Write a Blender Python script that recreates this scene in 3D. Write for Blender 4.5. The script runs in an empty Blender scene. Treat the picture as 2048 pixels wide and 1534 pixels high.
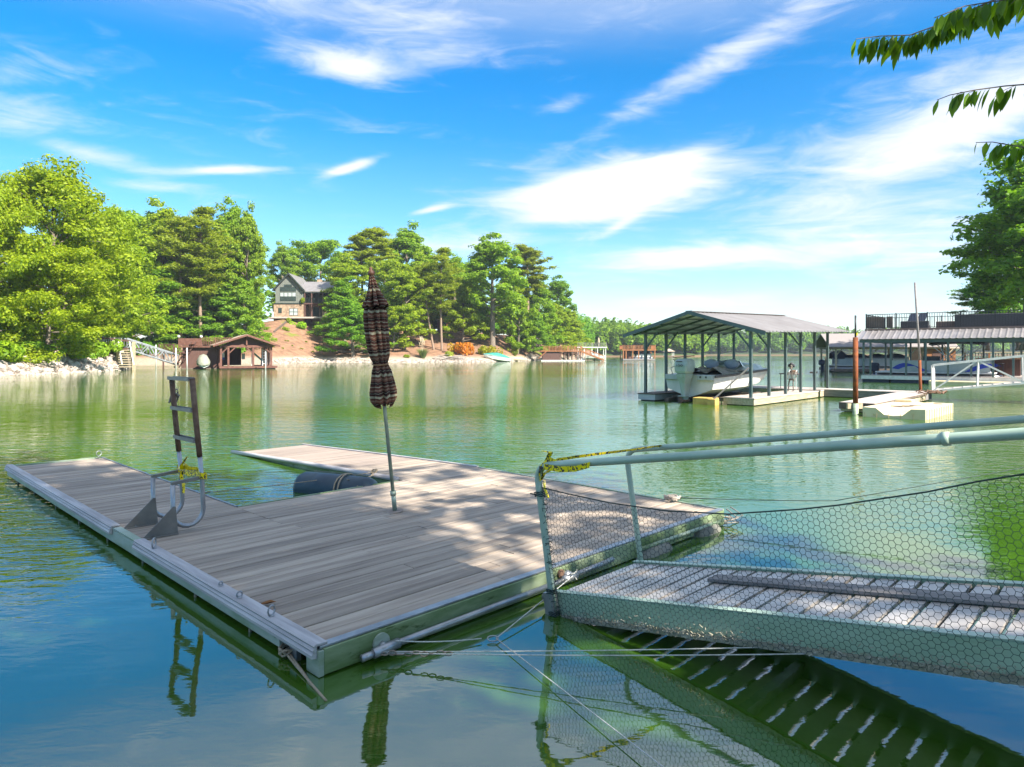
import bpy, math, random
import numpy as np
from mathutils import Vector, Matrix, Euler

R = math.radians
sc = bpy.context.scene
COL = sc.collection
USE_HAZE = True

# ------------------------------------------------------------------ camera
FPX, Y0, HCAM = 1367.0, 705.0, 1.8        # focal length in photo pixels, horizon row, eye height
cam_d = bpy.data.cameras.new('camera')
cam = bpy.data.objects.new('camera', cam_d)
COL.objects.link(cam)
cam.location = (0, 0, HCAM)
cam.rotation_euler = (R(90), 0, 0)
cam_d.sensor_width = 36.0
cam_d.lens = FPX / 2048 * 36.0
cam_d.shift_y = -(767 - Y0) / 2048
cam_d.clip_start = 0.1
cam_d.clip_end = 8000
sc.camera = cam

# ------------------------------------------------------------------ sun, sky, exposure
SUN_AZ, SUN_EL = R(132), R(40)
sdir = Vector((math.sin(SUN_AZ) * math.cos(SUN_EL), math.cos(SUN_AZ) * math.cos(SUN_EL), math.sin(SUN_EL)))
sl = bpy.data.lights.new('sun', 'SUN')
sl.energy = 4.6
sl.angle = R(0.55)
sl.color = (1.0, 0.93, 0.82)
so = bpy.data.objects.new('sun', sl)
COL.objects.link(so)
so.rotation_euler = (-sdir).to_track_quat('-Z', 'Y').to_euler()
so.location = (40, -20, 60)

sc.view_settings.view_transform = 'Standard'
sc.view_settings.look = 'None'
sc.view_settings.exposure = 1.6
sc.view_settings.gamma = 1.0
sc.view_settings.use_curve_mapping = False
try:
    sc.cycles.max_bounces = 7
    sc.cycles.diffuse_bounces = 3
    sc.cycles.glossy_bounces = 4
    sc.cycles.transmission_bounces = 3
    sc.cycles.transparent_max_bounces = 8
    sc.cycles.caustics_reflective = False
    sc.cycles.caustics_refractive = False
    sc.cycles.use_denoising = True
    sc.cycles.sample_clamp_indirect = 6
except Exception:
    pass

def build_world():
    w = bpy.data.worlds.new('World')
    sc.world = w
    w.use_nodes = True
    nt = w.node_tree
    N, L = nt.nodes, nt.links
    N.clear()
    out = N.new('ShaderNodeOutputWorld')
    bg = N.new('ShaderNodeBackground')
    bg.inputs['Strength'].default_value = 0.092
    L.new(bg.outputs[0], out.inputs[0])
    sky = N.new('ShaderNodeTexSky')
    sky.sky_type = 'NISHITA'
    sky.sun_disc = False
    sky.sun_elevation = SUN_EL
    sky.sun_rotation = SUN_AZ
    sky.altitude = 300
    sky.air_density = 1.0
    sky.dust_density = 0.6
    sky.ozone_density = 3.0
    hs = N.new('ShaderNodeHueSaturation')
    hs.inputs['Saturation'].default_value = 1.46
    hs.inputs['Hue'].default_value = 0.498
    hs.inputs['Value'].default_value = 0.92
    L.new(sky.outputs[0], hs.inputs['Color'])
    tc = N.new('ShaderNodeTexCoord')
    D = tc.outputs['Generated']

    def m(op, a, b=None, c=None):
        n = N.new('ShaderNodeMath')
        n.operation = op
        for i, v in enumerate((a, b, c)):
            if v is None:
                continue
            if isinstance(v, (int, float)):
                n.inputs[i].default_value = v
            else:
                L.new(v, n.inputs[i])
        return n.outputs[0]

    def dot(vec):
        n = N.new('ShaderNodeVectorMath')
        n.operation = 'DOT_PRODUCT'
        L.new(D, n.inputs[0])
        n.inputs[1].default_value = vec
        return n.outputs['Value']
    sep = N.new('ShaderNodeSeparateXYZ')
    L.new(D, sep.inputs[0])
    zc = m('MAXIMUM', sep.outputs[2], 0.035)
    px = m('DIVIDE', sep.outputs[0], zc)
    py = m('DIVIDE', sep.outputs[1], zc)
    comb = N.new('ShaderNodeCombineXYZ')          # the cirrus layer, a flat sheet overhead
    L.new(px, comb.inputs[0])
    L.new(py, comb.inputs[1])

    def noise(scale, rot, stretch, detail, rough, dist, off):
        mp = N.new('ShaderNodeMapping')
        mp.inputs['Rotation'].default_value = (0, 0, rot)
        mp.inputs['Scale'].default_value = stretch
        mp.inputs['Location'].default_value = off
        L.new(comb.outputs[0], mp.inputs[0])
        n = N.new('ShaderNodeTexNoise')
        n.inputs['Scale'].default_value = scale
        n.inputs['Detail'].default_value = detail
        n.inputs['Roughness'].default_value = rough
        n.inputs['Distortion'].default_value = dist
        L.new(mp.outputs[0], n.inputs['Vector'])
        return n.outputs['Fac']
    n1 = noise(0.9, R(25), (0.75, 1.4, 1), 8, 0.58, 1.8, (3.1, 7.7, 0))
    def noise3(scale, stretch, detail, dist, rot):
        mp = N.new('ShaderNodeMapping')
        mp.inputs['Scale'].default_value = stretch
        mp.inputs['Rotation'].default_value = (0, rot, 0)
        L.new(D, mp.inputs[0])
        n = N.new('ShaderNodeTexNoise')
        n.inputs['Scale'].default_value = scale
        n.inputs['Detail'].default_value = detail
        n.inputs['Roughness'].default_value = 0.62
        n.inputs['Distortion'].default_value = dist
        L.new(mp.outputs[0], n.inputs['Vector'])
        return n.outputs['Fac']
    n2 = noise3(2.6, (1.6, 1.6, 7.0), 10, 0.7, R(10))
    n3 = noise3(7.0, (1.2, 1.2, 5.0), 8, 1.4, R(16))
    tex = m('ADD', m('ADD', m('MULTIPLY', n1, 0.25), m('MULTIPLY', n2, 0.37)), m('MULTIPLY', n3, 0.38))
    # individual clouds: direction of the centre, half sizes (radians), tilt, weight
    clouds = [
        (1250, 372, 0.125, 0.036, 8, 0.60), (1120, 392, 0.13, 0.018, 4, 0.28), (1180, 425, 0.10, 0.012, 5, 0.25),
        (1340, 325, 0.06, 0.012, 16, 0.25), (700, 140, 0.060, 0.018, -5, 0.36), (830, 120, 0.16, 0.018, 4, 0.17),
        (760, 30, 0.16, 0.04, 0, 0.13), (2010, 185, 0.24, 0.075, 16, 0.24), (1880, 270, 0.16, 0.03, 22, 0.22),
        (1560, 60, 0.20, 0.024, 22, 0.14), (1330, 180, 0.16, 0.016, 26, 0.16), (1760, 430, 0.24, 0.030, 4, 0.17),
        (1650, 505, 0.20, 0.020, 3, 0.17), (1380, 515, 0.12, 0.014, 3, 0.30), (1880, 510, 0.16, 0.035, 4, 0.19),
        (1370, 605, 0.10, 0.010, 0, 0.32), (1700, 610, 0.3, 0.02, 0, 0.10), (40, 150, 0.10, 0.045, 15, 0.13), (20, 230, 0.08, 0.02, 0, 0.12),
        (700, 335, 0.045, 0.007, 22, 0.40), (460, 340, 0.09, 0.006, 6, 0.36), (320, 370, 0.05, 0.010, 4, 0.22), (180, 310, 0.08, 0.012, -6, 0.22),
        (860, 420, 0.03, 0.005, 14, 0.32), (900, 490, 0.12, 0.02, 4, 0.22), (1240, 450, 0.03, 0.007, 28, 0.22), (1130, 210, 0.03, 0.012, 20, 0.16),
    ]
    tot = None
    for (cx, cy, su, sv, tilt, wgt) in clouds:
        c = Vector((cx - 1024, FPX, Y0 - cy)).normalized()
        a = c.cross(Vector((0, 0, 1))).normalized()
        b = a.cross(c).normalized()
        t = R(tilt)
        a2 = a * math.cos(t) + b * math.sin(t)
        b2 = b * math.cos(t) - a * math.sin(t)
        u = dot(tuple(a2 / su))
        v = dot(tuple(b2 / sv))
        r2 = m('ADD', m('MULTIPLY', u, u), m('MULTIPLY', v, v))
        g = m('POWER', 2.718, m('MULTIPLY', r2, -1.0))
        g = m('MULTIPLY', g, m('GREATER_THAN', dot(tuple(c)), 0.0))
        g = m('MULTIPLY', g, wgt)
        tot = g if tot is None else m('ADD', tot, g)
    lo = N.new('ShaderNodeMapRange')
    lo.interpolation_type = 'SMOOTHSTEP'
    L.new(m('ADD', tex, tot), lo.inputs[0])
    lo.inputs[1].default_value = 0.52
    lo.inputs[2].default_value = 0.94
    hz = N.new('ShaderNodeMapRange')               # thin milky layer towards the horizon
    L.new(sep.outputs[2], hz.inputs[0])
    hz.inputs[1].default_value = 0.0
    hz.inputs[2].default_value = 0.30
    hz.inputs[3].default_value = 0.36
    hz.inputs[4].default_value = 0.0
    veil = N.new('ShaderNodeMapRange')             # the cirrus thickens higher up, as the pale reflections in the near water show
    veil.interpolation_type = 'SMOOTHSTEP'
    L.new(sep.outputs[2], veil.inputs[0])
    veil.inputs[1].default_value = 0.37
    veil.inputs[2].default_value = 0.52
    veil.inputs[3].default_value = 0.0
    veil.inputs[4].default_value = 1.35
    fac = m('MINIMUM', m('ADD', m('ADD', lo.outputs[0], m('MULTIPLY', veil.outputs[0], m('MAXIMUM', m('SUBTRACT', tex, 0.08), 0.0))), m('MULTIPLY', hz.outputs[0], m('ADD', m('MULTIPLY', tex, 0.8), 0.3))), 1.0)
    mix = N.new('ShaderNodeMix')
    mix.data_type = 'RGBA'
    L.new(fac, mix.inputs['Factor'])
    L.new(hs.outputs[0], mix.inputs['A'])
    mix.inputs['B'].default_value = (3.7, 3.9, 4.3, 1)
    L.new(mix.outputs['Result'], bg.inputs['Color'])
build_world()

# ------------------------------------------------------------------ helpers
def P(px, py, z=0.0):
    """the place at height z that the photograph shows at (px, py)"""
    d = FPX * (HCAM - z) / (py - Y0)
    return Vector(((px - 1024) * d / FPX, d, z))

def Q(px, d, z=0.0):
    return Vector(((px - 1024) * d / FPX, d, z))

def ZY(py, d):
    return HCAM + (Y0 - py) * d / FPX

def prop(o, label, cat=None, group=None, kind=None):
    if label: o['label'] = label
    if cat: o['category'] = cat
    if group: o['group'] = group
    if kind: o['kind'] = kind
    return o

def thing(name, label, cat, loc=(0, 0, 0), rz=0.0, group=None):
    o = bpy.data.objects.new(name, None)
    COL.objects.link(o)
    o.location = loc
    o.rotation_euler = (0, 0, rz)
    o.empty_display_size = 0.2
    return prop(o, label, cat, group)

def link(name, me, parent=None, loc=None, rot=None, scale=None):
    o = bpy.data.objects.new(name, me)
    COL.objects.link(o)
    if parent: o.parent = parent
    if loc is not None: o.location = loc
    if rot is not None: o.rotation_euler = rot
    if scale is not None: o.scale = scale
    return o

def np_mesh(name, V, F, mat, smooth=False):
    V = np.asarray(V, dtype=np.float32)
    F = np.asarray(F, dtype=np.int32)
    k = F.shape[1]
    me = bpy.data.meshes.new(name)
    me.vertices.add(len(V))
    me.vertices.foreach_set('co', V.ravel())
    me.loops.add(F.size)
    me.loops.foreach_set('vertex_index', F.ravel())
    me.polygons.add(len(F))
    me.polygons.foreach_set('loop_start', np.arange(0, F.size, k, dtype=np.int32))
    try:
        me.polygons.foreach_set('loop_total', np.full(len(F), k, dtype=np.int32))
    except Exception:
        pass
    if smooth:
        me.polygons.foreach_set('use_smooth', np.ones(len(F), dtype=bool))
    me.materials.append(mat)
    me.update(calc_edges=True)
    me.validate()
    return me

class MB:
    def __init__(s):
        s.v, s.f = [], []

    def add(s, vs, fs):
        n = len(s.v)
        s.v += [tuple(p) for p in vs]
        s.f += [tuple(i + n for i in f) for f in fs]
        return s

    def box(s, c, size, rz=0.0, M=None):
        x, y, z = size[0] / 2, size[1] / 2, size[2] / 2
        vs = [Vector((a, b, d)) for a in (-x, x) for b in (-y, y) for d in (-z, z)]
        if M is None:
            M = Matrix.Rotation(rz, 3, 'Z')
        c = Vector(c)
        return s.add([M @ v + c for v in vs],
                     [(0, 1, 3, 2), (4, 6, 7, 5), (0, 4, 5, 1), (2, 3, 7, 6), (0, 2, 6, 4), (1, 5, 7, 3)])

    def ext(s, x0, x1, y0, y1, z0, z1):
        return s.box(((x0 + x1) / 2, (y0 + y1) / 2, (z0 + z1) / 2), (abs(x1 - x0), abs(y1 - y0), abs(z1 - z0)))

    def bar(s, a, b, w, h=None, up=(0, 0, 1)):
        """a square bar from a to b"""
        a, b = Vector(a), Vector(b)
        h = h or w
        d = b - a
        L = d.length
        if L < 1e-6: return s
        y = d / L
        up = Vector(up)
        if abs(y.dot(up)) > 0.98:
            up = Vector((1, 0, 0))
        x = y.cross(up).normalized()
        z = x.cross(y)
        M = Matrix((x, y, z)).transposed()
        return s.box((a + b) / 2, (w, L, h), M=M)

    def tube(s, path, r, n=8, cap=True):
        path = [Vector(p) for p in path]
        rs = r if isinstance(r, (list, tuple)) else [r] * len(path)
        rings, prev = [], None
        for i, p in enumerate(path):
            if i == 0: t = path[1] - p
            elif i == len(path) - 1: t = p - path[i - 1]
            else: t = (path[i + 1] - p).normalized() + (p - path[i - 1]).normalized()
            t.normalize()
            if prev is None:
                u = Vector((0, 0, 1)) if abs(t.z) < 0.9 else Vector((1, 0, 0))
                u = (u - t * u.dot(t)).normalized()
            else:
                u = (prev - t * prev.dot(t)).normalized()
            prev = u
            w = t.cross(u)
            rings.append([p + (u * math.cos(k * 2 * math.pi / n) + w * math.sin(k * 2 * math.pi / n)) * rs[i] for k in range(n)])
        vs = [p for rg in rings for p in rg]
        fs = []
        for i in range(len(rings) - 1):
            for k in range(n):
                a, b = i * n + k, i * n + (k + 1) % n
                fs.append((a, b, b + n, a + n))
        if cap:
            fs.append(tuple(range(n - 1, -1, -1)))
            fs.append(tuple(range((len(rings) - 1) * n, len(rings) * n)))
        return s.add(vs, fs)

    def loft(s, secs, closed=True, caps=True):
        n = len(secs[0])
        vs = [p for sec in secs for p in sec]
        fs = []
        for i in range(len(secs) - 1):
            for k in range(n if closed else n - 1):
                a, b = i * n + k, i * n + (k + 1) % n
                fs.append((a, b, b + n, a + n))
        if caps and closed:
            fs.append(tuple(range(n - 1, -1, -1)))
            fs.append(tuple(range((len(secs) - 1) * n, len(secs) * n)))
        return s.add(vs, fs)

    def prism(s, poly, off):
        """a polygon (3d points) thickened by the vector off"""
        off = Vector(off)
        n = len(poly)
        vs = [Vector(p) for p in poly] + [Vector(p) + off for p in poly]
        fs = [tuple(range(n - 1, -1, -1)), tuple(range(n, 2 * n))]
        for k in range(n):
            j = (k + 1) % n
            fs.append((k, j, j + n, k + n))
        return s.add(vs, fs)

    def lathe(s, prof, n=16, c=(0, 0, 0)):
        secs = [[(c[0] + r * math.cos(2 * math.pi * k / n), c[1] + r * math.sin(2 * math.pi * k / n), c[2] + z) for k in range(n)] for r, z in prof]
        return s.loft(secs)

    def ball(s, c, r, n=10, m=7, sq=(1, 1, 1)):
        prof = []
        secs = []
        for i in range(m + 1):
            a = -math.pi / 2 + math.pi * i / m
            rr = max(math.cos(a), 0.02)
            secs.append([(c[0] + r * sq[0] * rr * math.cos(2 * math.pi * k / n), c[1] + r * sq[1] * rr * math.sin(2 * math.pi * k / n), c[2] + r * sq[2] * math.sin(a)) for k in range(n)])
        return s.loft(secs)

    def mesh(s, name, mat, smooth=False):
        me = bpy.data.meshes.new(name)
        me.from_pydata([tuple(v) for v in s.v], [], s.f)
        me.materials.append(mat)
        if smooth:
            me.polygons.foreach_set('use_smooth', [True] * len(me.polygons))
        me.update()
        return me

    def build(s, name, mat, parent=None, smooth=False, bevel=0.0, **kw):
        o = link(name, s.mesh(name, mat, smooth), parent, **kw)
        if bevel:
            b = o.modifiers.new('bevel', 'BEVEL')
            b.width = bevel
            b.segments = 2
            b.limit_method = 'ANGLE'
        return o

def copy_tree(o, parent=None):
    c = o.copy()
    COL.objects.link(c)
    c.parent = parent
    for ch in list(o.children):
        copy_tree(ch, c)
    return c

# ------------------------------------------------------------------ materials
def mat(name, c1, c2=None, scale=6.0, rough=0.6, metal=0.0, bump=0.0, bscale=None, stretch=(1, 1, 1), detail=5,
        var=0.0, spec=0.4, lo=0.35, hi=0.65, spots=None, seed_off=True):
    m = bpy.data.materials.new(name)
    m.use_nodes = True
    nt = m.node_tree
    N, L = nt.nodes, nt.links
    b = N['Principled BSDF']
    b.inputs['Roughness'].default_value = rough
    b.inputs['Metallic'].default_value = metal
    b.inputs['Specular IOR Level'].default_value = spec
    tc = N.new('ShaderNodeTexCoord')
    mp = N.new('ShaderNodeMapping')
    mp.inputs['Scale'].default_value = stretch
    L.new(tc.outputs['Object'], mp.inputs[0])
    oi = N.new('ShaderNodeObjectInfo')
    if seed_off:
        mu = N.new('ShaderNodeMath')
        mu.operation = 'MULTIPLY'
        L.new(oi.outputs['Random'], mu.inputs[0])
        mu.inputs[1].default_value = 57.0
        cb = N.new('ShaderNodeCombineXYZ')
        for i in range(3):
            L.new(mu.outputs[0], cb.inputs[i])
        L.new(cb.outputs[0], mp.inputs['Location'])
    nz = N.new('ShaderNodeTexNoise')
    nz.inputs['Scale'].default_value = scale
    nz.inputs['Detail'].default_value = detail
    nz.inputs['Roughness'].default_value = 0.6
    L.new(mp.outputs[0], nz.inputs['Vector'])
    col = None
    if c2 is None:
        c2 = tuple(x * 0.8 for x in c1)
    rp = N.new('ShaderNodeValToRGB')
    rp.color_ramp.elements[0].position = lo
    rp.color_ramp.elements[1].position = hi
    rp.color_ramp.elements[0].color = (*c1, 1)
    rp.color_ramp.elements[1].color = (*c2, 1)
    L.new(nz.outputs['Fac'], rp.inputs[0])
    col = rp.outputs[0]
    if spots:
        sc_, thr, scol = spots
        n2 = N.new('ShaderNodeTexNoise')
        n2.inputs['Scale'].default_value = sc_
        n2.inputs['Detail'].default_value = 6
        n2.inputs['Roughness'].default_value = 0.7
        L.new(mp.outputs[0], n2.inputs['Vector'])
        mr = N.new('ShaderNodeMapRange')
        mr.inputs[1].default_value = thr
        mr.inputs[2].default_value = thr + 0.08
        L.new(n2.outputs['Fac'], mr.inputs[0])
        mx = N.new('ShaderNodeMix')
        mx.data_type = 'RGBA'
        L.new(mr.outputs[0], mx.inputs['Factor'])
        L.new(col, mx.inputs['A'])
        mx.inputs['B'].default_value = (*scol, 1)
        col = mx.outputs['Result']
    if var:
        hs = N.new('ShaderNodeHueSaturation')
        mr = N.new('ShaderNodeMapRange')
        mr.inputs[3].default_value = 1 - var
        mr.inputs[4].default_value = 1 + var
        L.new(oi.outputs['Random'], mr.inputs[0])
        L.new(mr.outputs[0], hs.inputs['Value'])
        L.new(col, hs.inputs['Color'])
        col = hs.outputs[0]
    L.new(col, b.inputs['Base Color'])
    if bump:
        bp = N.new('ShaderNodeBump')
        bp.inputs['Strength'].default_value = bump
        bp.inputs['Distance'].default_value = 0.02
        src = nz
        if bscale:
            src = N.new('ShaderNodeTexNoise')
            src.inputs['Scale'].default_value = bscale
            src.inputs['Detail'].default_value = 5
            L.new(mp.outputs[0], src.inputs['Vector'])
        L.new(src.outputs['Fac'], bp.inputs['Height'])
        L.new(bp.outputs[0], b.inputs['Normal'])
    return m

def leaf_mat(name, dark, light, trans=0.32, rough=0.5):
    m = bpy.data.materials.new(name)
    m.use_nodes = True
    nt = m.node_tree
    N, L = nt.nodes, nt.links
    b = N['Principled BSDF']
    b.inputs['Roughness'].default_value = rough
    b.inputs['Specular IOR Level'].default_value = 0.25
    geo = N.new('ShaderNodeNewGeometry')
    rp = N.new('ShaderNodeValToRGB')
    rp.color_ramp.elements[0].color = (*dark, 1)
    rp.color_ramp.elements[1].color = (*light, 1)
    L.new(geo.outputs['Random Per Island'], rp.inputs[0])
    oi = N.new('ShaderNodeObjectInfo')
    mx = N.new('ShaderNodeMix')
    mx.data_type = 'RGBA'
    mx.blend_type = 'MULTIPLY'
    mx.inputs['Factor'].default_value = 1.0
    L.new(rp.outputs[0], mx.inputs['A'])
    L.new(oi.outputs['Color'], mx.inputs['B'])
    L.new(mx.outputs['Result'], b.inputs['Base Color'])
    tr = N.new('ShaderNodeBsdfTranslucent')
    gm = N.new('ShaderNodeMix')
    gm.data_type = 'RGBA'
    gm.blend_type = 'MULTIPLY'
    gm.inputs['Factor'].default_value = 1.0
    L.new(mx.outputs['Result'], gm.inputs['A'])
    gm.inputs['B'].default_value = (1.5, 1.5, 0.5, 1)
    L.new(gm.outputs['Result'], tr.inputs['Color'])
    ms = N.new('ShaderNodeMixShader')
    ms.inputs[0].default_value = trans
    L.new(b.outputs[0], ms.inputs[1])
    L.new(tr.outputs[0], ms.inputs[2])
    L.new(ms.outputs[0], N['Material Output'].inputs[0])
    return m

M = {}
M['plank'] = mat('weathered_plank', (0.46, 0.380, 0.295), (0.232, 0.180, 0.138), scale=1.0, stretch=(1.1, 16, 16), rough=0.72, bump=0.35, var=0.17, lo=0.3, hi=0.72, spots=(34, 0.66, (0.43, 0.41, 0.40)))
M['plank_alt'] = mat('pale_spotted_plank', (0.37, 0.30, 0.245), (0.21, 0.165, 0.135), scale=1.0, stretch=(1.1, 16, 16), rough=0.75, bump=0.3, var=0.14, lo=0.3, hi=0.72, spots=(34, 0.66, (0.5, 0.47, 0.43)))
M['fascia'] = mat('algae_stained_aluminium', (0.42, 0.48, 0.40), (0.22, 0.30, 0.16), scale=2.2, stretch=(0.8, 0.8, 3), rough=0.5, metal=0.25, bump=0.05, lo=0.38, hi=0.68, spots=(9, 0.64, (0.12, 0.16, 0.07)))
M['fascia_green'] = mat('green_algae_aluminium', (0.14, 0.215, 0.075), (0.37, 0.44, 0.27), scale=2.0, stretch=(0.8, 0.8, 3), rough=0.5, metal=0.2, bump=0.05, spots=(6, 0.58, (0.085, 0.125, 0.04)))
M['alu'] = mat('dull_aluminium', (0.42, 0.43, 0.43), (0.29, 0.30, 0.31), scale=9, rough=0.38, metal=0.75, bump=0.03, spots=(20, 0.7, (0.25, 0.25, 0.24)))
M['alu_plate'] = mat('grey_weathered_plate', (0.27, 0.255, 0.22), (0.19, 0.18, 0.16), scale=5, rough=0.5, metal=0.55, bump=0.04)
M['rubrail'] = mat('grey_vinyl_rub_rail', (0.55, 0.53, 0.52), (0.33, 0.31, 0.31), scale=1.4, stretch=(14, 0.9, 14), rough=0.6, bump=0.2)
M['rust'] = mat('rust_brown_steel', (0.13, 0.065, 0.04), (0.24, 0.15, 0.10), scale=14, rough=0.75, metal=0.2, bump=0.25, spots=(25, 0.62, (0.32, 0.28, 0.24)))
M['rust_bright'] = mat('orange_rust_steel', (0.26, 0.075, 0.02), (0.14, 0.045, 0.02), scale=7, rough=0.85, metal=0.1, bump=0.3, spots=(18, 0.63, (0.40, 0.20, 0.09)))
M['pole'] = mat('pale_green_pole', (0.36, 0.42, 0.32), (0.25, 0.31, 0.24), scale=10, rough=0.45, metal=0.3, spots=(16, 0.66, (0.2, 0.18, 0.1)))
M['railpaint'] = mat('sea_green_rail_paint', (0.42, 0.53, 0.42), (0.32, 0.43, 0.34), scale=5, rough=0.38, metal=0.15, bump=0.03, spots=(15, 0.67, (0.24, 0.22, 0.16)))
M['beam'] = mat('pale_green_channel', (0.44, 0.58, 0.43), (0.32, 0.45, 0.31), scale=3, stretch=(0.6, 1, 2.5), rough=0.45, metal=0.15, spots=(11, 0.66, (0.42, 0.40, 0.34)))
M['slat'] = mat('mottled_aluminium_slat', (0.60, 0.55, 0.50), (0.44, 0.39, 0.35), scale=5, stretch=(1, 0.7, 1), rough=0.45, metal=0.45, bump=0.04, var=0.08, spots=(17, 0.63, (0.26, 0.22, 0.21)))
M['net'] = mat('dark_green_netting', (0.035, 0.06, 0.055), (0.02, 0.035, 0.03), rough=0.7)
M['scum'] = mat('dried_waterline_scum', (0.46, 0.42, 0.34), (0.26, 0.25, 0.17), scale=14, rough=0.9, bump=0.4)
M['rope'] = mat('tan_rope', (0.42, 0.34, 0.24), (0.28, 0.22, 0.15), scale=60, rough=0.9, bump=0.4)
M['rope_white'] = mat('pale_rope', (0.60, 0.60, 0.56), (0.42, 0.42, 0.38), scale=60, rough=0.9, bump=0.3)
M['chain'] = mat('rusty_chain', (0.24, 0.17, 0.12), (0.36, 0.32, 0.28), scale=30, rough=0.7, metal=0.4)
M['black'] = mat('black_plastic', (0.025, 0.027, 0.03), (0.045, 0.047, 0.05), rough=0.5)
M['drum'] = mat('dark_blue_float_plastic', (0.022, 0.045, 0.062), (0.045, 0.075, 0.09), scale=4, rough=0.45, bump=0.05, spots=(9, 0.66, (0.12, 0.14, 0.14)))
M['float'] = mat('stained_grey_float', (0.25, 0.24, 0.20), (0.12, 0.12, 0.09), scale=4, rough=0.7, bump=0.15, spots=(8, 0.6, (0.10, 0.075, 0.04)))
M['tape'] = None
M['steel_green'] = mat('dark_green_steel', (0.075, 0.115, 0.115), (0.11, 0.145, 0.14), scale=5, rough=0.45, metal=0.3)
M['roof_grey'] = mat('grey_metal_roof', (0.25, 0.23, 0.22), (0.32, 0.30, 0.29), scale=1.2, rough=0.42, metal=0.4, bump=0.02)
M['roof_under'] = mat('pale_roof_underside', (0.74, 0.80, 0.76), (0.60, 0.68, 0.64), scale=2, rough=0.5, metal=0.1)  # made extra pale, standing in for daylight through the translucent roof sheets
M['tan_wood'] = mat('sun_bleached_timber', (0.50, 0.42, 0.29), (0.35, 0.28, 0.18), scale=3, stretch=(5, 0.6, 5), rough=0.8, bump=0.15, spots=(7, 0.66, (0.16, 0.12, 0.08)))
M['deck_pale'] = mat('pale_dock_boards', (0.50, 0.44, 0.40), (0.38, 0.32, 0.28), scale=3, stretch=(6, 0.7, 1), rough=0.75, bump=0.1)
M['dark_wood'] = mat('dark_dock_timber', (0.10, 0.075, 0.06), (0.17, 0.13, 0.10), scale=4, rough=0.8, bump=0.15)
M['grey_wood'] = mat('grey_timber', (0.26, 0.24, 0.23), (0.17, 0.155, 0.15), scale=3, stretch=(1, 9, 9), rough=0.8, bump=0.2)
M['gel_white'] = mat('dull_white_gelcoat', (0.66, 0.66, 0.62), (0.54, 0.55, 0.50), scale=2.5, rough=0.3, spec=0.5, spots=(7, 0.66, (0.38, 0.36, 0.28)))
M['gel_grey'] = mat('grey_gelcoat', (0.42, 0.46, 0.46), (0.34, 0.38, 0.38), scale=3, rough=0.35)
M['cowl'] = mat('grey_green_outboard_paint', (0.40, 0.46, 0.44), (0.30, 0.36, 0.33), scale=4, rough=0.35, spec=0.5, spots=(6, 0.64, (0.24, 0.24, 0.12)))
M['canvas_dark'] = mat('dirty_grey_canvas', (0.20, 0.18, 0.165), (0.36, 0.33, 0.30), scale=5, rough=0.9, bump=0.4)
M['vinyl'] = mat('grey_blue_vinyl', (0.42, 0.45, 0.55), (0.34, 0.37, 0.46), scale=5, rough=0.5)
M['yellow_foam'] = mat('yellow_float_foam', (0.62, 0.42, 0.12), (0.44, 0.27, 0.07), scale=6, rough=0.85, bump=0.3, spots=(8, 0.66, (0.16, 0.1, 0.04)))
M['beige'] = mat('beige_float_plastic', (0.70, 0.60, 0.40), (0.60, 0.48, 0.28), scale=3, rough=0.55, bump=0.03, spots=(6, 0.66, (0.42, 0.30, 0.12)))
M['white_metal'] = mat('white_metal', (0.68, 0.68, 0.65), (0.55, 0.55, 0.52), scale=5, rough=0.45, metal=0.1)
M['black_metal'] = mat('black_railing_metal', (0.03, 0.032, 0.035), (0.05, 0.05, 0.055), rough=0.45, metal=0.3)
M['charcoal'] = mat('charcoal_wicker', (0.05, 0.052, 0.06), (0.085, 0.087, 0.095), scale=20, rough=0.8)
M['brown_panel'] = mat('brown_panel', (0.16, 0.11, 0.09), (0.22, 0.16, 0.13), scale=3, rough=0.7)
M['tin'] = mat('silvery_ribbed_tin', (0.42, 0.39, 0.38), (0.30, 0.28, 0.28), scale=1.5, rough=0.35, metal=0.5)
M['shingle'] = mat('grey_brown_shingles', (0.22, 0.195, 0.185), (0.30, 0.27, 0.26), scale=16, rough=0.9, bump=0.3)
M['shingle_tan'] = mat('tan_shingles', (0.34, 0.26, 0.19), (0.44, 0.35, 0.26), scale=10, rough=0.9, bump=0.2)
M['red_wood'] = mat('red_brown_stained_wood', (0.105, 0.042, 0.030), (0.165, 0.075, 0.052), scale=4, rough=0.75, bump=0.1, var=0.1)
M['brown_wall'] = mat('dark_brown_siding', (0.085, 0.042, 0.034), (0.13, 0.07, 0.055), scale=3, stretch=(8, 8, 0.6), rough=0.8)
M['orange_wood'] = mat('orange_brown_wood', (0.36, 0.15, 0.06), (0.26, 0.10, 0.04), scale=3, rough=0.75, var=0.1)
M['olive_cover'] = mat('olive_grey_cover', (0.30, 0.31, 0.24), (0.22, 0.23, 0.18), scale=5, rough=0.85, bump=0.3)
M['teal_cover'] = mat('teal_boat_cover', (0.03, 0.26, 0.20), (0.02, 0.17, 0.14), scale=3, rough=0.7, bump=0.3)
M['blue'] = mat('royal_blue_paint', (0.02, 0.05, 0.42), (0.015, 0.04, 0.33), rough=0.3)
M['navy'] = mat('navy_canvas', (0.02, 0.03, 0.055), (0.035, 0.045, 0.07), rough=0.8)
M['slide_green'] = mat('green_slide_plastic', (0.03, 0.20, 0.16), (0.05, 0.28, 0.22), rough=0.4)
M['siding'] = mat('grey_green_board_siding', (0.20, 0.215, 0.19), (0.15, 0.165, 0.145), scale=2, rough=0.8)
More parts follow.
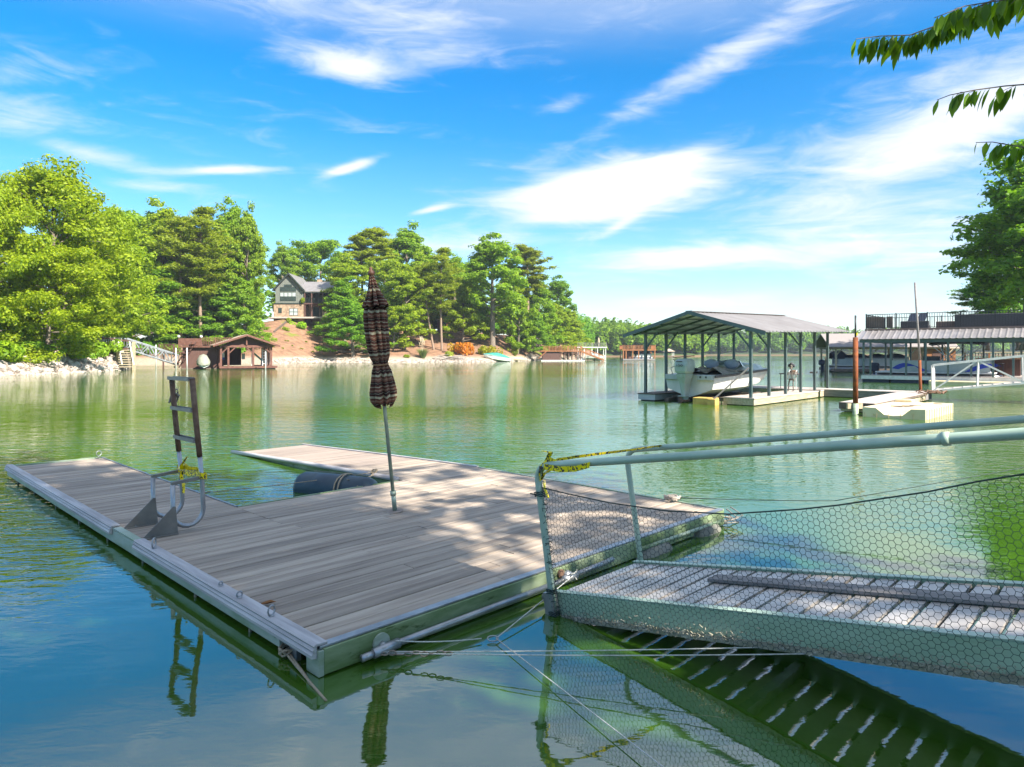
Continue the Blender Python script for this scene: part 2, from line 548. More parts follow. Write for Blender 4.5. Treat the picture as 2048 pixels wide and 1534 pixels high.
M['stone'] = mat('tan_field_stone', (0.42, 0.30, 0.20), (0.24, 0.17, 0.12), scale=2.4, rough=0.9, bump=0.5, lo=0.4, hi=0.6, spots=(3.2, 0.6, (0.5, 0.42, 0.32)))
M['glass'] = mat('dark_window_glass', (0.03, 0.045, 0.045), (0.05, 0.07, 0.07), rough=0.06, spec=0.8)
M['glass_pale'] = mat('curtained_window_glass', (0.45, 0.5, 0.5), (0.36, 0.41, 0.41), rough=0.1, spec=0.8)
M['frame_dark'] = mat('dark_window_frame', (0.03, 0.045, 0.04), (0.04, 0.055, 0.05), rough=0.5)
M['bark'] = mat('grey_brown_bark', (0.13, 0.10, 0.075), (0.22, 0.18, 0.14), scale=5, stretch=(3, 3, 0.6), rough=0.95, bump=0.5)
M['bark_pine'] = mat('pine_bark', (0.20, 0.13, 0.09), (0.30, 0.22, 0.16), scale=5, stretch=(3, 3, 0.7), rough=0.95, bump=0.5)
M['rock'] = mat('pale_riprap_stone', (0.50, 0.44, 0.38), (0.32, 0.27, 0.23), scale=1.5, rough=0.95, bump=0.4, var=0.28)
M['driftwood'] = mat('silver_driftwood', (0.40, 0.35, 0.30), (0.27, 0.23, 0.19), scale=4, rough=0.9)
M['leaf'] = leaf_mat('broad_leaf', (0.112, 0.205, 0.016), (0.325, 0.435, 0.036), trans=0.50)
M['leaf_bright'] = leaf_mat('yellow_green_leaf', (0.125, 0.205, 0.008), (0.355, 0.435, 0.022), trans=0.48)
M['needle'] = leaf_mat('pine_needle', (0.140, 0.205, 0.028), (0.345, 0.420, 0.060), trans=0.50)
M['grass'] = leaf_mat('grass_blade', (0.10, 0.15, 0.04), (0.26, 0.28, 0.12), trans=0.3)
M['person_dark'] = mat('dark_bone', (0.06, 0.05, 0.045), (0.30, 0.27, 0.22), scale=16, rough=0.8)

# ------------------------------------------------------------------ water
def water_material():
    m = bpy.data.materials.new('green_lake_water')
    m.use_nodes = True
    N, L = m.node_tree.nodes, m.node_tree.links
    b = N['Principled BSDF']
    b.inputs['Base Color'].default_value = (0.040, 0.104, 0.009, 1)
    b.inputs['Roughness'].default_value = 0.03
    b.inputs['IOR'].default_value = 3.0
    b.inputs['Specular IOR Level'].default_value = 0.5
    geo = N.new('ShaderNodeNewGeometry')

    def noise(scale, stretch, rot, detail, rough=0.5, dist=0.0):
        mp = N.new('ShaderNodeMapping')
        mp.inputs['Scale'].default_value = stretch
        mp.inputs['Rotation'].default_value = (0, 0, rot)
        L.new(geo.outputs['Position'], mp.inputs[0])
        n = N.new('ShaderNodeTexNoise')
        n.inputs['Scale'].default_value = scale
        n.inputs['Detail'].default_value = detail
        n.inputs['Roughness'].default_value = rough
        n.inputs['Distortion'].default_value = dist
        L.new(mp.outputs[0], n.inputs['Vector'])
        return n.outputs['Fac']

    def mth(op, a, b2):
        n = N.new('ShaderNodeMath')
        n.operation = op
        for i, v in enumerate((a, b2)):
            if isinstance(v, (int, float)): n.inputs[i].default_value = v
            else: L.new(v, n.inputs[i])
        return n.outputs[0]

    def mr(a, f0, f1, t0, t1):
        n = N.new('ShaderNodeMapRange')
        n.interpolation_type = 'SMOOTHSTEP'
        L.new(a, n.inputs[0])
        for i, v in enumerate((f0, f1, t0, t1)):
            n.inputs[i + 1].default_value = v
        return n.outputs[0]
    fine = noise(6.5, (0.55, 1.25, 1), R(-20), 3, 0.55, 0.3)
    mid = noise(1.5, (0.7, 1.3, 1), R(15), 2, 0.5)
    swell = noise(0.9, (1, 1, 1), 0, 1)
    # wind patches, and the sheltered water in the lee of the near dock
    patch = mr(noise(0.06, (0.6, 1.4, 1), R(20), 2), 0.36, 0.62, 0.30, 1.0)
    dist = N.new('ShaderNodeVectorMath')
    dist.operation = 'DISTANCE'
    L.new(geo.outputs['Position'], dist.inputs[0])
    dist.inputs[1].default_value = (1.6, 2.2, 0)
    calm = mr(dist.outputs['Value'], 4.2, 8.0, 0.10, 1.0)
    far = mr(dist.outputs['Value'], 16.0, 60.0, 1.0, 0.75)
    amp = mth('MULTIPLY', mth('MULTIPLY', patch, calm), far)
    h = mth('ADD', mth('MULTIPLY', mth('ADD', mth('MULTIPLY', fine, 0.024), mth('MULTIPLY', mid, 0.028)), amp), mth('MULTIPLY', swell, 0.009))
    bp = N.new('ShaderNodeBump')
    bp.inputs['Strength'].default_value = 1.0
    bp.inputs['Distance'].default_value = 1.0
    L.new(h, bp.inputs['Height'])
    L.new(bp.outputs[0], b.inputs['Normal'])
    return m
M['water'] = water_material()
w = MB()
w.add([(-880, -190, 0), (880, -190, 0), (880, 880, 0), (-880, 880, 0)], [(0, 1, 2, 3)])
prop(w.build('lake_water', M['water']), 'green rippled lake water', kind='structure')

# ------------------------------------------------------------------ terrain
def ground_material(name, shore, dirt, dirt2, grass, grass_lo=0.55, zshore=(0.5, 1.1)):
    m = bpy.data.materials.new(name)
    m.use_nodes = True
    N, L = m.node_tree.nodes, m.node_tree.links
    b = N['Principled BSDF']
    b.inputs['Roughness'].default_value = 0.95
    b.inputs['Specular IOR Level'].default_value = 0.1
    geo = N.new('ShaderNodeNewGeometry')

    def noise(scale, detail):
        n = N.new('ShaderNodeTexNoise')
        n.inputs['Scale'].default_value = scale
        n.inputs['Detail'].default_value = detail
        n.inputs['Roughness'].default_value = 0.65
        L.new(geo.outputs['Position'], n.inputs['Vector'])
        return n.outputs['Fac']

    def ramp(f, lo, hi):
        n = N.new('ShaderNodeMapRange')
        L.new(f, n.inputs[0])
        n.inputs[1].default_value = lo
        n.inputs[2].default_value = hi
        return n.outputs[0]

    def mix(f, a, b2):
        n = N.new('ShaderNodeMix')
        n.data_type = 'RGBA'
        L.new(f, n.inputs['Factor'])
        for k, v in (('A', a), ('B', b2)):
            if isinstance(v, tuple): n.inputs[k].default_value = (*v, 1)
            else: L.new(v, n.inputs[k])
        return n.outputs['Result']
    c = mix(ramp(noise(0.9, 8), 0.4, 0.62), dirt, dirt2)
    c = mix(ramp(noise(0.085, 5), grass_lo, grass_lo + 0.07), c, grass)
    sep = N.new('ShaderNodeSeparateXYZ')
    L.new(geo.outputs['Position'], sep.inputs[0])
    zz = N.new('ShaderNodeMath')
    zz.operation = 'ADD'
    L.new(sep.outputs[2], zz.inputs[0])
    L.new(ramp(noise(0.8, 4), 0.2, 2.2), zz.inputs[1])
    c = mix(ramp(zz.outputs[0], *zshore), mix(ramp(noise(6, 6), 0.4, 0.6), shore, tuple(x * 0.6 for x in shore)), c)
    L.new(c, b.inputs['Base Color'])
    bp = N.new('ShaderNodeBump')
    bp.inputs['Strength'].default_value = 0.6
    bp.inputs['Distance'].default_value = 0.15
    L.new(noise(3.0, 8), bp.inputs['Height'])
    L.new(bp.outputs[0], b.inputs['Normal'])
    return m

def wob(x, y):
    return math.sin(x * 0.7 + 1.3 * math.sin(y * 0.31)) * 0.5 + math.sin(y * 0.9 + x * 0.23) * 0.3 + math.sin(x * 2.1 - y * 1.7) * 0.2

class Bank:
    """a shore: stations (bearing as photo column, shore distance, height inland), rising away from the water"""
    def __init__(s, stations, prof, tl, rough=0.15):
        s.st, s.prof, s.tl, s.rough = stations, prof, tl, rough

    def shore(s, px):
        a = s.st
        if px <= a[0][0]: return a[0][1], a[0][2]
        for (p0, d0, h0), (p1, d1, h1) in zip(a, a[1:]):
            if px <= p1:
                k = (px - p0) / (p1 - p0)
                return d0 + (d1 - d0) * k, h0 + (h1 - h0) * k
        return a[-1][1], a[-1][2]

    def h(s, px, t):
        d, H = s.shore(px)
        pr = s.prof
        z = pr[-1][1] * H + pr[-1][2]
        for (t0, k0, c0), (t1, k1, c1) in zip(pr, pr[1:]):
            if t <= t1:
                f = min(max((t - t0) / (t1 - t0), 0), 1)
                z = (k0 + (k1 - k0) * f) * H + c0 + (c1 - c0) * f
                break
        q = Q(px, d + t)
        return z + s.rough * wob(q.x * 0.6, q.y * 0.6) * min(max((t + 1) / 3, 0), 1)

    def at(s, px, t, dz=0.0):
        d, _ = s.shore(px)
        v = Q(px, d + t)
        v.z = s.h(px, t) + dz
        return v

    def mesh(s, name, m, step):
        p0, p1 = s.st[0][0], s.st[-1][0]
        n = int((p1 - p0) / step) + 1
        V, F = [], []
        T = s.tl
        for i in range(n + 1):
            px = p0 + (p1 - p0) * i / n
            for t in T:
                V.append(tuple(s.at(px, t)))
        k = len(T)
        for i in range(n):
            for j in range(k - 1):
                a = i * k + j
                F.append((a, a + k, a + k + 1, a + 1))
        return np_mesh(name, V, F, m, smooth=True)

M['hill'] = ground_material('mulch_hillside', (0.42, 0.34, 0.26), (0.29, 0.170, 0.105), (0.18, 0.105, 0.068), (0.16, 0.19, 0.03), grass_lo=0.60, zshore=(0.9, 1.5))
M['bankmat'] = ground_material('leafy_bank', (0.40, 0.32, 0.25), (0.16, 0.11, 0.07), (0.10, 0.075, 0.045), (0.06, 0.10, 0.02), zshore=(1.3, 2.0))
M['ridge'] = ground_material('forest_ridge', (0.20, 0.13, 0.08), (0.05, 0.07, 0.03), (0.04, 0.06, 0.03), (0.05, 0.09, 0.02), zshore=(0.5, 0.8))

TL = [-4, -1.5, -0.4, 0.3, 1, 2, 3.2, 5, 7, 9.5, 12, 15, 18, 22, 26, 30, 35, 40, 48, 60, 80]
prof_hill = [(-4, 0, -1.2), (0, 0, 0.0), (1.5, 0, 0.45), (5, 0.04, 1.1), (14, 0.38, 0.8), (30, 0.95, 0.2), (42, 1.0, 0.2), (90, 1.15, 0.3)]
HILL = Bank([(120, 98, 3.5), (300, 102, 4.5), (430, 108, 6), (540, 108, 8.5), (600, 117, 9.2), (640, 122, 9.2), (760, 123, 7.5), (860, 127, 7.2),
             (900, 129, 7.0), (980, 130, 6.5), (1060, 150, 5.5), (1120, 164, 4.5), (1165, 176, 3.5), (1185, 196, 2.2)], prof_hill, TL, 0.22)
prop(link('hillside', HILL.mesh('hillside', M['hill'], 5)), 'mulched hillside shore below the house', kind='structure')

prof_left = [(-4, 0, -1.2), (0, 0, 0), (1.4, 0, 1.0), (3.5, 0, 1.9), (8, 0.3, 1.9), (35, 1, 1.9)]
LEFT = Bank([(-900, 42, 3), (-300, 47, 2.5), (0, 53, 2.0), (90, 57, 1.8), (180, 63.5, 1.5), (244, 69, 1.0), (256, 73, 0.2), (262, 80, -1.0)], prof_left,
            [-4, -1.5, -0.4, 0.3, 0.8, 1.4, 2.2, 3.5, 5, 8, 12, 18, 25, 35], 0.15)
prop(link('left_bank', LEFT.mesh('left_bank', M['bankmat'], 6)), 'rocky left shore under the bright trees', kind='structure')
leftbank = bpy.data.objects['left_bank']
hillside = bpy.data.objects['hillside']

prof_ridge = [(-8, 0, -2), (0, 0, 0), (3, 0, 1.2), (20, 0.3, 1.2), (60, 1, 0), (120, 1.2, 0)]
RT = [-8, -2, 0, 2, 4, 8, 14, 20, 30, 45, 60, 90, 120]
RIDGE1 = Bank([(1050, 285, 7), (1200, 285, 7.5), (1300, 292, 6), (1370, 300, 4), (1400, 312, 2), (1412, 330, 0)], prof_ridge, RT, 0.3)
prop(link('near_ridge', RIDGE1.mesh('near_ridge', M['ridge'], 12)), 'low wooded ridge across the lake', kind='structure')
RIDGE2 = Bank([(1330, 430, 7), (1500, 430, 6), (1700, 450, 6), (2100, 460, 8), (2500, 430, 8)], prof_ridge, RT, 0.3)
prop(link('far_ridge', RIDGE2.mesh('far_ridge', M['ridge'], 14)), 'distant wooded ridge on the horizon', kind='structure')

# the bank behind and to the right of the camera, where the gangways land
def polyline_bank(name, pts, prof, m, label):
    V, F = [], []
    n = len(pts)
    k = len(prof)
    for i, p in enumerate(pts):
        a = Vector(pts[max(i - 1, 0)] + (0,))
        b = Vector(pts[min(i + 1, n - 1)] + (0,))
        t = (b - a).normalized()
        nr = Vector((t.y, -t.x, 0))
        for (q, z) in prof:
            v = Vector(p + (0,)) + nr * q
            V.append((v.x, v.y, z + 0.12 * wob(v.x, v.y) * (q > 0.5)))
    for i in range(n - 1):
        for j in range(k - 1):
            a = i * k + j
            F.append((a, a + k, a + k + 1, a + 1))
    return prop(link(name, np_mesh(name, V, F, m, True)), label, kind='structure')
near_pts = [(-60, -14), (-30, -9), (-14, -6), (-6, -4), (-2, -2.6), (1.0, -1.4), (3.0, 0.3), (4.4, 2.2), (6.4, 5.2), (9.2, 9), (13, 13.4), (19, 20), (26, 28.5), (33, 38), (37, 45), (40, 54), (46, 66), (60, 84), (90, 110), (140, 150)]
polyline_bank('near_bank', near_pts, [(-3, -1.2), (-0.6, -0.3), (0, 0.05), (0.8, 0.55), (2, 1.1), (4, 1.6), (8, 2.4), (16, 4), (40, 7)], M['bankmat'], 'wooded bank beside and behind the dock')

# ------------------------------------------------------------------ rocks along the shores
def rock_mesh(seed, m):
    rng = random.Random(seed)
    b = MB()
    n, k = 6, 4
    secs = []
    for i in range(k + 1):
        a = -math.pi / 2 + math.pi * i / k
        rr = max(math.cos(a), 0.12)
        secs.append([(rr * math.cos(2 * math.pi * j / n + i * 0.3) * rng.uniform(0.7, 1.15), rr * math.sin(2 * math.pi * j / n + i * 0.3) * rng.uniform(0.7, 1.15) * 0.8, math.sin(a) * rng.uniform(0.55, 0.75)) for j in range(n)])
    b.loft(secs)
    return b.mesh('rock', m)
ROCKS = [rock_mesh(i, M['rock']) for i in range(7)]
rng = random.Random(5)
for i in range(230):                                     # the larger stones of the left bank, one by one
    px = rng.uniform(-40, 250)
    t = rng.uniform(-0.3, 3.3) if i % 3 else rng.uniform(-0.3, 1.5)
    r = rng.uniform(0.16, 0.42)
    link('rock', rng.choice(ROCKS), leftbank, loc=LEFT.at(px, t, r * 0.15), rot=(rng.uniform(-.5, .5), rng.uniform(-.5, .5), rng.uniform(0, 6)), scale=(r * rng.uniform(.8, 1.4), r, r * rng.uniform(.7, 1.1)))

def rock_field(name, pts, seed, m, label, parent=None):
    rg = np.random.default_rng(seed)
    V, F = [], []
    base = []
    for me in ROCKS:
        base.append(([tuple(v.co) for v in me.vertices], [tuple(p.vertices) for p in me.polygons]))
    Vs, Fs, n = [], [], 0
    for (p, r) in pts:
        vs, fs = base[rg.integers(len(base))]
        a = rg.uniform(0, 6.28)
        ca, sa = math.cos(a), math.sin(a)
        sx, sy, sz = r * rg.uniform(.8, 1.4), r, r * rg.uniform(.7, 1.1)
        Vs += [(p[0] + ca * v[0] * sx - sa * v[1] * sy, p[1] + sa * v[0] * sx + ca * v[1] * sy, p[2] + v[2] * sz) for v in vs]
        Fs += [tuple(i + n for i in f) for f in fs]
        n += len(vs)
    me = bpy.data.meshes.new(name)
    me.from_pydata(Vs, [], Fs)
    me.materials.append(m)
    o = link(name, me, parent)
    o['kind'] = 'stuff'
    o['label'] = label
    return o
M['rock_mix'] = mat('pale_shore_rubble', (0.46, 0.40, 0.34), (0.20, 0.165, 0.135), scale=1.6, rough=0.95, bump=0.3, detail=2, lo=0.38, hi=0.62)
pts = []
for i in range(1700):
    px = rng.uniform(-120, 254)
    pts.append((LEFT.at(px, rng.uniform(-0.5, 3.2) * rng.uniform(0.5, 1), 0.03), rng.uniform(0.07, 0.2)))
rock_field('shore_rubble', pts, 1, M['rock_mix'], 'pale loose stones on the left shore')
pts = []
for i in range(3600):
    px = rng.uniform(530, 1100)
    lim = 2.6 if px < 700 else 1.8 + 1.2 * math.sin(px * 0.03)
    pts.append((HILL.at(px, rng.uniform(-0.6, max(lim, 1.0)), 0.03), rng.uniform(0.10, 0.30)))
rock_field('shore_rubble', pts, 2, M['rock_mix'], 'band of grey stones along the far hillside shore')

# ------------------------------------------------------------------ trees
def leaf_arrays(C, Nn, S, rg, width=0.62):
    n = len(C)
    Nn = Nn / (np.linalg.norm(Nn, axis=1, keepdims=True) + 1e-9)
    r = rg.normal(size=(n, 3))
    T = np.cross(Nn, r)
    T /= (np.linalg.norm(T, axis=1, keepdims=True) + 1e-9)
    B = np.cross(Nn, T)
    s = S[:, None]
    sag = Nn * s * 0.12
    V = np.stack([C - T * s * 0.5, C + B * s * 0.5 * width + sag, C + T * s * 0.5, C - B * s * 0.5 * width + sag], axis=1).reshape(-1, 3)
    F = np.arange(n * 4).reshape(-1, 4)
    return V, F

def broadleaf(seed, h, r, base, limbs, leaves, size, shape='oval', flat=0.62, lm='leaf', droop=0.0):
    rng = random.Random(seed)
    rg = np.random.default_rng(seed)
    tb = MB()
    wobx, woby = rng.uniform(-.03, .03) * h, rng.uniform(-.03, .03) * h
    def trunk_at(f):
        return Vector((wobx * math.sin(f * 3), woby * math.sin(f * 2.3), h * f))
    tr = h * 0.017
    tb.tube([trunk_at(f) for f in (0, .04, .15, .3, .45, .6, .75, .88)], [tr * k for k in (1.5, 1.1, 1, .86, .7, .5, .3, .12)], 8)
    clumps = []
    for i in range(limbs):
        f = i / (limbs - 1)
        zf = base + (0.86 - base) * f
        if shape == 'oval': e = r * (1 - 0.75 * abs(2 * f - 0.75) ** 1.9 * 0.75)
        elif shape == 'round': e = r * math.sqrt(max(1 - (2 * f - 0.9) ** 2 * 0.8, 0.08))
        elif shape == 'cone': e = r * (1.05 - 0.85 * f)
        else: e = r * (0.55 + 0.6 * f - 0.55 * max(f - .6, 0) * 2)
        L = max(e, 0.12 * r) * rng.uniform(0.72, 1.12)
        a = i * 2.39996 + rng.uniform(-.4, .4)
        el = R(8 + 52 * f + rng.uniform(-10, 10)) - droop * (1 - f)
        d = Vector((math.cos(a) * math.cos(el), math.sin(a) * math.cos(el), math.sin(el)))
        p0 = trunk_at(zf)
        pts = [p0]
        for k in (0.33, 0.66, 1.0):
            pts.append(p0 + d * L * k + Vector((rng.uniform(-.06, .06) * L, rng.uniform(-.06, .06) * L, 0.10 * L * k * k * (1 - 2 * droop))))
        lr = tr * (0.42 - 0.25 * f)
        tb.tube(pts, [lr, lr * .7, lr * .45, lr * .12], 5, cap=False)
        clumps.append((pts[3], rng.uniform(.17, .25) * r))
        clumps.append((pts[2] * .6 + pts[3] * .4, rng.uniform(.17, .25) * r))
        clumps.append((pts[2] * .6 + pts[1] * .4, rng.uniform(.14, .22) * r))
        for s in range(3):
            k = rng.uniform(.35, .95)
            q = p0 + d * L * k
            sa = a + rng.choice((-1, 1)) * rng.uniform(.5, 1.2)
            e2 = q + Vector((math.cos(sa), math.sin(sa), rng.uniform(.0, .7) - droop)) * L * rng.uniform(.25, .45)
            tb.tube([q, (q + e2) / 2 + Vector((0, 0, .02 * L)), e2], [lr * .4, lr * .25, lr * .08], 4, cap=False)
            clumps.append((e2, rng.uniform(.13, .22) * r))
    top = trunk_at(0.9)
    for k in range(4):
        clumps.append((top + Vector((rng.uniform(-.2, .2) * r, rng.uniform(-.2, .2) * r, rng.uniform(-.02, .09) * h)), rng.uniform(.15, .24) * r))
    wts = np.array([c[1] ** 2 for c in clumps])
    cnt = np.maximum((wts / wts.sum() * leaves).astype(int), 4)
    Cs, Ns = [], []
    for (c, rc), n in zip(clumps, cnt):
        dd = rg.normal(size=(n, 3))
        dd /= np.linalg.norm(dd, axis=1, keepdims=True)
        # lumpy little sprays instead of a smooth ball
        k = 5
        spr = rg.normal(size=(k, 3)) * 0.5
        idx = rg.integers(k, size=n)
        pos = dd * rc * (0.30 + 0.45 * rg.random((n, 1)) ** 0.6) + spr[idx] * rc * 0.62
        pos[:, 2] *= flat
        Cs.append(np.array(c) + pos)
        Ns.append(dd * 0.85 + np.array([0, 0, 0.50]) + rg.normal(size=(n, 3)) * 0.36)
    C, Nn = np.concatenate(Cs), np.concatenate(Ns)
    S = size * rg.uniform(0.65, 1.3, len(C))
    V, F = leaf_arrays(C, Nn, S, rg)
    return tb.mesh('trunk', M['bark'], True), np_mesh('crown', V, F, M[lm])

def pine(seed, h, r, base, whorls, blades, size=0.62):
    rng = random.Random(seed)
    rg = np.random.default_rng(seed)
    tb = MB()
    bend = rng.uniform(-.02, .02) * h
    def trunk_at(f): return Vector((bend * math.sin(f * 3), bend * .6 * math.sin(f * 2), h * f))
    tr = h * 0.0105
    tb.tube([trunk_at(f) for f in (0, .03, .2, .4, .6, .8, 1)], [tr * k for k in (1.4, 1.1, 1, .85, .65, .4, .06)], 8)
    tufts = []
    for i in range(whorls):
        f = i / (whorls - 1)
        zf = base + (0.97 - base) * f
        L0 = r * (0.55 + 0.9 * min(f * 2.2, 1)) * (1 - 0.80 * f ** 1.5)
        for j in range(rng.randint(2, 4)):
            a = rng.uniform(0, 6.28)
            L = L0 * rng.uniform(.55, 1.15)
            el = R(rng.uniform(-12, 16) + 28 * f)
            d = Vector((math.cos(a) * math.cos(el), math.sin(a) * math.cos(el), math.sin(el)))
            p0 = trunk_at(zf + rng.uniform(-.012, .012))
            e = p0 + d * L
            midp = p0 + d * L * .55 + Vector((0, 0, -.03 * L))
            tb.tube([p0, midp, e], [tr * .24, tr * .16, tr * .05], 4, cap=False)
            for k in range(rng.randint(4, 7)):
                q = p0 + d * L * rng.uniform(.35, 1.02) + Vector((rng.uniform(-.16, .16) * L, rng.uniform(-.16, .16) * L, rng.uniform(-.02, .07) * L))
                tufts.append((q, rng.uniform(.4, .75) * r * .24))
    # a few dead stubs on the bare trunk
    for k in range(7):
        zf = rng.uniform(base * .45, base)
        a = rng.uniform(0, 6.28)
        p0 = trunk_at(zf)
        tb.tube([p0, p0 + Vector((math.cos(a), math.sin(a), rng.uniform(-.1, .3))) * rng.uniform(.4, 1.3)], [tr * .18, tr * .05], 4, cap=False)
    per = max(int(blades / len(tufts)), 5)
    Cs, Ns = [], []
    for q, rc in tufts:
        dd = rg.normal(size=(per, 3))
        dd[:, 2] *= .5
        Cs.append(np.array(q) + dd * rc * .55)
        Ns.append(np.array([0, 0, 1.]) + rg.normal(size=(per, 3)) * .75)
    C, Nn = np.concatenate(Cs), np.concatenate(Ns)
    V, F = leaf_arrays(C, Nn, size * rg.uniform(.6, 1.3, len(C)), rg, width=0.26)
    return tb.mesh('trunk', M['bark_pine'], True), np_mesh('crown', V, F, M['needle'])

KINDS = {}
KINDS['maple'] = (broadleaf(11, 20, 7.2, 0.12, 40, 30000, 0.38, 'oval', lm='leaf_bright'), 20, 7.2)
KINDS['maple2'] = (broadleaf(12, 16, 7.0, 0.08, 30, 34000, 0.36, 'round', lm='leaf_bright', droop=0.25), 16, 7.0)
KINDS['tulip'] = (broadleaf(21, 24, 5.2, 0.16, 34, 22000, 0.46, 'oval'), 24, 5.2)
KINDS['oak'] = (broadleaf(22, 20, 6.4, 0.18, 30, 22000, 0.46, 'round'), 20, 6.4)
KINDS['beech'] = (broadleaf(23, 18, 5.0, 0.08, 30, 20000, 0.42, 'cone'), 18, 5.0)
KINDS['gum'] = (broadleaf(24, 22, 5.4, 0.26, 30, 22000, 0.46, 'oval'), 22, 5.4)
KINDS['young'] = (broadleaf(25, 10, 3.4, 0.10, 22, 12000, 0.36, 'oval', lm='leaf_bright'), 10, 3.4)
KINDS['pine'] = (pine(31, 25, 4.6, 0.42, 22, 15000), 25, 4.6)
KINDS['pine2'] = (pine(32, 25, 4.2, 0.56, 16, 12000), 25, 4.2)
KINDS['pine3'] = (pine(33, 25, 5.0, 0.34, 24, 15000), 25, 5.0)

trng = random.Random(77)
def tree(kind, name, label, pos, height, width, tint=(1, 1, 1), group=None, lean=(0, 0)):
    (tm, cm), h0, r0 = KINDS[kind]
    o = thing(name, label, 'tree', pos, trng.uniform(0, 6.28), group)
    o.rotation_euler = (lean[0], lean[1], o.rotation_euler[2]) if lean == (0, 0) else (lean[0], lean[1], 0)
    sz = height / h0
    sx = width / (2 * r0)
    t = link('trunk', tm, o)
    c = link('crown', cm, o)
    ts = min(sx, sz) if sx < sz * .6 else sx
    t.scale = (sx, sx, sz)
    c.scale = (sx, sx, sz)
    c.color = (*tint, 1)
    return o

def htree(bank, kind, name, label, px, top, wpx, t, tint=(1, 1, 1), lean=(0, 0), sink=0.3, group='trees on the far hillside'):
    p = bank.at(px, t, -sink)
    d = p.y
    wpx = wpx * (1.22 if bank is HILL else 1.0)
    hgt = ZY(top, d) - p.z
    return tree(kind, name, label, p, hgt, wpx * d / FPX, tint, group, lean)

Y_ = (1.14, 1.06, 0.75)
D_ = (0.75, 0.92, 0.9)  # darker leaf tint; on understory trees it puts shade into the colour
O_ = (1.05, 1.02, 0.8)
G_ = (0.92, 1.02, 0.85)
LB = 'trees on the left bank'
htree(LEFT, 'maple', 'maple_tree', 'tall airy yellow-green tree rising highest at the left edge', 105, 322, 290, 7, (1, 1, 1), group=LB)
htree(LEFT, 'maple2', 'maple_tree', 'dense yellow-green tree cut by the left picture edge', -25, 385, 230, 5, (1.05, 1.05, 1), group=LB)
htree(LEFT, 'maple2', 'maple_tree', 'bright tree with boughs hanging over the left shore rocks', 190, 430, 215, 9, (0.95, 1, 1), group=LB)
htree(LEFT, 'maple2', 'maple_tree', 'low spreading yellow-green tree in front of the left maples', 95, 500, 230, 2.5, (1.08, 1.05, 1), group=LB)
htree(LEFT, 'beech', 'beech_tree', 'green tree behind the bright trees on the left bank', 245, 420, 150, 20, (1.15, 1.1, .8), group=LB)
# the wood behind the brown boathouse
htree(HILL, 'tulip', 'tulip_tree', 'round-topped broadleaf tree between the left bank and the pines', 325, 402, 130, 12, Y_)
htree(HILL, 'oak', 'oak_tree', 'broadleaf tree half hidden behind the left bank trees', 268, 420, 150, 16, G_)
htree(HILL, 'pine3', 'pine_tree', 'olive pine with bare trunk left of the boathouse roof', 362, 432, 105, 7, O_)
htree(HILL, 'pine', 'pine_tree', 'taller olive pine with straight orange trunk behind the boathouse', 404, 418, 100, 6, O_)
htree(HILL, 'tulip', 'tulip_tree', 'green tree between the olive pines and the tall twin crowns', 440, 412, 100, 14, Y_)
htree(HILL, 'tulip', 'tulip_tree', 'tallest dense crown left of the house', 464, 398, 84, 14, G_)
htree(HILL, 'tulip', 'tulip_tree', 'full green column of leaves next to the house gable', 493, 406, 66, 12, (1, 1, 0.9))
htree(HILL, 'beech', 'beech_tree', 'leafy green tree standing above the boathouse ridge', 484, 555, 78, 9, (0.95, 1.05, 1))
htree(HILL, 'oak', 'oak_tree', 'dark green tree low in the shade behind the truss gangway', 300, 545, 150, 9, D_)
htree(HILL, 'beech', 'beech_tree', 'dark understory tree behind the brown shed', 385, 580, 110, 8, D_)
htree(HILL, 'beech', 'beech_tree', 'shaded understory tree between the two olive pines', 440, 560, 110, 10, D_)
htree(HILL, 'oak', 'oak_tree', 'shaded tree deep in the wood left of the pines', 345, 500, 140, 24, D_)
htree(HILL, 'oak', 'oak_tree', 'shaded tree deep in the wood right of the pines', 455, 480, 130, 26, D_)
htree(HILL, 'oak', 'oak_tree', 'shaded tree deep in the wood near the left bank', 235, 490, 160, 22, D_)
# around the house
htree(HILL, 'tulip', 'tulip_tree', 'slim tree rising just behind the house gable', 566, 483, 55, 52, (0.95, 1, 1))
htree(HILL, 'oak', 'oak_tree', 'rounded green tree behind the house roof', 634, 482, 115, 54, G_)
htree(HILL, 'oak', 'oak_tree', 'pale green tree behind the left end of the house', 600, 520, 70, 56, (1.1, 1.1, 1))
htree(HILL, 'beech', 'beech_tree', 'large leafy tree hiding the right end of the house', 690, 555, 84, 14, (0.8, 1.0, 0.95))
htree(HILL, 'beech', 'beech_tree', 'dark bushy tree down at the stony shore left of the parasol', 706, 600, 100, 3.5, (0.7, 0.95, 0.9))
htree(HILL, 'tulip', 'tulip_tree', 'golden-green broadleaf tree left of the parasol top', 700, 505, 84, 22, Y_)
htree(HILL, 'oak', 'oak_tree', 'sunlit crown filling the gap behind the parasol cloth', 765, 520, 84, 24, Y_)
htree(HILL, 'tulip', 'tulip_tree', 'light green crown between the parasol and the leaning pine', 846, 502, 78, 28, (1.1, 1.08, .8))
htree(HILL, 'tulip', 'tulip_tree', 'light green crown right of the tall dark-trunked tree', 1018, 535, 66, 18, Y_)
htree(HILL, 'oak', 'oak_tree', 'mid green crown behind the grass slope trees', 938, 525, 70, 36, G_)
htree(HILL, 'pine2', 'pine_tree', 'tall orange-tinted pine behind the parasol top', 724, 468, 78, 28, O_)
htree(HILL, 'pine2', 'pine_tree', 'highest orange-tinted pine just right of the parasol top', 748, 456, 90, 30, O_)
htree(HILL, 'tulip', 'tulip_tree', 'high green crown right of the orange pines', 812, 444, 112, 36, G_)
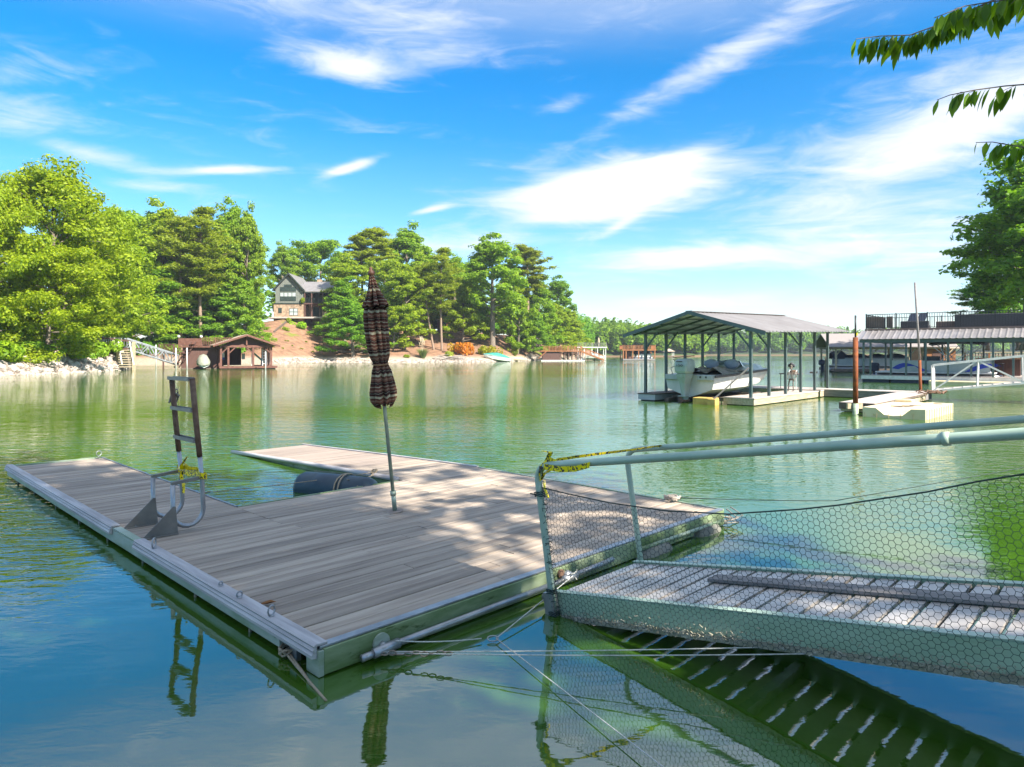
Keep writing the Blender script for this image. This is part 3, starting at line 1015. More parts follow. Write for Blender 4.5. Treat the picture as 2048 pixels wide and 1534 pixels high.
htree(HILL, 'beech', 'beech_tree', 'sunlit yellow-green tree right of the parasol', 792, 520, 95, 14, Y_)
htree(HILL, 'young', 'young_tree', 'small yellow-green tree low beside the parasol cloth', 786, 610, 60, 7, (1, 1, 1))
htree(HILL, 'gum', 'gum_tree', 'green tree on a pale trunk right of the parasol', 808, 530, 80, 9, Y_)
htree(HILL, 'pine2', 'pine_tree', 'thin pine leaning left on the open slope', 868, 525, 55, 9, (1, 1, .9), lean=(0, R(-7)))
htree(HILL, 'pine', 'pine_tree', 'straight pine right of the leaning pine', 884, 498, 66, 8, O_)
htree(HILL, 'tulip', 'tulip_tree', 'green tree behind the straight pine', 906, 506, 84, 30, G_)
htree(HILL, 'beech', 'beech_tree', 'yellow-green tree between the straight pine and the grass slope', 925, 560, 70, 14, Y_)
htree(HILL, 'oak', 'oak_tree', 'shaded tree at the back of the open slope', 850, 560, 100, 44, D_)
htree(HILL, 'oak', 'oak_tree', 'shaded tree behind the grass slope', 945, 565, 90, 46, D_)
htree(HILL, 'gum', 'gum_tree', 'tall dark-trunked tree above the green-covered boat', 985, 466, 125, 12, G_)
htree(HILL, 'pine2', 'pine_tree', 'sparse pine with open top right of the tall dark-trunked tree', 1050, 492, 92, 12, (0.9, 0.85, 0.8))
htree(HILL, 'young', 'young_tree', 'small bright tree standing on the right end of the slope', 1036, 590, 58, 5, (0.85, 1, 1))
htree(HILL, 'beech', 'beech_tree', 'full green tree right of the sparse pine', 1080, 553, 80, 10, G_)
htree(HILL, 'gum', 'gum_tree', 'dark crown sticking up behind the point', 1117, 550, 62, 16, D_)
htree(HILL, 'beech', 'beech_tree', 'yellow-green tree above the wooden deck at the point', 1110, 606, 74, 7, Y_)
htree(HILL, 'beech', 'beech_tree', 'rightmost yellow-green tree of the wooded point', 1142, 618, 60, 5, (1.2, 1.1, 1))
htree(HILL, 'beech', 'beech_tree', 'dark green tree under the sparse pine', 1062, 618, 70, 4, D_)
htree(HILL, 'beech', 'beech_tree', 'green tree left of the tall dark-trunked tree', 955, 585, 50, 22, G_)

# right bank
RBK = 'trees on the right bank'
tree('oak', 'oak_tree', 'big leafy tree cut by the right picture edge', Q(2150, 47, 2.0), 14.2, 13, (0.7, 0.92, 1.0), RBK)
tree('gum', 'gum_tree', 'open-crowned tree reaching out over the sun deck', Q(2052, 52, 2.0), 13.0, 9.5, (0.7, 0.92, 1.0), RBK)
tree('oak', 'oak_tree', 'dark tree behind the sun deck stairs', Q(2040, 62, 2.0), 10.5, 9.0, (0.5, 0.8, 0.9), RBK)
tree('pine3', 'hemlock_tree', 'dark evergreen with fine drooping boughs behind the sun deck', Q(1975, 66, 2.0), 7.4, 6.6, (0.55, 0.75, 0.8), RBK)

# shade trees standing out of the picture on the right
KINDS['shade'] = (broadleaf(41, 15, 4.6, 0.34, 26, 7000, 0.36, 'round'), 15, 4.6)
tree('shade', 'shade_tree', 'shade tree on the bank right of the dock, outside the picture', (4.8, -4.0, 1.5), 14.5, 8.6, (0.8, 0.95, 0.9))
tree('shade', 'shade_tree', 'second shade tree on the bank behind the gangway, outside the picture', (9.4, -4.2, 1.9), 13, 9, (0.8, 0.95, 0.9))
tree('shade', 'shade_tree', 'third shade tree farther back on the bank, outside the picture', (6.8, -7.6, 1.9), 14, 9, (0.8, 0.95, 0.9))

# far forest: read as a mass, one object for each ridge
def forest(name, bank, px0, px1, rows, n, hr, topf, tint, label, seed, lm, leaves=420, size=1.15):
    rng2 = random.Random(seed)
    rg = np.random.default_rng(seed)
    Vs, Fs, k = [], [], 0
    for i in range(n):
        px = px0 + (px1 - px0) * (i + rng2.random()) / n
        t = rng2.uniform(*rows)
        p = bank.at(px, t, 0)
        hmax = (ZY(topf(px), p.y) - p.z)
        hh = hmax * rng2.uniform(0.66, 1.04)
        if t < rows[0] + 8: hh *= rng2.uniform(0.5, 0.9)
        rr = rng2.uniform(*hr)
        conif = rng2.random() < 0.3
        m = leaves
        lob = rg.normal(size=(8, 3)) * np.array([.5, .5, .30])
        idx = rg.integers(8, size=m)
        dd = rg.normal(size=(m, 3))
        dd /= np.linalg.norm(dd, axis=1, keepdims=True)
        c = lob[idx] + dd * .42
        if name.endswith('growth') or 'thicket' in name: c[:, 2] *= 1.25
        if conif:
            zz = rg.random((m, 1)) ** 1.2
            c = np.concatenate([dd[:, :2] * (1.05 - zz) * .75, (zz - .5) * 2], axis=1)
        C = np.array(p) + np.concatenate([c[:, :2] * rr, (hh * .56 + c[:, 2:3] * hh * .42)], axis=1)
        Nn = dd * .6 + np.array([0, 0, .7]) + rg.normal(size=(m, 3)) * .35
        V, F = leaf_arrays(C, Nn, size * rg.uniform(.7, 1.3, m), rg, .8)
        Vs.append(V)
        Fs.append(F + k)
        k += len(V)
    o = link(name, np_mesh(name, np.concatenate(Vs), np.concatenate(Fs), M[lm]))
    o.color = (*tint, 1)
    return prop(o, label, kind='stuff')
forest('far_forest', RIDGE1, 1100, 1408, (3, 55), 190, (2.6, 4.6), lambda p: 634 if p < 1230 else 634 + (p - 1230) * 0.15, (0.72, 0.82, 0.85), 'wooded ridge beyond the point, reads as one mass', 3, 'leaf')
forest('far_forest', RIDGE2, 1365, 1800, (3, 60), 190, (3.2, 5.6), lambda p: 652 + 4 * math.sin(p * .03), (0.58, 0.76, 0.95), 'distant wood along the far shore, tinted blue for haze', 4, 'leaf', 400, 1.5)  # bluish tint puts the haze of distance into the leaf colour
forest('far_forest', RIDGE2, 1800, 2400, (3, 60), 120, (4, 6.5), lambda p: 655, (0.58, 0.76, 0.95), 'distant wood behind the sun deck', 6, 'leaf', 260, 1.8)  # same haze-blue leaf tint

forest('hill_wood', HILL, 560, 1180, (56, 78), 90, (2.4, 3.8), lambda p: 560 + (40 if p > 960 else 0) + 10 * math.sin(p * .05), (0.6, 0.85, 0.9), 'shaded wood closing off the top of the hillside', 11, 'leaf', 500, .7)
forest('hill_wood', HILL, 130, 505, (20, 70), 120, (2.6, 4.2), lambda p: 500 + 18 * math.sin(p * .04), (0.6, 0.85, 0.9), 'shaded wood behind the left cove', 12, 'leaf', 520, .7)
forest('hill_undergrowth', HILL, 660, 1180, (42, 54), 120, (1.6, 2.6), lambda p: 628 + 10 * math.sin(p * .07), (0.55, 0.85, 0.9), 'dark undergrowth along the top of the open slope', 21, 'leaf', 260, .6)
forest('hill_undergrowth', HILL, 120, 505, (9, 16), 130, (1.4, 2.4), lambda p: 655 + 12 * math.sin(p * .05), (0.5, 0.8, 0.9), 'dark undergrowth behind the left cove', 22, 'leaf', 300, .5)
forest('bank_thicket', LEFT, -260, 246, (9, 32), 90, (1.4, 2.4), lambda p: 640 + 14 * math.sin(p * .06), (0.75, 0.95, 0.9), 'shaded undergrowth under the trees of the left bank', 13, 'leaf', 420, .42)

# ------------------------------------------------------------------ shrubs and grasses
def shrub_mesh(seed, n, size, flat, lm, spiky=False):
    rg = np.random.default_rng(seed)
    lob = rg.normal(size=(7, 3)) * np.array([.5, .5, .22])
    idx = rg.integers(7, size=n)
    dd = rg.normal(size=(n, 3))
    dd /= np.linalg.norm(dd, axis=1, keepdims=True)
    C = lob[idx] + dd * np.array([.45, .45, .40])
    C[:, 2] = np.abs(C[:, 2] * flat + flat * .45)
    V, F = leaf_arrays(C, dd * .6 + np.array([0, 0, .6]) + rg.normal(size=(n, 3)) * .4, size * rg.uniform(.6, 1.3, n), rg, .65)
    return np_mesh('foliage', V, F, M[lm])
SHR = [shrub_mesh(i, 900, 0.20, 0.75, 'leaf_bright' if i % 2 else 'leaf') for i in range(4)]
stem_b = MB()
for k in range(5):
    stem_b.tube([(0.05 * k - .1, 0.04 * (k % 3) - .04, 0), ((k - 2) * .12, ((k * 7) % 5 - 2) * .1, .6)], [.03, .015], 5)
STEM = stem_b.mesh('stem', M['bark'])
def shrub(name, label, pos, w, h, k, tint=(1, 1, 1), cat='shrub', group=None):
    o = thing(name, label, cat, pos, trng.uniform(0, 6), group)
    f = link('foliage', SHR[k], o, scale=(w / 2.2, w / 2.2, h / 1.1))
    f.color = (*tint, 1)
    link('stem', STEM, o, scale=(w / 2.2, w / 2.2, h / 1.1))
    return o
def hshrub(label, px, t, wpx, hpx, k, tint, name='shrub', bank=HILL, group='shrubs on the hillside'):
    p = bank.at(px, t, -.08)
    return shrub(name, label, p, wpx * p.y / FPX, hpx * p.y / FPX, k, tint, group=group)
hshrub('yellow-green rounded shrub at the foot of the house wall', 578, 27, 14, 16, 1, (1, 1, 1))
hshrub('dark green shrub below the lower house window', 590, 28, 14, 12, 0, (1, 1.2, 1))
hshrub('green shrub below the covered porch', 628, 29, 13, 12, 0, (1.2, 1.3, 1))
hshrub('bright shrub lower on the slope under the house', 570, 21, 15, 14, 3, (1, 1.05, 1))
hshrub('widest spreading green shrub on the slope under the house', 604, 22, 36, 20, 2, (1.3, 1.5, 1))
hshrub('small shrub at the shaded right of the house slope', 636, 20, 12, 10, 0, (1, 1, 1))
for i, (px, t) in enumerate([(545, 9), (566, 8), (585, 10), (603, 8), (612, 12), (640, 9), (655, 12), (575, 13), (626, 6), (552, 14)]):
    hshrub('small sprig of ground cover dotted over the shaded mulch slope', px, t, 7, 5, i % 4, (0.8, 0.7, 0.6), name='ground_cover_plant', group='small plants on the mulch slope')
hshrub('rust-orange bush above the shore left of the covered boat', 934, 4.5, 46, 38, 1, (2.1, 0.62, 1.0))
hshrub('orange-yellow bush behind the rust-orange bush', 916, 7, 34, 28, 3, (1.7, 0.85, 0.8))
hshrub('yellow-green bush right of the rust-orange bush', 966, 5.5, 28, 28, 1, (1.2, 0.95, 0.8))
hshrub('taller yellow bush nearest the covered boat', 984, 6, 28, 28, 3, (1.35, 0.95, 0.8))
hshrub('grey-green low bush left of the rust-orange bush', 898, 3.6, 24, 16, 0, (1.6, 1.3, 2.5))
hshrub('small bright grass tuft near the stony shore right of the parasol', 812, 3, 16, 10, 1, (1, 1, 1))
hshrub('olive bush between the boat and the point', 1030, 6, 22, 18, 2, (1.5, 1.2, 1))
hshrub('leafy bush at the left edge just above the shore stones', 10, 1.9, 90, 60, 1, (0.85, 1, 1), bank=LEFT, group='bushes on the left bank')
hshrub('dark bush over the stones in the middle of the left bank', 155, 2.2, 70, 46, 0, (0.9, 1.1, 1), bank=LEFT, group='bushes on the left bank')
hshrub('green bush right of the middle of the left bank', 190, 2.6, 56, 44, 2, (1.1, 1.2, 1), bank=LEFT, group='bushes on the left bank')
hshrub('shaded bush under the boughs of the left bank', 60, 3.0, 110, 40, 0, (0.8, 1, 1), bank=LEFT, group='bushes on the left bank')
hshrub('low bush beside the shore steps', 222, 3.2, 40, 30, 2, (1.2, 1.2, 1), bank=LEFT, group='bushes on the left bank')
for i, (px, t, wp, hp) in enumerate([(290, 6, 60, 40), (330, 7, 60, 36), (420, 7, 50, 34), (470, 8, 44, 40), (255, 7, 60, 44)]):
    hshrub(['dark thicket left of the truss gangway', 'dark thicket behind the truss gangway', 'dark thicket behind the shed deck', 'leafy thicket behind the boathouse roof', 'dark thicket at the back of the cove'][i], px, t, wp, hp, 0, (0.7, 0.95, 0.9), group='thicket at the back of the cove')

def grass_clump(label, pos, h, n=260, tint=(1, 1, 1), plume=True):
    rg = random.Random(sum(map(ord, label)))
    o = thing('pampas_grass', label, 'ornamental grass', pos)
    V, F = [], []
    for i in range(n):
        a = rg.uniform(0, 6.28)
        L = h * rg.uniform(.6, 1.0)
        w = 0.03
        sp = rg.uniform(.2, .8) * h * .6
        dx, dy = math.cos(a), math.sin(a)
        k = len(V)
        for f in (0, .5, 1):
            rr = .12 * h + sp * f ** 1.6
            z = L * (f - .35 * f * f)
            ww = w * (1.2 - f)
            V += [(dx * rr - dy * ww, dy * rr + dx * ww, z), (dx * rr + dy * ww, dy * rr - dx * ww, z)]
        F += [(k, k + 1, k + 3, k + 2), (k + 2, k + 3, k + 5, k + 4)]
    f = link('blades', np_mesh('blades', V, F, M['grass']), o)
    f.color = (*tint, 1)
    if plume:
        for i in range(9):
            a, e = rg.uniform(0, 6.28), rg.uniform(.05, .35)
            q = Vector((math.cos(a) * e * h, math.sin(a) * e * h, h * rg.uniform(.85, 1.35)))
            b = MB()
            b.tube([q * .35, q * .75, q, q * 1.12], [.012, .012, .09, .02], 5)
            b.build('plume', M['tan_wood'], o)
    return o
grass_clump('pale plumed grass clump above the shore right of the parasol', HILL.at(846, 3.2), 3.0, 420, (1.0, 1.15, 1.1))
grass_clump('smaller grass clump under the trees right of the green-covered boat', HILL.at(1030, 3.4), 1.7, 220, (1.2, 1.3, .6), False)
# driftwood on the stones
for i, (px, w) in enumerate([(905, 5), (885, 4), (1062, 5)]):
    b = MB()
    c = HILL.at(px, 1.0, 0.25)
    rg = random.Random(i)
    for k in range(7):
        a = Vector((rg.uniform(-w / 2, 0), rg.uniform(-.4, .4), rg.uniform(0, .4)))
        e = Vector((rg.uniform(0, w / 2), rg.uniform(-.4, .8), rg.uniform(0, .9)))
        b.tube([a, (a + e) / 2 + Vector((0, 0, rg.uniform(-.1, .3))), e], [.10, .08, .03], 5)
    o = b.build('driftwood', M['driftwood'], loc=c)
    prop(o, ['tangle of pale driftwood below the rust-orange bush', 'small pale driftwood heap right of the plumed grass', 'bleached branches on the stones below the wooded point'][i], 'driftwood', 'driftwood on the shore')

# ------------------------------------------------------------------ the near floating dock
DA = R(45.6)
A0 = Vector((-1.062, 3.83, 0))
DZ = 0.16                                                 # deck height over the water
U = Vector((math.cos(DA), math.sin(DA), 0))
Vv = Vector((-math.sin(DA), math.cos(DA), 0))
def dock_w(u, v, z=DZ): return A0 + U * u + Vv * v + Vector((0, 0, z))

dock = thing('floating_dock', 'weathered grey plank floating dock with two fingers in the foreground', 'dock', A0, DA)
UB, VB, UL, UR, VE, VR = 4.62, 3.74, 1.14, 3.30, 8.66, 8.75
PW = 0.142
prng = random.Random(3)
plank_cache = {}
def plank_mesh(L, w=PW - 0.009, t=0.028):
    key = (round(L, 2), w)
    if key not in plank_cache:
        b = MB()
        x, y, e = L / 2, w / 2, 0.004
        sec = [(-y, -t), (y, -t), (y, -e), (y - e, 0), (-y + e, 0), (-y, -e)]
        b.loft([[(xx, p, q) for p, q in sec] for xx in (-x, x)])
        plank_cache[key] = b.mesh('plank', M['plank'])
    return plank_cache[key]
def zfin(v):                                              # the right finger hangs down into the water
    f = max(v - VB, 0) / (VR - VB)
    return DZ - 0.150 * f ** 1.15
n = 0
rows = int(VB / PW)
for i in range(rows):
    v = PW * (i + .5) + .02
    if i >= rows - 7: cuts = [0, UL, (UR + 0.02 if i % 2 else UR - .25), UB]
    elif i % 4 == 0: cuts = [0, prng.choice((1.5, 2.1, 2.7)), UB]
    elif i % 4 == 1: cuts = [0, prng.choice((1.2, 3.2)), UB]
    elif i % 4 == 2: cuts = [0, prng.choice((1.7, 2.4)), prng.choice((3.5, 3.9)), UB]
    else: cuts = [0, 2.0, UB]
    for a, b_ in zip(cuts, cuts[1:]):
        L = b_ - a - .005
        o = link('plank', plank_mesh(L), dock, loc=((a + b_) / 2, v, DZ + prng.uniform(-.0025, .002)), rot=(prng.uniform(-.006, .006), 0, prng.uniform(-.0008, .0008)))
v = rows * PW + .02
nl = int((VE - v) / PW)
for i in range(nl):
    link('plank', plank_mesh(UL), dock, loc=(UL / 2, v + PW * (i + .5), DZ + prng.uniform(-.002, .002)), rot=(prng.uniform(-.006, .006), 0, 0))
for i in range(int((VR - v) / PW)):
    vv = v + PW * (i + .5)
    s = (zfin(vv + .07) - zfin(vv - .07)) / .14
    u0 = UR + 0.0
    o = link('plank', plank_mesh(UB - u0), dock, loc=((u0 + UB) / 2, vv, zfin(vv)), rot=(math.atan(s) + prng.uniform(-.005, .005), 0, 0))
    if vv > 5.2:
        o.material_slots[0].link = 'OBJECT'
        o.material_slots[0].material = M['plank_alt']  # outer boards of this finger take the second plank colour
# framing and fascias
FH = 0.145
b = MB().ext(-.012, UB + .012, -.040, -.004, DZ - .006 - FH, DZ - .006)
b.build('front_fascia', M['fascia_green'], dock, bevel=.004)
MB().ext(-.03, UB + .015, -.028, .03, DZ - .004, DZ + .010).build('front_edge_trim', M['alu'], dock, bevel=.003)
# left fascia stops short of the near corner where the bracket is
MB().ext(-.045, -.006, .42, VE, DZ - .012 - .115, DZ - .012).build('left_fascia', M['fascia'], dock, bevel=.004)
MB().ext(-.045, -.010, -.038, .10, DZ - .012 - .145, DZ - .012).build('corner_plate', M['fascia'], dock, bevel=.004)
def rail(v0, v1):
    b = MB()
    sec = [(-.075, -.055), (-.055, -.062), (.012, .004), (.012, .016), (-.045, .016), (-.068, .006), (-.062, -.01), (-.078, -.022), (-.068, -.036)]
    sec = [(-.078, -.050), (-.046, -.056), (-.046, .012), (.020, .012), (.020, .022), (-.050, .024), (-.066, .016), (-.060, .004), (-.074, -.006), (-.066, -.018), (-.080, -.030)]
    b.loft([[(x, v, DZ + z) for x, z in sec] for v in (v0, v1)])
    return b.build('rub_rail', M['rubrail'], dock)
rail(-.02, 3.02)
rail(3.68, VE)
MB().ext(-.048, .02, 3.03, 3.67, DZ - .004, DZ + .008).build('ladder_edge_trim', M['fascia'], dock)
# inner edges
MB().ext(UL + .004, UL + .03, VB + .02, VE, DZ - .12, DZ + .006).build('finger_edge', M['alu'], dock)
MB().ext(UL + .032, UR - .04, VB + .005, VB + .03, DZ - .12, DZ - .002).build('inner_fascia', M['fascia_green'], dock)
MB().ext(UB + .014, UB + .045, -.02, VB, DZ - .14, DZ + .006).build('end_fascia', M['fascia'], dock)
b = MB()
b.tube([(UR - .03, vv, zfin(vv) + .005) for vv in (VB + .05, 4.6, 5.6, 6.6, 7.6, VR)], .034, 8)
b.build('finger_edge_tube', M['rubrail'], dock, smooth=True)
b = MB()
for va, vb in ((VB, 5.2), (5.2, 6.9), (6.9, VR)):
    b.bar((UB + .02, va, zfin(va) - .03), (UB + .02, vb, zfin(vb) - .03), .04, .10)
b.build('finger_outer_edge', M['rubrail'], dock)
b = MB()
for va, vb in ((VB + .06, 5.2), (5.2, 6.9), (6.9, VR)):
    b.bar((UR + .02, va, zfin(va) - .085), (UR + .02, vb, zfin(vb) - .085), .03, .10)
b.build('finger_inner_beam', M['fascia_green'], dock)
MB().ext(.0, UL, VE + .002, VE + .03, DZ - .11, DZ + .004).build('finger_end_cap', M['fascia'], dock)
# floats and pins below
def float_part(u, v, L, r, along='v', z=-.02):
    b = MB()
    pr = [(-L / 2, .3), (-L / 2 + .06, .8), (-L / 2 + .14, 1), (0, 1), (L / 2 - .14, 1), (L / 2 - .06, .8), (L / 2, .3)]
    path = [(u, v + t, z) if along == 'v' else (u + t, v, z) for t, _ in pr]
    b.tube(path, [r * k for _, k in pr], 12)
    return b.build('float', M['float'], dock, smooth=True)
float_part(.22, 5.0, 1.5, .13, z=-.06)
float_part(.55, 7.6, 1.6, .14, z=-.06)
float_part(2.1, .16, 1.6, .12, 'u', -.075)
float_part(3.30, -.02, .55, .12, 'u', -.03)
float_part(4.25, -.02, .5, .12, 'u', -.025)
float_part(4.0, 2.2, 1.4, .14, z=-.06)
float_part(2.2, 3.4, 1.6, .14, 'u', -.06)
for v in (.85, 1.75, 2.9, 3.9, 4.9, 5.9, 7.0, 8.0):
    b = MB()
    b.tube([(-.026, v, DZ - .13), (-.026, v, DZ - .20)], .012, 6)
    b.ball((-.026, v, DZ - .205), .016, 6, 4)
    b.build('anchor_pin', M['alu_plate'], dock)
def eye(u, v, r=.035, rot=0):
    b = MB()
    b.tube([(u + r * math.cos(a) * math.cos(rot), v + r * math.cos(a) * math.sin(rot), DZ + .028 + r + r * math.sin(a)) for a in [k * math.pi / 6 for k in range(13)]], .006, 6, cap=False)
    b.lathe([(.018, 0), (.018, .01)], 8, (u, v, DZ + .02))
    return b.build('eye_bolt', M['alu'], dock, smooth=True)
eye(-.03, 2.62, .04, .9); eye(-.03, 1.0, .018); eye(-.03, .55, .03, .4); eye(UL - .03, VE - .05, .04, .3); eye(-.02, 1.32, .012)
# pipe along the front with its flanges
PZ = DZ - .085
b = MB()
b.tube([(.40, -.085, PZ - .015), (2.05, -.085, PZ - .005)], .021, 10)
b.build('front_pipe', M['alu'], dock, smooth=True)
b = MB()
b.tube([(.28, -.085, PZ - .025), (.46, -.085, PZ - .015)], .030, 10)
b.tube([(.20, -.085, PZ - .028), (.285, -.085, PZ - .025)], .022, 10)
b.tube([(.36, -.04, PZ), (.36, -.085, PZ - .02)], .024, 10)
b.build('pipe_elbow', M['alu'], dock, smooth=True)
b = MB()
b.tube([(.36, -.042, PZ + .005), (.36, -.056, PZ + .005)], .058, 16)
b.build('pipe_flange', M['fascia'], dock)
b = MB()
b.tube([(1.98, -.085, PZ), (2.14, -.085, PZ)], .030, 10)
b.tube([(2.06, -.04, PZ + .01), (2.06, -.085, PZ)], .045, 10)
b.build('pipe_joint', M['alu'], dock, smooth=True)
b = MB()
b.tube([(2.0, -.043, PZ + .035), (2.0, -.06, PZ + .035)], .034, 12)
b.build('rust_boss', M['rust'], dock)
b = MB()
b.tube([(2.16, -.085, PZ + .005), (2.62, -.085, PZ + .02)], .021, 10)
b.build('front_pipe', M['alu'], dock, smooth=True)
b = MB()
b.tube([(3.05, -.07, PZ + .01), (4.55, -.07, PZ + .0)], .018, 8)
b.build('front_pipe', M['fascia'], dock, smooth=True)
b = MB()
b.ext(-.03, .0, .24, .32, -.03, DZ - .03)
b.build('corner_bracket', M['alu'], dock)
b = MB()
for k in range(16):
    a, rr = prng.uniform(0, 6.28), prng.uniform(.05, .18)
    c = Vector((UB + .03 + prng.uniform(-.10, .05), .05 + prng.uniform(-.1, .16), .02 + prng.uniform(-.03, .10)))
    b.tube([c + Vector((rr * math.cos(a + t), .12 * math.sin(2 * t), rr * .55 * math.sin(a + t))) for t in (0, .8, 1.6, 2.4, 3.2)], .007, 5)
b.build('tangled_vine', M['driftwood'], dock, smooth=True)

# ------------------------------------------------------------------ swim ladder
lad = thing('dock_ladder', 'flip-up dock ladder with rusty upper rails and J-shaped aluminium tubes', 'ladder', dock_w(0, 0, 0), DA)
V1, V2 = 3.10, 3.62
for v in (V1 - .03, V2 - .03):
    MB().prism([(.02, v, DZ + .002), (.32, v, DZ + .002), (.30, v, DZ + .245), (.275, v, DZ + .245)], (0, .006, 0)).build('mount_plate', M['alu_plate'], lad)
    b = MB().ext(.03, .31, v - .045, v - .001, DZ + .002, DZ + .007)
    b.lathe([(.012, 0), (.010, .01)], 8, (.12, v - .025, DZ + .007))
    b.build('mount_foot', M['alu_plate'], lad)
for v in (V1, V2):
    zb = DZ + .045
    r = .135
    cx = .285 + r
    path = [(.285, v, .60), (.285, v, zb + r)]
    path += [(cx - r * math.cos(a), v, zb + r - r * math.sin(a)) for a in [math.pi * k / 10 for k in range(1, 10)]]
    path += [(cx + r, v, zb + r), (cx + r - .01, v, .60), (cx + r - .035, v, .86)]
    b = MB()
    b.tube(path, .021, 10)
    b.build('j_tube', M['alu'], lad, smooth=True)
    b = MB()
    b.bar((.27, v, .61), (cx + r - .01, v, .635), .035, .03)
    b.build('hand_bar', M['alu_plate'], lad, bevel=.003)
    b = MB()
    b.tube([(cx + r - .033, v, .83), (cx + r - .065, v, 1.15), (cx + r - .10, v, 1.56)], .026, 10)
    b.build('side_rail', M['rust'], lad, smooth=True)
for z in (1.54, 1.25, .965):
    x = .285 + .27 - .035 - (z - .86) * .093
    b = MB().box((x - .012, (V1 + V2) / 2, z), (.05, V2 - V1, .012))
    b.box((x + .016, (V1 + V2) / 2, z + .012), (.008, V2 - V1, .034))
    b.box((x - .040, (V1 + V2) / 2, z + .012), (.008, V2 - V1, .034))
    b.build('rung', M['alu_plate'], lad)
b = MB()
for k in range(5):
    a = prng.uniform(0, 6)
    b.tube([(.485 + .03 * math.cos(a), V2 + .03 * math.sin(a), 1.36 + .02 * k), (.485 + .04 * math.cos(a + 1.5), V2 + .04 * math.sin(a + 1.5), 1.34 + .02 * k), (.485 + .05 * math.cos(a + 2.5), V2 + .06 * math.sin(a + 2.5), 1.31)], .008, 5)
b.build('old_rope_knot', M['driftwood'], lad)

def tape_mat():
    m = bpy.data.materials.new('yellow_caution_tape')
    m.use_nodes = True
    N, L = m.node_tree.nodes, m.node_tree.links
    b = N['Principled BSDF']
    b.inputs['Roughness'].default_value = 0.35
    tc = N.new('ShaderNodeTexCoord')
    wv = N.new('ShaderNodeTexWave')
    wv.inputs['Scale'].default_value = 7.0
    wv.inputs['Distortion'].default_value = 9.0
    wv.inputs['Detail'].default_value = 2.0
    wv.inputs['Detail Scale'].default_value = 4.0
    L.new(tc.outputs['Object'], wv.inputs[0])
    rp = N.new('ShaderNodeValToRGB')
    rp.color_ramp.interpolation = 'CONSTANT'
    rp.color_ramp.elements[0].color = (0.95, 0.74, 0.0, 1)
    rp.color_ramp.elements[1].color = (0.02, 0.02, 0.02, 1)
    rp.color_ramp.elements[1].position = 0.80
    L.new(wv.outputs['Fac'], rp.inputs[0])
    L.new(rp.outputs[0], b.inputs['Base Color'])
    return m
M['tape'] = tape_mat()
def ribbon(b, pts, w, up=(0, 0, 1), tw=0.0):
    up = Vector(up)
    pts = [Vector(p) for p in pts]
    vs, fs = [], []
    for i, p in enumerate(pts):
        q = up.copy()
        q.rotate(Euler((tw * i, tw * .6 * i, tw * .8 * i)))
        vs += [p - q * w / 2, p + q * w / 2]
    for i in range(len(pts) - 1):
        fs.append((2 * i, 2 * i + 1, 2 * i + 3, 2 * i + 2))
    b.add(vs, fs)
    return b
xt = .285 + .27 - .01
b = MB()
for dz, off in ((0, .03), (.015, -.03), (-.012, .034)):
    ribbon(b, [(xt + off, V1 - .03, .645 + dz), (xt + off, V1 + .1, .655 + dz), (xt + off * 1.1, (V1 + V2) / 2, .66 - dz), (xt + off, V2 - .1, .655), (xt + off, V2 + .03, .67 - dz)], .055, tw=.08)
ribbon(b, [(xt + .03, V1 - .03, .645), (xt + .01, V1 - .045, .65), (xt - .03, V1 - .03, .655)], .055)
ribbon(b, [(xt + .03, V2 + .03, .665), (xt + .01, V2 + .045, .66), (xt - .03, V2 + .03, .66)], .055)
ribbon(b, [(xt - .03, V2 - .1, .66), (xt - .05, V2 - .14, .71), (xt - .04, V2 - .2, .76), (xt - .03, V2 - .23, .80)], .04, (1, .4, 0), .2)
ribbon(b, [(xt - .03, V2 - .12, .65), (xt - .06, V2 - .16, .60), (xt - .05, V2 - .2, .53), (xt - .06, V2 - .22, .45)], .04, (1, .2, .2), .25)
ribbon(b, [(xt - .03, V2 - .08, .65), (xt - .05, V2 - .05, .58), (xt - .06, V2 - .08, .52)], .045, (.6, 1, 0), .2)
o = b.build('caution_tape', M['tape'], loc=dock_w(0, 0, 0), rot=(0, 0, DA))
prop(o, 'yellow caution tape knotted around the dock ladder', 'caution tape', 'caution tapes')

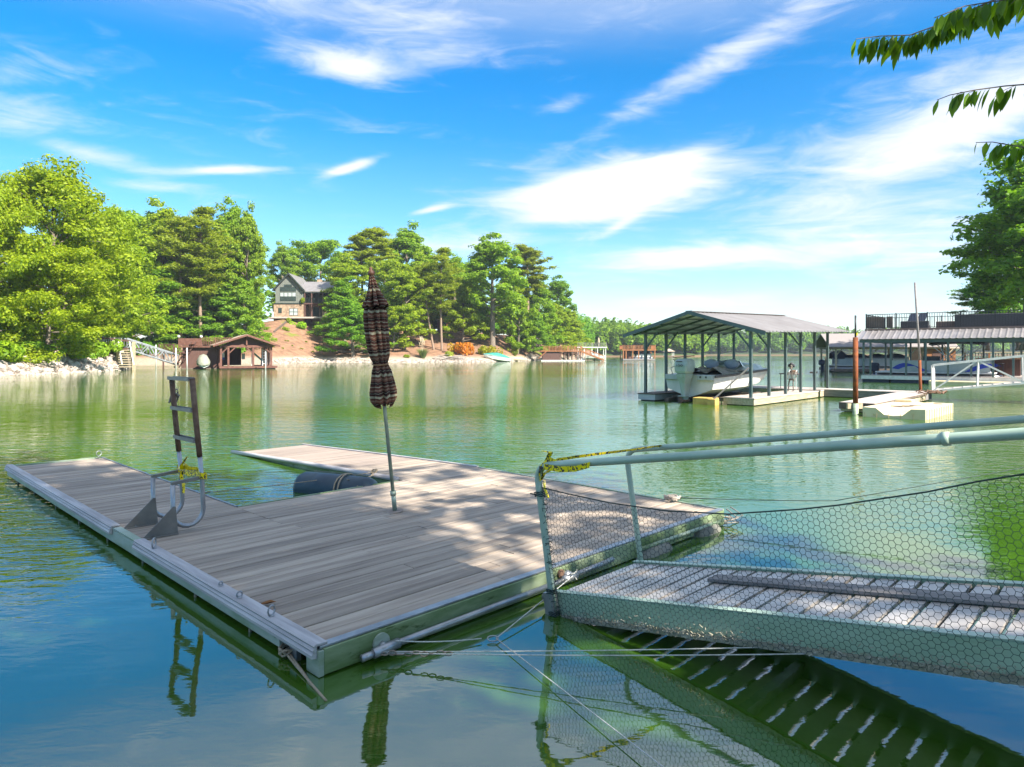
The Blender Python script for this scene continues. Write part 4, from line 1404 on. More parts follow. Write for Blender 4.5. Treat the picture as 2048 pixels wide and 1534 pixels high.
# ------------------------------------------------------------------ parasol
def stripe_mat():
    m = bpy.data.materials.new('brown_striped_parasol_cloth')
    m.use_nodes = True
    N, L = m.node_tree.nodes, m.node_tree.links
    b = N['Principled BSDF']
    b.inputs['Roughness'].default_value = 0.85
    b.inputs['Specular IOR Level'].default_value = 0.15
    tc = N.new('ShaderNodeTexCoord')
    sep = N.new('ShaderNodeSeparateXYZ')
    L.new(tc.outputs['Object'], sep.inputs[0])
    at = N.new('ShaderNodeMath'); at.operation = 'ARCTAN2'
    L.new(sep.outputs[1], at.inputs[0]); L.new(sep.outputs[0], at.inputs[1])
    fl = N.new('ShaderNodeMath'); fl.operation = 'MULTIPLY'
    L.new(at.outputs[0], fl.inputs[0]); fl.inputs[1].default_value = 10 / (2 * math.pi)
    fr = N.new('ShaderNodeMath'); fr.operation = 'PINGPONG'
    L.new(fl.outputs[0], fr.inputs[0]); fr.inputs[1].default_value = 0.5
    fm = N.new('ShaderNodeMath'); fm.operation = 'MULTIPLY_ADD'
    L.new(fr.outputs[0], fm.inputs[0]); fm.inputs[1].default_value = 0.028
    L.new(sep.outputs[2], fm.inputs[2])
    nz = N.new('ShaderNodeTexNoise'); nz.inputs['Scale'].default_value = 9
    L.new(tc.outputs['Object'], nz.inputs[0])
    ad = N.new('ShaderNodeMath'); ad.operation = 'MULTIPLY_ADD'
    L.new(nz.outputs['Fac'], ad.inputs[0]); ad.inputs[1].default_value = 0.035
    L.new(fm.outputs[0], ad.inputs[2])
    sc_ = N.new('ShaderNodeMath'); sc_.operation = 'MULTIPLY'
    L.new(ad.outputs[0], sc_.inputs[0]); sc_.inputs[1].default_value = 4.6
    mo = N.new('ShaderNodeMath'); mo.operation = 'FRACT'
    L.new(sc_.outputs[0], mo.inputs[0])
    rp = N.new('ShaderNodeValToRGB')
    rp.color_ramp.interpolation = 'CONSTANT'
    br, dk, cr, mr_ = (0.125, 0.048, 0.032), (0.050, 0.024, 0.021), (0.42, 0.37, 0.24), (0.19, 0.083, 0.053)
    seq = [(0, br), (.10, cr), (.13, br), (.20, dk), (.27, cr), (.285, dk), (.34, mr_), (.44, cr), (.455, mr_), (.52, br), (.58, cr), (.68, br), (.72, dk), (.80, cr), (.815, dk), (.88, mr_), (.95, cr), (.965, mr_)]
    els = rp.color_ramp.elements
    els[0].position, els[0].color = 0, (*br, 1)
    els[1].position, els[1].color = .10, (*cr, 1)
    for p, c in seq[2:]:
        e = els.new(p)
        e.color = (*c, 1)
    L.new(mo.outputs[0], rp.inputs[0])
    n2 = N.new('ShaderNodeTexNoise'); n2.inputs['Scale'].default_value = 60
    L.new(tc.outputs['Object'], n2.inputs[0])
    hs = N.new('ShaderNodeHueSaturation')
    m2 = N.new('ShaderNodeMapRange'); L.new(n2.outputs['Fac'], m2.inputs[0]); m2.inputs[3].default_value = .75; m2.inputs[4].default_value = 1.3
    L.new(m2.outputs[0], hs.inputs['Value']); L.new(rp.outputs[0], hs.inputs['Color'])
    L.new(hs.outputs[0], b.inputs['Base Color'])
    return m
M['stripe'] = stripe_mat()
base = P(790, 1023, DZ)
tip = Q(741, base.y - .12, ZY(534, base.y - .1))
umb = thing('patio_umbrella', 'closed brown striped patio umbrella leaning on a pale pole in the dock', 'umbrella', base)
ax = (tip - base)
UL_ = ax.length
umb.rotation_euler = ax.to_track_quat('Z', 'X').to_euler()
def zf_(py): return (1023 - py) / (1023 - 534) * UL_
b = MB()
b.tube([(0, 0, .12), (0, 0, zf_(560))], .019, 12)
b.build('pole', M['pole'], umb, smooth=True)
b = MB()
b.tube([(0, 0, -.01), (0, 0, .20)], .024, 12)
b.tube([(0, 0, .17), (0, 0, .215)], .031, 12)
b.build('pole_sleeve', M['pole'], umb, smooth=True)
b = MB()
b.lathe([(.085, 0), (.085, .006), (.03, .012)], 20, (0, 0, .002))
b.build('floor_flange', M['plank_alt'], umb)
b = MB()
b.lathe([(.012, 0), (.03, .012), (.036, .035), (.028, .055), (.014, .066), (.020, .078), (.012, .09), (.003, .098)], 14, (0, 0, zf_(553)))
b.build('finial', mat('brown_wood_finial', (0.20, 0.09, 0.05), (0.13, 0.06, 0.035), rough=0.45), umb, smooth=True)
def folded(prof, folds, n=144, seed=1, ph=0.0):
    rg = random.Random(seed)
    ph2 = [rg.uniform(0, 6) for _ in range(4)]
    secs = []
    # subdivide the profile
    pts = []
    for (a, b2) in zip(prof, prof[1:]):
        for k in range(6):
            f = k / 6
            pts.append(tuple(x + (y - x) * f for x, y in zip(a, b2)))
    pts.append(prof[-1])
    for (py, r, dep) in pts:
        z = zf_(py)
        ring = []
        for k in range(n):
            a = 2 * math.pi * k / n
            w = a * folds + ph + .18 * math.sin(z * 2.2 + ph2[0]) + .7 * math.sin(2 * a + ph2[1] + z * .8) + .4 * math.sin(3 * a + ph2[2])
            c = math.cos(w)
            rr = r * .92 * (1 + dep * (1 - 2 * (.5 - .5 * c) ** 2.2) * (0.8 + .35 * math.sin(2 * a + ph2[3])) + .06 * math.sin(a + z * 4) + .04 * math.sin(3 * a - z * 4 + ph2[2]))
            hem = .025 * math.cos(w) if py > 796 or 604 < py < 616 else 0
            ring.append((rr * math.cos(a) + .010 * math.sin(z * 5.5 + ph2[1]), rr * math.sin(a), z + hem + .012 * math.sin(a * 3 + ph2[3]) * (py > 790)))
        secs.append(ring)
    return secs
# profile: photo row, radius, fold depth
b = MB()
b.loft(folded([(600, .058, .3), (618, .084, .42), (628, .092, .46), (660, .092, .46), (690, .088, .46), (712, .078, .42), (726, .064, .25), (740, .078, .40), (765, .094, .46), (782, .104, .48), (800, .100, .48), (808, .080, .48)], 8, seed=4), caps=False)
b.build('canopy', M['stripe'], umb, smooth=True)
b = MB()
b.loft(folded([(549, .020, .05), (556, .032, .12), (575, .052, .28), (595, .086, .38), (606, .108, .42), (614, .122, .46)], 8, seed=9, ph=1.0), caps=False)
b.build('vent_tier', M['stripe'], umb, smooth=True)
b = MB()
b.tube([(.078 * math.cos(a), .078 * math.sin(a), zf_(726) + .01 * math.sin(a)) for a in [2 * math.pi * k / 20 for k in range(21)]], .008, 6)
b.build('tie_strap', mat('tan_strap', (0.36, 0.20, 0.09), (0.28, 0.15, 0.07), rough=.8), umb, smooth=True)

# ------------------------------------------------------------------ float drum in the slot between the fingers
p0, p1 = Vector((-2.78, 9.02, .03)), Vector((-1.72, 8.50, .035))
d = (p1 - p0)
o = thing('float_drum', 'dark blue cylindrical float lying in the slot of the near dock', 'float', p0)
o.rotation_euler = d.to_track_quat('X', 'Z').to_euler()
b = MB()
L = d.length
prof = [(0, .04), (.005, .12), (.03, .185), (.08, .205), (.3, .21), (.32, .205), (.34, .21), (L * .62, .21), (L * .62 + .02, .205), (L * .62 + .04, .21), (L - .1, .205), (L - .04, .18), (L, .1)]
b.tube([(x, 0, 0) for x, r in prof], [r for x, r in prof], 20)
b.build('shell', M['drum'], o, smooth=True)
b = MB()
b.bar((.18, .05, .213), (L - .15, .05, .213), .012, .008)
b.build('seam', M['float'], o)
b = MB()
b.tube([(.74 + .02 * math.sin(a * 2), .225 * math.cos(a), .225 * math.sin(a)) for a in [k * math.pi / 10 for k in range(-3, 14)]], .010, 6)
b.tube([(.80 - .03 * math.sin(a), .228 * math.cos(a), .228 * math.sin(a)) for a in [k * math.pi / 10 for k in range(-3, 14)]], .010, 6)
b.build('strap', M['rope'], o, smooth=True)

# ------------------------------------------------------------------ near gangway
SL = math.asin(.163)
gx = Vector((-Vv.x * math.cos(SL), -Vv.y * math.cos(SL), math.sin(SL)))
gy = U.copy()
gz = gx.cross(gy)
G0 = Vector((.335, 4.76, .13))
gang = thing('gangway', 'pale green aluminium gangway with pipe rails and netting in the right foreground', 'gangway', G0)
gang.rotation_euler = Matrix((gx, gy, gz)).transposed().to_euler()
GL, GW = 5.1, .92
MB().ext(-.02, GL, -.045, 0, -.155, .008).build('side_beam', M['beam'], gang, bevel=.004)
MB().ext(-.02, GL, -.050, .008, .010, .016).build('beam_cap', M['railpaint'], gang)
MB().ext(-.0, GL, -.062, -.046, -.168, -.135).build('beam_flange', M['scum'], gang)
MB().ext(-.02, GL, GW, GW + .045, -.155, .008).build('side_beam', M['beam'], gang, bevel=.004)
MB().ext(-.02, GL, GW - .008, GW + .05, .010, .016).build('beam_cap', M['railpaint'], gang)
sb = MB()
sb.box((0, 0, 0), (.104, GW - .012, .022))
slm = sb.mesh('slat', M['slat'])
k = 0
x = .055
while x < GL - .05:
    link('slat', slm, gang, loc=(x, GW / 2, -.011 + prng.uniform(-.002, .002)), rot=(0, 0, prng.uniform(-.006, .006)))
    x += .128
for x in (.3, 1.3, 2.3, 3.3, 4.3):
    MB().ext(x - .025, x + .025, .002, GW - .002, -.11, -.03).build('cross_brace', M['alu'], gang)
def grail(y, r, xe):
    b = MB()
    H = .885
    path = [(-.005, y, -.14), (0, y, .1), (.0, y, .70)]
    path += [(.10 - .10 * math.cos(a), y, .78 + .10 * math.sin(a) + .005) for a in [k * math.pi / 12 for k in range(0, 7)]]
    path += [(.5, y, H), (xe - .5, y, H), (xe - .12, y, H)]
    path += [(xe - .12 + .12 * math.sin(a), y, H - .12 + .12 * math.cos(a)) for a in [k * math.pi / 12 for k in range(1, 7)]]
    path += [(xe, y, .4), (xe, y, -.1)]
    b.tube(path, r, 12)
    return b.build('hand_rail', M['railpaint'], gang, smooth=True)
grail(-.085, .0255, 2.95)
grail(GW + .075, .022, 3.4)
MB().tube([(2.50, -.085, .885), (2.53, -.085, .885)], .0315, 12).build('rail_collar', M['railpaint'], gang, smooth=True)
b = MB()
for y, xe in ((-.085, 3.25), (GW + .075, 3.7)):
    b2 = MB()
    b2.tube([(xe, y, -.1), (xe, y, .75), (xe + .1, y, .885), (GL - .2, y, .885), (GL - .1, y, .8), (GL - .1, y, -.1)], .027, 10)
    b2.build('hand_rail', M['railpaint'], gang, smooth=True)
b = MB().ext(-.06, .02, -.11, -.055, -.17, .02)
b.build('hinge_post', M['alu'], gang)
b = MB()
b.tube([(-.14, -.02, -.035), (.02, -.02, -.035)], .026, 10)
b.build('hinge_pin', M['alu'], gang, smooth=True)
# hexagonal netting on the near rail
def hexnet():
    a = .0190
    h = a * math.sqrt(3)
    def top(x):
        pts = [(-.01, .745), (.25, .690), (.6, .625), (1.0, .575), (1.4, .555), (1.9, .585), (2.4, .655), (2.7, .715), (2.95, .74)]
        for (x0, z0), (x1, z1) in zip(pts, pts[1:]):
            if x <= x1:
                return z0 + (z1 - z0) * (x - x0) / (x1 - x0)
        return pts[-1][1]
    nv = {}
    V = []
    def vid(x, z):
        k = (round(x, 4), round(z, 4))
        if k not in nv:
            nv[k] = len(V)
            f = min(max((z + .165) / (top(x) + .165), 0), 1)
            yy = -.075 - .030 * math.sin(f * math.pi) + .010 * math.sin(x * 4.2 + z * 3) + .005 * math.sin(x * 11 - z * 7)
            jx = .0025 * math.sin(x * 37 + z * 53) + .010 * math.sin(x * 2.1 + 1) * (1 - f)
            V.append(Vector((x + jx, yy, z + .0025 * math.sin(x * 71 + z * 31))))
        return nv[k]
    E = set()
    i = 0
    x = .0
    while x < 2.95:
        z = -.145 + (h / 2 if i % 2 else 0)
        t = top(x)
        while z < t - h * .55:
            ring = [vid(x + a * math.cos(q), z + a * math.sin(q)) for q in [k * math.pi / 3 for k in range(6)]]
            for k in range(6):
                p, q = ring[k], ring[(k + 1) % 6]
                E.add((min(p, q), max(p, q)))
            z += h
        x += 1.5 * a
        i += 1
    b = MB()
    for p, q in E:
        b.tube([V[p], V[q]], .0014, 3, cap=False)
    o = b.build('netting', M['net'], gang)
    o['kind'] = 'stuff'
    b = MB()
    b.tube([(x, -.082, top(x) - .004) for x in [0, .2, .4, .6, .8, 1.0, 1.2, 1.4, 1.6, 1.8, 2.0, 2.2, 2.4, 2.6, 2.8, 2.95]], .0042, 5)
    b.build('net_top_cord', M['net'], gang)
    rg = random.Random(8)
    b = MB()
    for k in range(46):
        z = -.16 + .9 * k / 46
        p = Vector((.03, -.085, z))
        b.tube([p + Vector((rg.uniform(-.035, .02), rg.uniform(-.03, .03), rg.uniform(-.02, .02))) for _ in range(4)], .0026, 4)
    for z in (-.13, .02, .68):
        for q in range(3):
            b.tube([(.0 + .038 * math.cos(t), -.085 + .038 * math.sin(t), z + .012 * q + .006 * math.sin(3 * t)) for t in [k * .7 for k in range(10)]], .004, 5)
    b.tube([(-.06, -.12, .70), (.03, -.06, .665)], .005, 5)
    b.build('net_lashing', M['net'], gang)
    b = MB()                                              # dried weed caught in the lowest meshes
    for k in range(900):
        p = Vector((rg.uniform(.05, 2.95), rg.uniform(-.072, -.060), -.158 + .03 * abs(rg.gauss(0, 1))))
        q = p + Vector((rg.uniform(-.022, .022), rg.uniform(-.01, .004), rg.uniform(-.016, .018)))
        b.tube([p, q], .0024, 3, cap=False)
    o = b.build('dried_weed', M['scum'], gang)
    o['kind'] = 'stuff'
hexnet()
o = MB().box((0, 0, 0), (2.7, .135, .022)).build('wood_plank', M['grey_wood'], bevel=.003)
o.rotation_euler = (Matrix((gx, gy, gz)).transposed() @ Matrix.Rotation(R(-1.6), 3, 'Z')).to_euler()
o.location = G0 + gx * 2.20 + gy * .555 + gz * .016
prop(o, 'loose grey wooden plank lying lengthwise on the gangway', 'plank')
b = MB()
def gw(x, y, z): return G0 + gx * x + gy * y + gz * z
ribbon(b, [gw(.03, -.09, .80), gw(.05, -.12, .86), gw(.12, -.09, .92), gw(.18, -.06, .88), gw(.12, -.12, .84), gw(.04, -.05, .84), gw(.02, -.10, .78)], .05, (0, .3, 1), .22)
ribbon(b, [gw(.10, -.12, .88), gw(.25, -.125, .855), gw(.38, -.12, .852), gw(.5, -.118, .872)], .04, (0, 0, 1), .05)
ribbon(b, [gw(.10, -.08, .92), gw(.16, -.10, .97), gw(.12, -.13, .99)], .035, (1, 0, .3), .3)
ribbon(b, [gw(.15, -.05, .915), gw(.25, .25, .915), gw(.30, .6, .905), gw(.34, GW + .04, .90), gw(.36, GW + .11, .885)], .035, (.7, 0, .7), .12)
ribbon(b, [gw(.03, -.06, .78), gw(.05, -.08, .72), gw(.06, -.07, .66)], .02, (1, .4, 0), .2)
prop(b.build('caution_tape', M['tape']), 'yellow and black tape tied across the lower end of the gangway rails', 'caution tape', 'caution tapes')

# ------------------------------------------------------------------ lines, chain, small things
def rope(label, paths, r, m, name='mooring_rope', group='lines around the near dock'):
    b = MB()
    for p in paths:
        b.tube(p, r, 6)
    return prop(b.build(name, m, smooth=True), label, 'rope', group)
def catn(a, b_, sag, n=8):
    a, b_ = Vector(a), Vector(b_)
    return [a.lerp(b_, k / n) - Vector((0, 0, sag * 4 * (k / n) * (1 - k / n))) for k in range(n + 1)]
c0 = dock_w(-.03, .34, .03)
knot = []
for k in range(4):
    knot.append([c0 + Vector((.05 * math.cos(t + k), .05 * math.sin(t + k), .02 * math.sin(2 * t) + .01)) for t in [q * .6 for q in range(9)]])
e0 = P(648, 1402, .0)
rope('tan rope tied to the near corner bracket and running down into the water', knot + [[c0, c0.lerp(e0, .5), e0 + Vector((0, 0, -.04)), P(700, 1470, -.12)], catn(c0 + Vector((-.02, 0, 0)), e0 + Vector((.012, 0, 0)), .004)], .007, M['rope'])
pe = dock_w(.33, -.11, .055)
far1 = gw(1.50, -.03, -.165)
far2 = gw(1.75, -.03, -.165)
rope('pair of pale lines running from the front pipe to under the gangway', [catn(pe, far1, .008), catn(pe + Vector((0, 0, -.008)), far2, .012)], .0035, M['rope_white'])
b = MB()
for k in range(9):
    c = pe.lerp(far1, .005 + .022 * k) + Vector((0, -.01, -.010 + .006 * math.sin(k * 2)))
    ang = k * 1.5
    b.tube([c + Vector((.022 * math.cos(t), .010 * math.sin(t) * math.cos(ang), .010 * math.sin(t) * (.3 + abs(math.sin(ang))))) for t in [q * math.pi / 4 for q in range(9)]], .0042, 5, cap=False)
prop(b.build('chain', M['chain'], smooth=True), 'short rusty chain hanging at the end of the front pipe', 'chain')
ring = P(992, 1277, .02)
carab = [[ring + Vector((-.02 + .034 * math.cos(t), .014 * math.sin(t), .012 * math.sin(t))) for t in [q * math.pi / 6 for q in range(13)]]]
up_ = dock_w(2.06, -.12, PZ + .02)
lf = dock_w(.42, -.11, .09)
rope('pale line from the front pipe to the clip and up to the pipe joint', [catn(lf, ring + Vector((-.09, 0, 0)), .012), catn(ring, up_, .0), [up_ + Vector((.03 * math.cos(t), .03 * math.sin(t), .012 * t - .03)) for t in [q * .7 for q in range(10)]]], .0042, M['rope_white'])
prop(MB().tube(carab[0], .004, 6).build('snap_hook', M['alu'], smooth=True), 'small metal snap hook where the pale lines meet', 'hook')
rope('white line slanting from the snap hook to the bottom of the picture', [catn(ring, P(1360, 1560, .04), .0)], .0034, M['rope_white'])
ra, rb = dock_w(UL + .03, 4.62, DZ + .02), dock_w(UR - .02, 4.32, DZ + .03)
rope('thin tan line stretched across the slot between the dock fingers', [catn(ra, rb, .015), catn(ra + Vector((-.06, -.03, 0)), ra + Vector((.05, .03, .01)), 0)] + [[rb + Vector((.05 * math.cos(t * 1.7 + k), .04 * math.sin(t + k), .03 * math.sin(t * 2.3 + k) + .01)) for t in [q * .6 for q in range(8)]] for k in range(5)], .005, M['rope'])
rope('tan line looped from the finger edge over the dark float', [catn(rb, Vector((-1.9, 8.38, .16)), .02), catn(rb + Vector((.03, .02, -.02)), Vector((-2.05, 8.5, .22)), .03)], .006, M['rope'])
rk = dock_w(4.30, .52, DZ + .02)
rk = P(1345, 1000, DZ + .02)
b = []
rg = random.Random(2)
for k in range(16):
    a = rg.uniform(0, 6.28)
    b.append([rk + Vector((.09 * math.cos(a + t) * rg.uniform(.5, 1), .08 * math.sin(a + t) * rg.uniform(.5, 1), abs(.05 * math.sin(2 * t + a)))) for t in [q * .7 for q in range(7)]])
rope('small wad of frayed rope on the far right edge of the deck', b, .008, M['driftwood'], 'rope_wad')
rope('thin dark line leading right from the rope wad over the water', [catn(rk + Vector((0, 0, .03)), Vector((3.35, 7.1, .26)), .01), catn(Vector((3.35, 7.1, .26)), Vector((8.6, 7.7, 1.05)), .02)], .0045, M['net'])
leafb = MB()
lp = P(535, 1207, DZ + .012)
leafb.add([(-.05, 0, 0), (-.02, .02, .008), (.02, .024, .014), (.055, .0, .004), (.02, -.02, .016), (-.02, -.022, .01), (0, 0, -.002)], [(0, 1, 6), (1, 2, 6), (2, 3, 6), (3, 4, 6), (4, 5, 6), (5, 0, 6)])
prop(leafb.build('fallen_leaf', mat('dry_brown_leaf', (0.30, 0.13, 0.04), (0.22, 0.09, 0.03), rough=.8), loc=lp, rot=(0, 0, .4)), 'dry brown leaf lying on the deck near the left rub rail', 'leaf')

# ------------------------------------------------------------------ overhanging boughs at the upper right
def bough(label, pts, nl, seed, size=.105, droop=.75):
    rg = random.Random(seed)
    o = thing('overhanging_branch', label, 'branch', pts[-1], group='boughs hanging in at the upper right')
    base_ = Vector(pts[-1])
    P_ = [Vector(p) - base_ for p in pts]
    b = MB()
    b.tube(P_, [.0025 + .006 * k / len(P_) for k in range(len(P_))], 5)
    segs = []
    tot = sum((q - p).length for p, q in zip(P_, P_[1:]))
    def at(f):
        L = f * tot
        for p, q in zip(P_, P_[1:]):
            l = (q - p).length
            if L <= l: return p.lerp(q, L / l), (q - p).normalized()
            L -= l
        return P_[-1], (P_[-1] - P_[-2]).normalized()
    V, F = [], []
    def leaf(p, dr, s):
        dr = dr.normalized()
        side = dr.cross(Vector((0, 0, 1)))
        if side.length < .1: side = Vector((1, 0, 0))
        side.normalize()
        side.rotate(Matrix.Rotation(rg.uniform(-1.1, 1.1), 3, dr))
        nrm = side.cross(dr)
        k = len(V)
        prof = [(0, .0), (.18, .55), (.42, 1.0), (.68, .78), (.88, .32), (1.0, .0)]
        curl = rg.uniform(.05, .2)
        for f, wd in prof:
            c = p + dr * s * f - nrm * s * curl * f * f
            V.extend([c - side * s * .19 * wd + nrm * s * .03 * wd, c - nrm * s * .02 * wd, c + side * s * .19 * wd + nrm * s * .03 * wd])
        for i in range(len(prof) - 1):
            a = k + 3 * i
            F.extend([(a, a + 1, a + 4, a + 3), (a + 1, a + 2, a + 5, a + 4)])
    for i in range(nl):
        f = (i + rg.uniform(0, .6)) / nl
        p, t = at(f)
        s = size * rg.uniform(.75, 1.2) * (.75 + .4 * min(f * 3, 1))
        sd = t.cross(Vector((0, 0, 1))).normalized() * (1 if i % 2 else -1)
        dr = sd * rg.uniform(.1, .5) - t * rg.uniform(.1, .5) + Vector((0, 0, -droop - rg.uniform(0, .5)))
        leaf(p, dr, s)
        if f > .02 and i % 2 == 0:                         # side twigs, longer towards the tree
            L = rg.uniform(.10, .26) * min(3 * f + .35, 1)
            e = p + (-t * .6 + sd * .6 + Vector((0, 0, rg.uniform(-.4, .15)))).normalized() * L
            b.tube([p, (p + e) / 2 + Vector((0, 0, .01)), e], .002, 4)
            for q in range(5):
                pp = p.lerp(e, (q + 1) / 5)
                leaf(pp, (e - p).normalized() * .4 + sd * rg.uniform(-.7, .7) + Vector((0, 0, -droop)), size * rg.uniform(.7, 1.15))
    b.build('twig', M['bark'], o)
    f = link('leaves', np_mesh('leaves', V, F, M['leaf_near']), o)
    f.color = (1, 1, 1, 1)
    return o
M['leaf_near'] = leaf_mat('overhanging_leaf', (0.055, 0.140, 0.012), (0.19, 0.32, 0.02), trans=.42, rough=.35)
def S(px, py, d): return Q(px, d, ZY(py, d))
bough('longest leafy bough entering at the top right corner', [S(1712, 78, 4.6), S(1760, 72, 4.6), S(1820, 70, 4.58), S(1870, 52, 4.55), S(1930, 25, 4.5), S(2010, -10, 4.4), S(2120, -70, 4.2), S(2350, -150, 3.8), (7.2, 1.8, 7.2)], 250, 1, .150)
bough('second leafy spray above the top right corner', [S(1868, 36, 4.2), S(1930, 12, 4.2), S(2030, -4, 4.15), S(2120, -50, 4.1), S(2300, -120, 3.9), (7.2, 1.8, 7.0)], 140, 2, .14)
bough('thin bough with few leaves on the right below the longest bough', [S(1874, 200, 4.9), S(1900, 190, 4.9), S(1950, 180, 4.88), S(2010, 172, 4.85), S(2060, 168, 4.8), S(2160, 150, 4.6), S(2400, 60, 4.2), (7.6, 1.6, 6.0)], 75, 3, .155)
bough('lowest leafy bough at the right picture edge', [S(1952, 285, 4.9), S(1985, 284, 4.9), S(2020, 290, 4.88), S(2060, 296, 4.85), S(2150, 290, 4.7), S(2400, 220, 4.3), (8.0, 1.5, 5.2)], 120, 4, .14)

# ------------------------------------------------------------------ boat shelter
TH = R(-43)
S0 = Vector((8.0, 22.9, 0))
shel = thing('boat_shelter', 'open metal-roofed boat shelter on floats with green steel posts', 'boat shelter', S0, TH)
def sw(x, y, z):
    c, s = math.cos(TH), math.sin(TH)
    return Vector((S0.x + c * x - s * y, S0.y + s * x + c * y, z))
WX = -4.25
SZ = .27
def pontoon(parent, x0, x1, y0, y1, z, deck, side, fl=True):
    MB().ext(x0, x1, y0, y1, z - .035, z).build('deck', deck, parent)
    b = MB()
    b.ext(x0 + .02, x1 - .02, y0 + .02, y1 - .02, .03, z - .037)
    b.build('fascia', side, parent)
    if fl:
        b = MB()
        b.ext(x0 + .1, x1 - .1, y0 + .1, y1 - .1, -.25, .028)
        b.build('float', M['black'], parent)
pontoon(shel, -1.0, .12, 0, 6.1, SZ, M['deck_pale'], M['tan_wood'])
pontoon(shel, WX - .15, WX + .62, -.05, 8.2, SZ, M['dark_wood'], M['gel_grey'])
pontoon(shel, WX + .64, .12, 6.3, 8.3, SZ + .02, M['deck_pale'], M['tan_wood'])
for y in (2.9, 4.9, 5.4):
    MB().ext(-.16, .05, y - .1, y + .1, -.2, .02).build('float_block', M['tan_wood'], shel)
def ztop(y): return 2.50 + .022 * y
RX, RZ = (WX) / 2 + .05, .66
for side, x in ((0, -.05), (1, WX + .1)):
    for k in range(6):
        y = .12 + k * 1.50
        MB().ext(x - .045, x + .045, y - .045, y + .045, SZ, ztop(y)).build('post', M['steel_green'], shel)
        if k in (0, 1, 3):
            s = -1 if side == 0 else 1
            b = MB()
            b.bar((x + s * .02, y, ztop(y) - .55), (x + s * .52, y, ztop(y) + .06), .05)
            b.build('brace', M['steel_green'], shel)
    b = MB()
    b.bar((x, -.25, ztop(-.25) + .03), (x, 8.0, ztop(8.0) + .03), .07, .06)
    b.build('eave_beam', M['steel_green'], shel)
for k in range(6):
    y = .12 + k * 1.50
    for s in (-1, 1):
        b = MB()
        xe = RX + s * 2.62
        b.bar((RX, y, ztop(y) + RZ - .03), (xe, y, ztop(y) - .10 + .055), .05, .07)
        b.build('rafter', M['steel_green'], shel)
for s in (-1, 1):
    for f in (.25, .5, .75):
        b = MB()
        x = RX + s * 2.6 * f
        b.bar((x, -.3, ztop(-.3) + RZ - .72 * f + .03), (x, 8.05, ztop(8.05) + RZ - .72 * f + .03), .05, .03)
        b.build('purlin', M['steel_green'], shel)
    for k in range(9):
        y0, y1 = -.38 + k * .94, -.38 + (k + 1) * .94 - .004
        def sheet(off, amp):
            secs = []
            nn = 12
            for j in range(nn + 1):
                y = y0 + (y1 - y0) * j / nn
                rib = amp if j % 4 == 0 else 0
                row = []
                for f in (0, 1.04):
                    row.append((RX + s * 2.62 * f, y, ztop(y) + RZ + .075 - .72 * f + rib + off))
                secs.append(row)
            return secs
        b = MB()
        b.loft(sheet(0, .03), closed=False)
        b.build('roof_panel', M['roof_grey'], shel)
        b = MB()
        b.loft(sheet(-.012, 0), closed=False)
        b.build('roof_underside', M['roof_under'], shel)
b = MB()
b.bar((RX, -.4, ztop(-.4) + RZ + .11), (RX, 8.10, ztop(8.10) + RZ + .11), .26, .025)
b.build('ridge_cap', M['roof_grey'], shel)
for s in (-1, 1):
    b = MB()
    b.bar((RX, -.40, ztop(0) + RZ + .05), (RX + s * 2.74, -.40, ztop(0) - .10 + .02), .03, .12)
    b.build('gable_trim', M['steel_green'], shel)
b = MB()
b.bar(sw(-.1, .05, 1.28), sw(-1.25, -.35, .12), .09, .05)
prop(b.build('leaning_timber', M['grey_wood']), 'grey timber leaning from the water against the first shelter post', 'timber')
b = MB()
b.box(sw(-1.55, -.15, .10), (.75, .5, .26), TH)
b.box(sw(-1.2, -.3, .06), (.30, .3, .3), TH)
prop(b.build('float_block', M['yellow_foam'], bevel=.02), 'yellow foam float block beside the boat stern', 'float')
b = MB()
for x in (-3.3, -2.75, -1.9):
    b.bar(sw(x, .2, .05), sw(x, 5.2, .12), .16, .14)
b.bar(sw(-3.4, .9, .12), sw(-1.2, .9, .12), .14)
b.bar(sw(-3.4, 3.4, .16), sw(-1.2, 3.4, .16), .14)
prop(b.build('boat_lift', M['dark_wood']), 'low dark lift beams under the grounded motorboat', 'boat lift')

# ------------------------------------------------------------------ motorboat in the shelter
BT = R(-44)
boat = thing('motorboat', 'old white motorboat with outboard engine on the lift in the shelter', 'boat', sw(-2.45, .35, .18), BT)
def hull_secs(st, keel, chine, sheer, beam, flare):
    secs = []
    for i, y in enumerate(st):
        k, c, sh, bm, cb = keel[i], chine[i], sheer[i], beam[i], flare[i]
        secs.append([(-bm, y, sh), (-bm * .985, y, (sh + c) / 2 + .05), (-cb, y, c), (-cb * .5, y, (c + k) / 2 - .01), (0, y, k), (cb * .5, y, (c + k) / 2 - .01), (cb, y, c), (bm * .985, y, (sh + c) / 2 + .05), (bm, y, sh), (bm - .06, y, sh), (0, y, sh + .001), (-bm + .06, y, sh)])
    return secs
st = [0, 1.2, 2.6, 3.8, 4.8, 5.6, 6.1, 6.35]
b = MB()
b.loft(hull_secs(st, [.0, .0, .02, .08, .2, .42, .66, .84], [.30, .30, .33, .40, .52, .68, .82, .88], [.80, .84, .90, .95, .97, .97, .96, .95], [.98, 1.04, 1.05, .98, .80, .52, .24, .06], [.90, .94, .94, .84, .62, .34, .12, .03]))
b.build('hull', M['gel_white'], boat)
b = MB()
for s in (-1, 1):
    xs = [1.0, 1.06, 1.07, 1.0, .82, .54, .26, .08]
    zz = [.76, .80, .86, .91, .93, .93, .925, .92]
    b.tube([(s * x, y, z) for x, y, z in zip(xs, st, zz)], .045, 6)
b.build('rub_strake', mat('dark_rub_strake', (0.07, 0.065, 0.07), (0.1, 0.09, 0.09), rough=.6), boat)
b = MB()
secs = []
